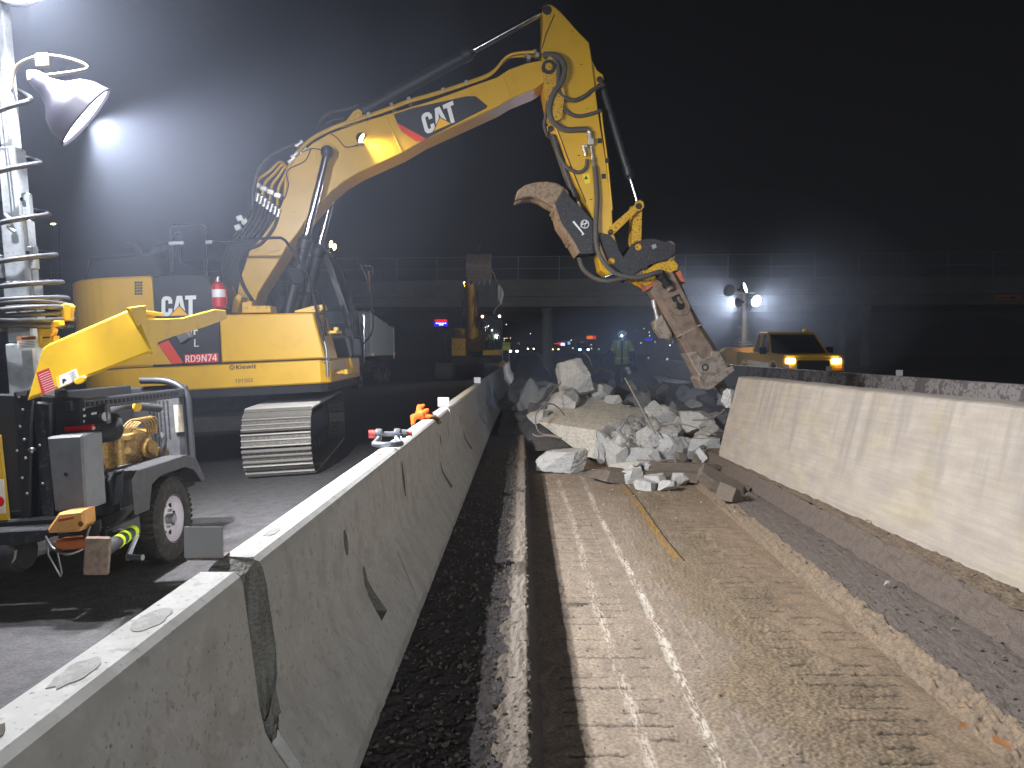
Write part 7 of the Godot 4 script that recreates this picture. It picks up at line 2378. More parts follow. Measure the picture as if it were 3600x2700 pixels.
func pickup() -> void:
	var s: SurfaceTool
	# local: front towards +z, x to the right in the picture
	var t := thing("pickup_truck", "yellow pickup truck with lit headlights behind the right hand barriers", "pickup truck", Transform3D(Basis.IDENTITY, Vector3(9.66, 0.16, -28.5)))
	var side := Transform3D(Basis(Vector3(0, 0, 1), Vector3.UP, Vector3(1, 0, 0)), Vector3.ZERO)
	var arch := func(zc: float) -> Array:
		var a := []
		for k in 9: a.append(Vector2(zc + 0.46 * cos(PI * k / 8.0), 0.42 + 0.46 * sin(PI * k / 8.0)))
		return a
	var prof := [Vector2(2.72, 0.45), Vector2(2.76, 0.62), Vector2(2.74, 0.98), Vector2(2.62, 1.12), Vector2(1.35, 1.22), Vector2(-2.75, 1.24), Vector2(-2.8, 1.1), Vector2(-2.78, 0.5)]
	for q in [[-1.7], [1.85]]:
		var a: Array = arch.call(q[0])
		a.reverse()
		prof.append_array(a)
	for sx in [-1.0, 1.0]:
		s = g()
		prism(s, PackedVector2Array(prof), sx * 0.97 - 0.06, sx * 0.97 + 0.06, 0.025, side)
		obj("body_side", s, M.truck_yellow, t)
		s = g()
		prism(s, PackedVector2Array([Vector2(1.32, 0.66), Vector2(1.32, 0.84), Vector2(-1.2, 0.92), Vector2(-1.2, 0.78)]), sx * 1.035 - 0.004, sx * 1.035 + 0.004, 0.0, side)
		prism(s, PackedVector2Array([Vector2(1.3, 0.45), Vector2(1.3, 0.50), Vector2(-1.15, 0.52), Vector2(-1.15, 0.45)]), sx * 1.035 - 0.004, sx * 1.035 + 0.004, 0.0, side)
		obj("white_stripe", s, M.decal_white, t)
		for zc in [-1.7, 1.85]:
			s = g()
			var pa := []
			for k in 13: pa.append(Vector3(sx * 1.035, 0.42 + 0.49 * sin(PI * k / 12.0), zc + 0.49 * cos(PI * k / 12.0)))
			tube(s, pa, 0.028, 6)
			obj("arch_trim", s, M.decal_white, t)
			var wh := grp("wheel", t, Transform3D(Basis.IDENTITY if sx > 0 else Basis(Vector3.UP, PI), Vector3(sx * 0.92, 0.39, zc)))
			s = g()
			lathe(s, Vector3(-0.12, 0, 0), Vector3.RIGHT, [[0.22, 0.0], [0.36, 0.0], [0.39, 0.03], [0.39, 0.21], [0.36, 0.24], [0.22, 0.24]], 24)
			obj("tyre", s, M.tyre, wh)
			s = g()
			lathe(s, Vector3.ZERO, Vector3.RIGHT, [[0.0, 0.08], [0.2, 0.06], [0.22, 0.10]], 20)
			obj("rim", s, M.steel, wh)
	s = g()
	bx(s, Vector3(0, 1.08, 2.0), Vector3(1.86, 0.16, 1.35), 0.05)
	bx(s, Vector3(0, 0.75, 2.62), Vector3(1.86, 0.6, 0.2), 0.06)
	obj("hood", s, M.truck_yellow, t)
	s = g()
	bx(s, Vector3(0, 0.78, 2.74), Vector3(1.1, 0.34, 0.06), 0.02)
	bx(s, Vector3(0, 0.50, 2.82), Vector3(1.96, 0.22, 0.16), 0.05)
	obj("grille", s, M.matt_black, t)
	s = g()
	bx(s, Vector3(0, 0.6, -0.9), Vector3(1.84, 0.1, 3.6), 0.02)
	bx(s, Vector3(0, 0.9, -2.74), Vector3(1.84, 0.65, 0.06), 0.02)
	bx(s, Vector3(0, 0.9, -0.7), Vector3(1.84, 0.62, 0.06), 0.02)
	obj("bed", s, M.truck_yellow, t)
	var cab := grp("cab", t)
	for sx in [-1.0, 1.0]:
		for q in [[Vector3(0.98, 1.2, 1.38), Vector3(0.80, 1.88, 0.62)], [Vector3(0.97, 1.2, 0.1), Vector3(0.82, 1.88, 0.05)], [Vector3(0.96, 1.2, -0.68), Vector3(0.82, 1.86, -0.55)]]:
			s = g()
			tube(s, [q[0] * Vector3(sx, 1, 1), q[1] * Vector3(sx, 1, 1)], 0.045, 6)
			obj("pillar", s, M.truck_yellow, cab)
		s = g()
		quad(s, Vector3(sx * 0.965, 1.22, 1.3), Vector3(sx * 0.965, 1.22, -0.66), Vector3(sx * 0.815, 1.86, -0.55), Vector3(sx * 0.80, 1.86, 0.62), Vector3(sx, 0.2, 0))
		obj("side_window", s, M.dark_glass, cab)
		s = g()
		bx(s, Vector3(sx * 1.17, 1.28, 1.12), Vector3(0.26, 0.26, 0.10), 0.04)
		tube(s, [Vector3(sx * 0.98, 1.22, 1.1), Vector3(sx * 1.12, 1.25, 1.1)], 0.025, 6)
		obj("door_mirror", s, M.matt_black, cab)
	s = g()
	prism(s, PackedVector2Array([Vector2(0.70, 1.86), Vector2(0.5, 1.95), Vector2(-0.4, 1.96), Vector2(-0.58, 1.88), Vector2(-0.56, 1.84), Vector2(0.6, 1.84)]), -0.84, 0.84, 0.03, side)
	obj("roof", s, M.truck_yellow, cab)
	s = g()
	quad(s, Vector3(-0.96, 1.2, 1.40), Vector3(0.96, 1.2, 1.40), Vector3(0.79, 1.87, 0.66), Vector3(-0.79, 1.87, 0.66), Vector3(0, 0.5, 1))
	obj("windscreen", s, M.dark_glass, cab)
	s = g()
	quad(s, Vector3(-0.9, 1.2, -0.70), Vector3(0.9, 1.2, -0.70), Vector3(0.80, 1.87, -0.58), Vector3(-0.80, 1.87, -0.58), Vector3(0, 0.1, -1))
	obj("rear_window", s, M.dark_glass, cab)
	s = g()
	lathe(s, Vector3(0.62, 1.94, 0.3), Vector3.UP, [[0.10, 0.0], [0.09, 0.12], [0.0, 0.14]], 12)
	obj("warning_beacon", s, M.hood, cab)
	for sx in [-1.0, 1.0]:
		var l := grp("headlight", t)
		s = g()
		bx(s, Vector3(sx * 0.76, 0.93, 2.76), Vector3(0.30, 0.17, 0.06), 0.02)
		obj("headlight_lens", s, M.lamp_head, l)
		s = g()
		bx(s, Vector3(sx * 0.84, 0.75, 2.765), Vector3(0.20, 0.11, 0.05), 0.02)
		obj("indicator_light", s, M.lamp_amber, l)
		var sp := SpotLight3D.new()
		sp.name = "beam"
		sp.light_color = Color(1.0, 0.88, 0.68)
		sp.light_energy = 5.0
		sp.light_size = 0.08
		sp.spot_angle = 32.0
		sp.spot_angle_attenuation = 0.8
		sp.spot_range = 60.0
		sp.spot_attenuation = 2.0
		sp.shadow_enabled = true
		l.add_child(sp)
		sp.transform = Transform3D(frame_of(-Vector3(0.12, -0.05, 1)), Vector3(sx * 0.76, 0.93, 2.83))
	# tool chest on the tail
	s = g()
	prism(s, PackedVector2Array([Vector2(-2.84, 0.7), Vector2(-2.84, 1.26), Vector2(-3.1, 1.28), Vector2(-3.55, 1.12), Vector2(-3.6, 0.7)]), -0.98, 0.98, 0.03, side)
	obj("tail_box", s, M.hood, t)

func towers() -> void:
	var p := pz(2620, 1330, -31.5)
	far_tower("distant light tower with glaring lamps behind the yellow pickup", Transform3D(Basis.IDENTITY, Vector3(p.x, 0.17, -31.8)), [
		[Vector3(0.42, 3.28, 0.25), Vector3(0.35, -0.30, 0.9), 0.24, 40.0], [Vector3(-0.02, 3.82, 0.2), Vector3(0.75, 0.25, 0.5), 0.22, 0.0], [Vector3(-0.28, 3.22, 0.1), Vector3(-0.6, -0.05, -0.8), 0.20, 55.0], [Vector3(-0.62, 3.72, 0.0), Vector3(-0.55, 0.1, 0.8), 0.24, -1.0]])
	# a third tower stands behind the camera: it lights the sides of the trailer and the barriers that face this way
	far_tower("light tower behind the camera, lighting the near side of everything", Transform3D(Basis.IDENTITY, Vector3(4.4, 0.0, 10.5)), [
		[Vector3(0.42, 4.2, -0.2), Vector3(-0.25, -0.28, -0.9), 0.235, 33.0], [Vector3(-0.42, 4.2, -0.2), Vector3(-0.35, -0.30, -0.9), 0.235, 33.0]])
func far_tower(label: String, at: Transform3D, lamps: Array) -> void:
	var s: SurfaceTool
	var t := thing("light_tower", label, "light tower", at)
	mast(t, [[0.5, 1.55, 0.22], [1.5, 2.2, 0.17], [2.15, 2.9, 0.14], [2.85, 3.62, 0.10]], Vector3.ZERO)
	s = g()
	var hx := []
	for k in 6 * 20 + 1:
		var f := k / 20.0
		var y := 3.35 - 1.75 * pow(f / 6.0, 0.8)
		var r := lerpf(0.14, 0.26, f / 6.0)
		hx.append(Vector3(r * cos(TAU * f), y, r * sin(TAU * f)))
	tube(s, hx, 0.022, 6)
	obj("coiled_cable", s, M.cable_bright, t)
	s = g()
	bx(s, Vector3(0, 1.52, 0), Vector3(0.62, 0.05, 0.5), 0.01)
	bx(s, Vector3(0, 1.62, 0), Vector3(0.62, 0.04, 0.5), 0.01)
	obj("cable_tray", s, M.galv, t)
	s = g()
	bx(s, Vector3(0, 3.62, 0), Vector3(0.85, 0.08, 0.08), 0.01)
	obj("crossbar", s, M.galv, t)
	s = g()
	prism(s, PackedVector2Array([Vector2(-0.9, 0.5), Vector2(0.9, 0.5), Vector2(0.9, 1.2), Vector2(0.6, 1.4), Vector2(-0.6, 1.4), Vector2(-0.9, 1.2)]), -0.6, 0.6, 0.03)
	obj("trailer_body", s, M.hood, t)
	for sx in [-0.75, 0.75]:
		s = g()
		lathe(s, Vector3(sx - 0.1, 0.3, 0), Vector3.RIGHT, [[0.0, 0.0], [0.3, 0.0], [0.31, 0.03], [0.31, 0.17], [0.3, 0.2], [0.0, 0.2]], 20)
		obj("wheel", s, M.tyre, t)
	for q in lamps: flood(t, q[0], q[1], q[2], maxf(q[3], 0.0), Color(0.95, 0.97, 1.0), 72.0, M.galv if q[3] < 0.0 else M.lamp_tower)

func overpass() -> void:
	var s: SurfaceTool
	var t := thing("overpass", "concrete overpass with chain link fence crossing behind the machines", "bridge", Transform3D(Basis(Vector3.UP, deg_to_rad(-4.0)), Vector3(0, -0.2, -62)))
	var X0 := -75.0
	var X1 := 80.0
	var W := X1 - X0
	var xm := (X0 + X1) * 0.5
	for q in [["parapet", 6.35, 7.25, 0.3, 0.0], ["deck_edge", 5.95, 6.35, 0.5, 0.12], ["girder", 5.15, 5.95, 0.6, -0.35]]:
		s = g()
		bx(s, Vector3(xm, (q[1] + q[2]) * 0.5, q[4]), Vector3(W, q[2] - q[1], q[3]), 0.02)
		obj(q[0], s, M.bridge, t)
	s = g()
	bx(s, Vector3(xm, 5.6, -5.5), Vector3(W, 0.9, 10.0), 0.0)
	obj("deck", s, M.bridge, t)
	s = g()
	bx(s, Vector3(xm, 6.8, -10.9), Vector3(W, 0.9, 0.3), 0.0)
	obj("far_parapet", s, M.bridge, t)
	for x in [1.75, -24.0, 27.5]:
		for z in [-2.5, -8.0]:
			s = g()
			lathe(s, Vector3(x, -0.5, z), Vector3.UP, [[0.36, 0.0], [0.36, 5.2], [0.5, 5.65]], 20)
			obj("column", s, M.bridge, t)
	var k := 0
	var x := -40.0
	while x < 62.0:
		s = g()
		cyl(s, Vector3(x, 7.25, 0), Vector3(x, 9.15, 0), 0.035, 0.035, 6)
		obj("fence_post", s, M.galv, t)
		x += 3.3
	s = g()
	for y in [9.15, 8.2, 7.3]: cyl(s, Vector3(-60, y, 0), Vector3(66, y, 0), 0.022, 0.022, 5)
	obj("fence_rail", s, M.galv, t)
	s = g()
	var xx := -42.0
	while xx < 62.0:
		for sg in [1.0, -1.0]:
			var a := Vector3(xx, 7.3, 0.0)
			var b := Vector3(xx + sg * 1.85, 9.15, 0.0)
			var o := Vector3(0, 0, 0.006)
			var wv := Vector3(0.006, 0, 0)
			quad(s, a - wv, a + wv, b + wv, b - wv, Vector3(0, 0, 1))
		xx += 0.22
	var wire := obj("chain_link", s, M.galv, t)
	wire.set_meta("kind", "stuff")
	# advance sign on the girder
	var sp := t.transform.affine_inverse() * pz(3401, 1060, -65.0)
	var sg2 := thing("bridge_sign", "small orange sign with arrow high on the dark overpass at right", "sign", t.transform * Transform3D(Basis.IDENTITY, Vector3(sp.x, sp.y - 0.3, 0.45)))
	s = g()
	bx(s, Vector3(0, 0.2, 0), Vector3(1.85, 0.42, 0.04), 0.01)
	obj("panel", s, plain(c8(226, 140, 30), 0.6), sg2)
	s = g()
	prism(s, PackedVector2Array([Vector2(-0.6, 0.17), Vector2(0.3, 0.17), Vector2(0.3, 0.08), Vector2(0.65, 0.2), Vector2(0.3, 0.32), Vector2(0.3, 0.23), Vector2(-0.6, 0.23)]), 0.021, 0.025)
	obj("arrow", s, M.decal_black, sg2)
	for e in [-0.7, 0.7]:
		s = g()
		bx(s, Vector3(e, 0.2, -0.25), Vector3(0.06, 0.06, 0.5), 0.0)
		obj("bracket", s, M.galv, sg2)

func car(u: float, v: float, dist: float, label: String, lens: Material, gap: float) -> void:
	var p := pz(u, v, -dist)
	var t := thing("car", label, "car", Transform3D(Basis.IDENTITY, Vector3(p.x, p.y - 0.65, -dist)), "cars on the far road")
	var side := Transform3D(Basis(Vector3(0, 0, 1), Vector3.UP, Vector3(1, 0, 0)), Vector3.ZERO)
	var s := g()
	prism(s, PackedVector2Array([Vector2(0.05, 0.3), Vector2(0.05, 0.75), Vector2(-1.1, 0.92), Vector2(-1.9, 1.42), Vector2(-3.2, 1.42), Vector2(-4.1, 0.95), Vector2(-4.4, 0.9), Vector2(-4.4, 0.3)]), -gap - 0.22, gap + 0.22, 0.08, side)
	obj("body", s, M.black, t)
	for sx in [-1.0, 1.0]:
		s = g()
		ball(s, Vector3(sx * gap, 0.65, 0.06), Vector3(0.13, 0.10, 0.05), 10)
		obj("headlight", s, lens, t)
		for z in [-0.9, -3.5]:
			s = g()
			lathe(s, Vector3(sx * (gap + 0.05) - 0.1, 0.32, z), Vector3.RIGHT, [[0.0, 0.0], [0.32, 0.0], [0.32, 0.2], [0.0, 0.2]], 14)
			obj("wheel", s, M.tyre, t)

func distance() -> void:
	var s: SurfaceTool
	car(2053, 1229, 78.0, "far car with bluish white headlights left of the worker", M.lamp_blue_hot, 0.42)
	car(1953, 1228, 110.0, "far car with yellowish headlights right of the bridge column", glow(Color(1.0, 0.95, 0.6), 6.0), 0.42)
	car(1806, 1235, 70.0, "far car with glaring warm headlights at the end of the barriers", M.lamp_head, 0.3)
	car(1866, 1226, 130.0, "far car with small warm headlights left of the bridge column", M.lamp_warm, 0.5)
	# illuminated boards
	var board := func(label: String, u0: float, v0: float, u1: float, v1: float, dist: float, cells: Array, ground_: float) -> void:
		var a := pz(u0, v1, -dist)
		var b := pz(u1, v0, -dist)
		var t := thing("illuminated_sign", label, "sign", Transform3D(Basis.IDENTITY, Vector3((a.x + b.x) * 0.5, ground_, -dist)), "lit signs along the far road")
		var w := b.x - a.x
		var h := b.y - a.y
		var ss := g()
		bx(ss, Vector3(0, (a.y + b.y) * 0.5 - ground_, -0.15), Vector3(w * 1.04, h * 1.08, 0.2), 0.02)
		obj("sign_case", ss, M.matt_black, t)
		ss = g()
		for e in [-0.3, 0.3]: cyl(ss, Vector3(e * w, 0, -0.2), Vector3(e * w, a.y - ground_, -0.2), 0.12, 0.12, 8)
		obj("sign_leg", ss, M.matt_black, t)
		for c in cells:
			ss = g()
			bx(ss, Vector3((c[0] + c[2] * 0.5 - 0.5) * w, (a.y + b.y) * 0.5 - ground_ + (0.5 - c[1] - c[3] * 0.5) * h, 0.0), Vector3(c[2] * w, c[3] * h, 0.08 + (0.04 if c.size() > 5 else 0.0)), 0.0)
			obj("lit_sign_panel", ss, c[4], t)
	var red := glow(Color(1.0, 0.05, 0.05), 2.2)
	var blue := glow(Color(0.08, 0.05, 1.0), 2.2)
	var whi := glow(Color(0.9, 0.92, 1.0), 2.5)
	var dark := glow(Color(0.5, 0.0, 0.02), 0.8)
	var cells := [[0.02, 0.02, 0.96, 0.40, dark], [0.02, 0.46, 0.96, 0.50, blue]]
	for k in 7: cells.append([0.09 + 0.12 * k, 0.08, 0.085, 0.26, red, 1])
	for k in 5: cells.append([0.13 + 0.155 * k, 0.52, 0.12, 0.12, whi, 1])
	for k in 2: cells.append([0.36 + 0.17 * k, 0.74, 0.14, 0.12, whi, 1])
	board.call("red and blue electronic message sign left of the second excavator", 1526, 1122, 1575, 1147, 95.0, cells, -1.0)
	board.call("orange lit billboard in the distance left of the worker", 2062, 1180, 2096, 1193, 240.0, [[0.02, 0.04, 0.6, 0.9, glow(Color(1.0, 0.45, 0.15), 1.4)], [0.64, 0.04, 0.34, 0.9, glow(Color(0.9, 0.25, 0.15), 1.0)]], -1.2)
	board.call("red and white lit shop fronts beside the bridge column", 1938, 1200, 2008, 1216, 260.0, [[0.02, 0.6, 0.12, 0.36, glow(Color(0.7, 0.7, 1.0), 1.6)], [0.16, 0.45, 0.16, 0.4, red], [0.33, 0.3, 0.14, 0.5, red], [0.48, 0.35, 0.2, 0.6, whi], [0.52, 0.05, 0.28, 0.2, glow(Color(0.2, 0.35, 0.9), 1.0)], [0.82, 0.05, 0.14, 0.65, glow(Color(0.7, 0.8, 0.9), 1.2)]], -1.2)
	board.call("flat violet lit sign on the dark hillside right of the worker", 2268, 1191, 2294, 1196, 300.0, [[0.0, 0.0, 1.0, 1.0, blue]], -1.2)
	# warning board on the shoulder, pylon of the far road
	var cp := pz(1778, 1218, -46.0)
	var c := thing("caution_sign", "yellow green caution board right of the second excavator's cab", "sign", Transform3D(Basis(Vector3.UP, 0.05), Vector3(cp.x, -0.1, -46.0)))
	s = g()
	bx(s, Vector3(0, cp.y + 0.1, 0), Vector3(0.54, 0.47, 0.02), 0.004)
	obj("panel", s, plain(c8(196, 206, 40), 0.5), c)
	s = g()
	for e in [-0.2, 0.2]: bx(s, Vector3(e, (cp.y + 0.1) * 0.5, -0.03), Vector3(0.04, cp.y + 0.1, 0.03), 0.0)
	obj("post", s, M.steel, c)
	words(c, "CAUTION", Transform3D(Basis(Vector3(0.48, 0, 0), Vector3(0, 0.16, 0), Vector3(0, 0, 1)), Vector3(-0.24, cp.y + 0.13, 0.012)), M.decal_black, "lettering", true)
	# yellow lamps on the far barrier, street lamps and house lights far away
	for q in [["left of two small yellow barrier lamps on the sixth barrier", 1797, 1260, 30.0], ["right of two small yellow barrier lamps on the sixth barrier", 1808, 1256, 33.0]]:
		var p := pz(q[1], q[2], -q[3])
		var l := thing("barrier_lamp", q[0], "lamp", Transform3D(Basis.IDENTITY, Vector3(-0.86, 0.813, -q[3])))
		s = g()
		bx(s, Vector3(0, 0.05, 0), Vector3(0.22, 0.10, 0.08), 0.02)
		obj("lamp_case", s, M.hood, l)
		s = g()
		lathe(s, Vector3(0, 0.14, 0.0), Vector3(0, 0, 1), [[0.0, 0.05], [0.06, 0.04], [0.07, -0.04], [0.0, -0.05]], 12)
		obj("lamp_lens", s, M.hood, l)
	var dots := [[1865, 1173, 1], [2234, 1161, 0.7], [2264, 1154, 1], [2282, 1168, 1], [2296, 1155, 0.8], [2313, 1154, 1], [2325, 1168, 1], [2284, 1180, 0.9], [2253, 1206, 1.1], [2303, 1202, 0.8], [2355, 1214, 1.8], [2364, 1203, 0.6], [2079, 1212, 1], [2080, 1225, 1.4], [2014, 1224, 1.2], [2008, 1196, 1], [2106, 1227, 0.8], [1823, 1206, 0.9], [1826, 1210, 0.9], [1780, 1141, 1.0], [1773, 1189, 0.9], [1777, 1189, 0.9], [1782, 1189, 0.9], [1795, 1189, 0.9], [1773, 1196, 0.8], [2020, 1194, 0.6], [2046, 1203, 0.6], [2030, 1227, 0.7], [2038, 1227, 0.7]]
	var dm := [glow(Color(0.95, 0.97, 1.0), 5.0), glow(Color(1.0, 0.8, 0.5), 5.0)]
	for k in dots.size():
		var q: Array = dots[k]
		var dist := 700.0
		var p := pz(q[0], q[1], -dist)
		var t := thing("distant_light", "tiny distant town light glowing beyond the overpass", "light", Transform3D(Basis.IDENTITY, Vector3(p.x, -1.2, -dist)), "town lights beyond the overpass")
		s = g()
		cyl(s, Vector3(0, 0, 0), Vector3(0, p.y + 1.2 - 0.3, 0), 0.12, 0.08, 6)
		obj("lamp_pole", s, M.matt_black, t)
		s = g()
		ball(s, Vector3(0, p.y + 1.2, 0.1), Vector3.ONE * 0.42 * q[2], 8)
		obj("lamp_head", s, dm[1 if k in [13, 21, 22, 23] else 0], t)
	var lp := pz(187, 790, -75.0)
	var lm := thing("street_lamp", "single dim street lamp in the dark sky right of the tower mast", "street lamp", Transform3D(Basis.IDENTITY, Vector3(lp.x, -0.9, -75.0)))
	s = g()
	tube(s, [Vector3(0.6, 0, 0), Vector3(0.6, lp.y + 1.0, 0), Vector3(0.3, lp.y + 1.15, 0)], 0.06, 8)
	obj("pole", s, M.matt_black, lm)
	s = g()
	bx(s, Vector3(0.1, lp.y + 1.08, 0), Vector3(0.6, 0.1, 0.22), 0.02)
	obj("lamp_case", s, M.matt_black, lm)
	s = g()
	ball(s, Vector3(0.0, lp.y + 0.98, 0), Vector3(0.26, 0.09, 0.12), 10)
	obj("lamp_lens", s, M.lamp_warm, lm)

const LAMP := 30.0
func _ready() -> void:
	# camera
	cb = Basis(Vector3.UP, atan(39.0 / F)) * Basis(Vector3.RIGHT, -atan(118.0 / F))
	var cam := Camera3D.new()
	cam.name = "camera"
	cam.fov = rad_to_deg(2.0 * atan(1350.0 / F))
	cam.near = 0.05
	cam.far = 4000.0
	cam.transform = Transform3D(cb, eye)
	add_child(cam)
	cam.current = true
	# night sky, thin dust in the air
	var e := Environment.new()
	e.background_mode = Environment.BG_SKY
	var sk := ProceduralSkyMaterial.new()
	sk.sky_top_color = Color(0.030, 0.031, 0.036)
	sk.sky_horizon_color = Color(0.050, 0.052, 0.056)
	sk.ground_bottom_color = Color(0.02, 0.02, 0.022)
	sk.ground_horizon_color = Color(0.04, 0.042, 0.046)
	sk.sky_curve = 0.2
	var sky := Sky.new()
	sky.sky_material = sk
	e.sky = sky
	e.background_energy_multiplier = 0.6
	e.tonemap_mode = Environment.TONE_MAPPER_LINEAR
	e.tonemap_exposure = 1.0
	e.sdfgi_enabled = true
	e.ssao_enabled = true
	e.ssil_enabled = true
	e.fog_enabled = true
	e.fog_density = 0.0010
	e.fog_light_color = Color(0.94, 0.95, 1.0)
	e.volumetric_fog_enabled = true
	e.volumetric_fog_density = 0.0
	var we := WorldEnvironment.new()
	we.name = "environment"
	we.environment = e
	add_child(we)
	# a trace of moonlight
	var moon := DirectionalLight3D.new()
	moon.name = "moon"
	moon.light_energy = 0.004
	moon.light_color = Color(0.8, 0.87, 1.0)
	moon.light_angular_distance = 0.5
	moon.shadow_enabled = true
	moon.transform = Transform3D(Basis.from_euler(Vector3(-0.9, 0.5, 0)), Vector3(0, 50, 0))
	add_child(moon)
	XF = Transform3D(Basis(Vector3.UP, deg_to_rad(3.0)) * Basis(Vector3(0, 0, 1), deg_to_rad(2.9)), Vector3(-4.5, -0.195, -11.2))
	TF = Transform3D(Basis(Vector3(0, 0, 1), deg_to_rad(3.3)), Vector3(-3.0, -0.12, -5.3))
	rng.seed = 5
	materials()
	more_materials()
	print("materials ", Time.get_ticks_msec())
	ground()
	print("ground ", Time.get_ticks_msec())
	barriers()
	overpass()
	print("barriers ", Time.get_ticks_msec())
	excavator()
	light_tower()
	print("machines ", Time.get_ticks_msec())
	rubble()
	print("rubble ", Time.get_ticks_msec())
	far_excavator()
	dump_truck()
	pickup()
	towers()
	people()
	small_things()
	distance()
	dust()
	print("all ", Time.get_ticks_msec())

func more_materials() -> void:
	var f: Array = M.fields
	M.edge = tex(paint(512, 512, c8(114, 103, 90), [[f[0], 0.4, 0.75, c8(94, 85, 75), 0.8], [f[4], 0.26, 0.1, c8(76, 68, 60), 0.6], [f[5], 0.84, 0.95, c8(176, 166, 148), 0.6]]), 0.45, 0.96, grey(f[1], 512, 512), 0.5, true)
	M.shoulder = tex(paint(512, 512, c8(112, 101, 92), [[f[0], 0.4, 0.8, c8(94, 84, 77), 0.8], [f[4], 0.26, 0.1, c8(66, 60, 58), 0.5], [f[5], 0.88, 0.96, c8(150, 142, 134), 0.6], [f[1], 0.68, 0.8, c8(114, 105, 97), 0.5]]), 0.6, 0.95, grey(f[1], 512, 512), 0.5, true)
	M.patch = tex(paint(512, 512, c8(170, 168, 161), [[f[0], 0.4, 0.7, c8(190, 188, 181), 0.8], [f[1], 0.62, 0.8, c8(140, 137, 130), 0.5]]), 0.3, 0.9)
	M.stain = tex(paint(512, 512, c8(112, 106, 96), [[f[0], 0.4, 0.8, c8(86, 80, 72), 0.8]]), 0.3, 0.95)
	M.kerb = tex(paint(512, 512, c8(104, 92, 82), [[f[0], 0.4, 0.75, c8(84, 74, 68), 0.8], [f[4], 0.26, 0.1, c8(64, 56, 50), 0.6], [f[2], 0.68, 0.8, c8(172, 160, 146), 0.7]]), 0.5, 0.96, grey(f[1], 512, 512), 0.9, true)
	M.lamp_shell = plain(c8(70, 68, 80), 0.5, 0.2)
	M.shackle = plain(c8(128, 131, 136), 0.42, 0.5)
	M.lamp_head = glow(Color(1.0, 0.98, 0.94), 10.0)
	M.lamp_tower = glow(Color(0.93, 0.98, 1.0), 16.0)
	M.lamp_blue_hot = glow(Color(0.62, 0.8, 1.0), 22.0)
	M.cable_bright = plain(c8(190, 194, 200), 0.5)
	M.median = plain(Color.WHITE, 0.93)
	M.median.albedo_texture = median_texture()
	M.peel = tex(peel_texture(), 3.2, 0.85, null, 0.0, true)
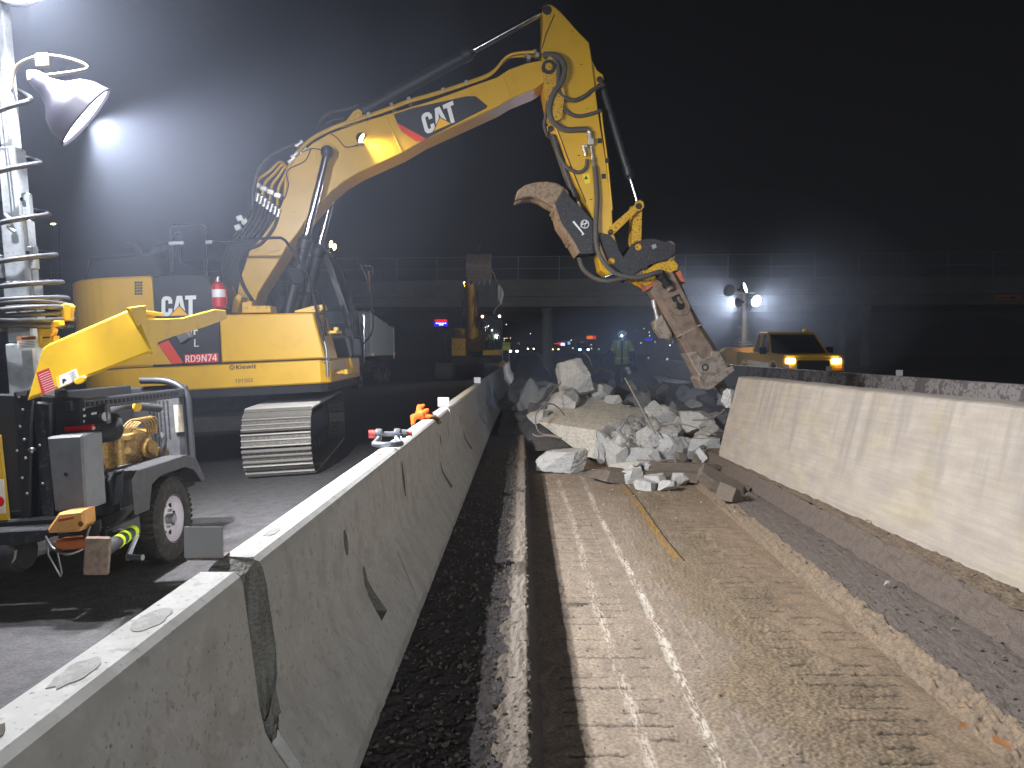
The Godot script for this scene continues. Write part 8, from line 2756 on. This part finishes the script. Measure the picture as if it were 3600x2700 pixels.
# rain streaks and soot running down the old median barrier: 8 m along, 1.2 m up the face
func median_texture() -> ImageTexture:
	var w := 1536
	var h := 384
	var out := PackedByteArray()
	out.resize(w * h * 3)
	var st := nz(0.02, 111, 4)
	var st2 := nz(0.006, 112, 3)
	var cl := nz(0.012, 113, 4)
	var fi := nz(0.25, 114, 2)
	var ho := nz(0.05, 115, 3)
	for j in h:
		var v := float(j) / h
		for i in w:
			var a := st.get_noise_2d(i * 1.6, j * 0.10)
			var b := st2.get_noise_2d(i * 1.2, j * 0.25)
			var c := cl.get_noise_2d(i, j)
			var f := fi.get_noise_2d(i, j)
			var hs := ho.get_noise_2d(i * 0.12, j * 1.6)
			# grey runs start at the top of the face and thin out at their own ragged ends
			var reach := 0.62 + 0.5 * b
			var run := clampf((a + 0.10 + b * 0.4 + c * 0.5) * 1.3, 0.0, 1.0) * clampf((v - (1.0 - reach)) * 4.0 + f * 0.5, 0.0, 1.0)
			var r := 0.64 + 0.05 * c + 0.03 * f + 0.03 * hs
			var gg := 0.60 + 0.05 * c + 0.03 * f + 0.03 * hs
			var bb := 0.55 + 0.04 * c + 0.03 * f + 0.03 * hs
			var yl := clampf(cl.get_noise_2d(i * 0.5 + 900.0, j * 0.5) * 2.5 - 0.2, 0.0, 1.0) * 0.3
			bb -= 0.10 * yl
			r = lerpf(r, 0.47 + 0.04 * f, run * 0.42)
			gg = lerpf(gg, 0.455 + 0.04 * f, run * 0.42)
			bb = lerpf(bb, 0.43 + 0.04 * f, run * 0.42)
			var o := (j * w + i) * 3
			out[o] = int(clampf(r, 0, 1) * 255.0)
			out[o + 1] = int(clampf(gg, 0, 1) * 255.0)
			out[o + 2] = int(clampf(bb, 0, 1) * 255.0)
	return ImageTexture.create_from_image(Image.create_from_data(w, h, false, Image.FORMAT_RGB8, out))
func peel_texture() -> ImageTexture:
	var f: Array = M.fields
	var fl := field(512, 512, 0.010, 121, 5)
	return paint(512, 512, c8(158, 150, 148), [[fl, 0.40, 0.43, c8(224, 215, 213), 0.95], [f[1], 0.62, 0.66, c8(150, 142, 138), 0.8], [f[2], 0.75, 0.85, c8(110, 104, 100), 0.5]])

func dust() -> void:
	var banks := [[Vector3(2.6, 0.9, -18.6), Vector3(7.5, 3.2, 9.0), 0.035, "dust_cloud"], [Vector3(2.4, 0.8, -17.6), Vector3(4.6, 2.4, 6.0), 0.03, "dust_cloud"], [Vector3(3.0, 0.9, -13.6), Vector3(2.0, 2.0, 1.6), 0.04, "dust_puff"]]
	for k in 4:  # nested haze added to stand in for lens glare at the near lamps
		var f := 1.0 - 0.2 * k
		banks.append([Vector3(-3.4, 3.4, -5.7), Vector3(7.6, 7.0, 6.0) * f, 0.0030, "glare_haze"])
	for k in 3:  # haze put in to make a glow round the far lamps
		var f := 1.0 - 0.28 * k
		banks.append([Vector3(8.6, 3.4, -31.6), Vector3(15.0, 9.0, 10.0) * f, 0.009, "glow_veil"])
	for q in banks:
		var v := FogVolume.new()
		v.name = numbered(self, q[3])
		v.shape = RenderingServer.FOG_VOLUME_SHAPE_ELLIPSOID
		v.size = q[1]
		var m := FogMaterial.new()
		m.density = q[2]
		m.albedo = Color(0.82, 0.86, 0.95)
		v.material = m
		v.position = q[0]
		v.set_meta("kind", "stuff")
		v.set_meta("label", {"dust_cloud": "thin pale dust hanging over the rubble", "dust_puff": "puff of dust where the chisel meets the barrier", "glare_haze": "added haze standing in for lens glare round the near light tower", "glow_veil": "added haze that makes the glow round the distant light tower"}[q[3]])
		v.set_meta("category", "dust")
		add_child(v)
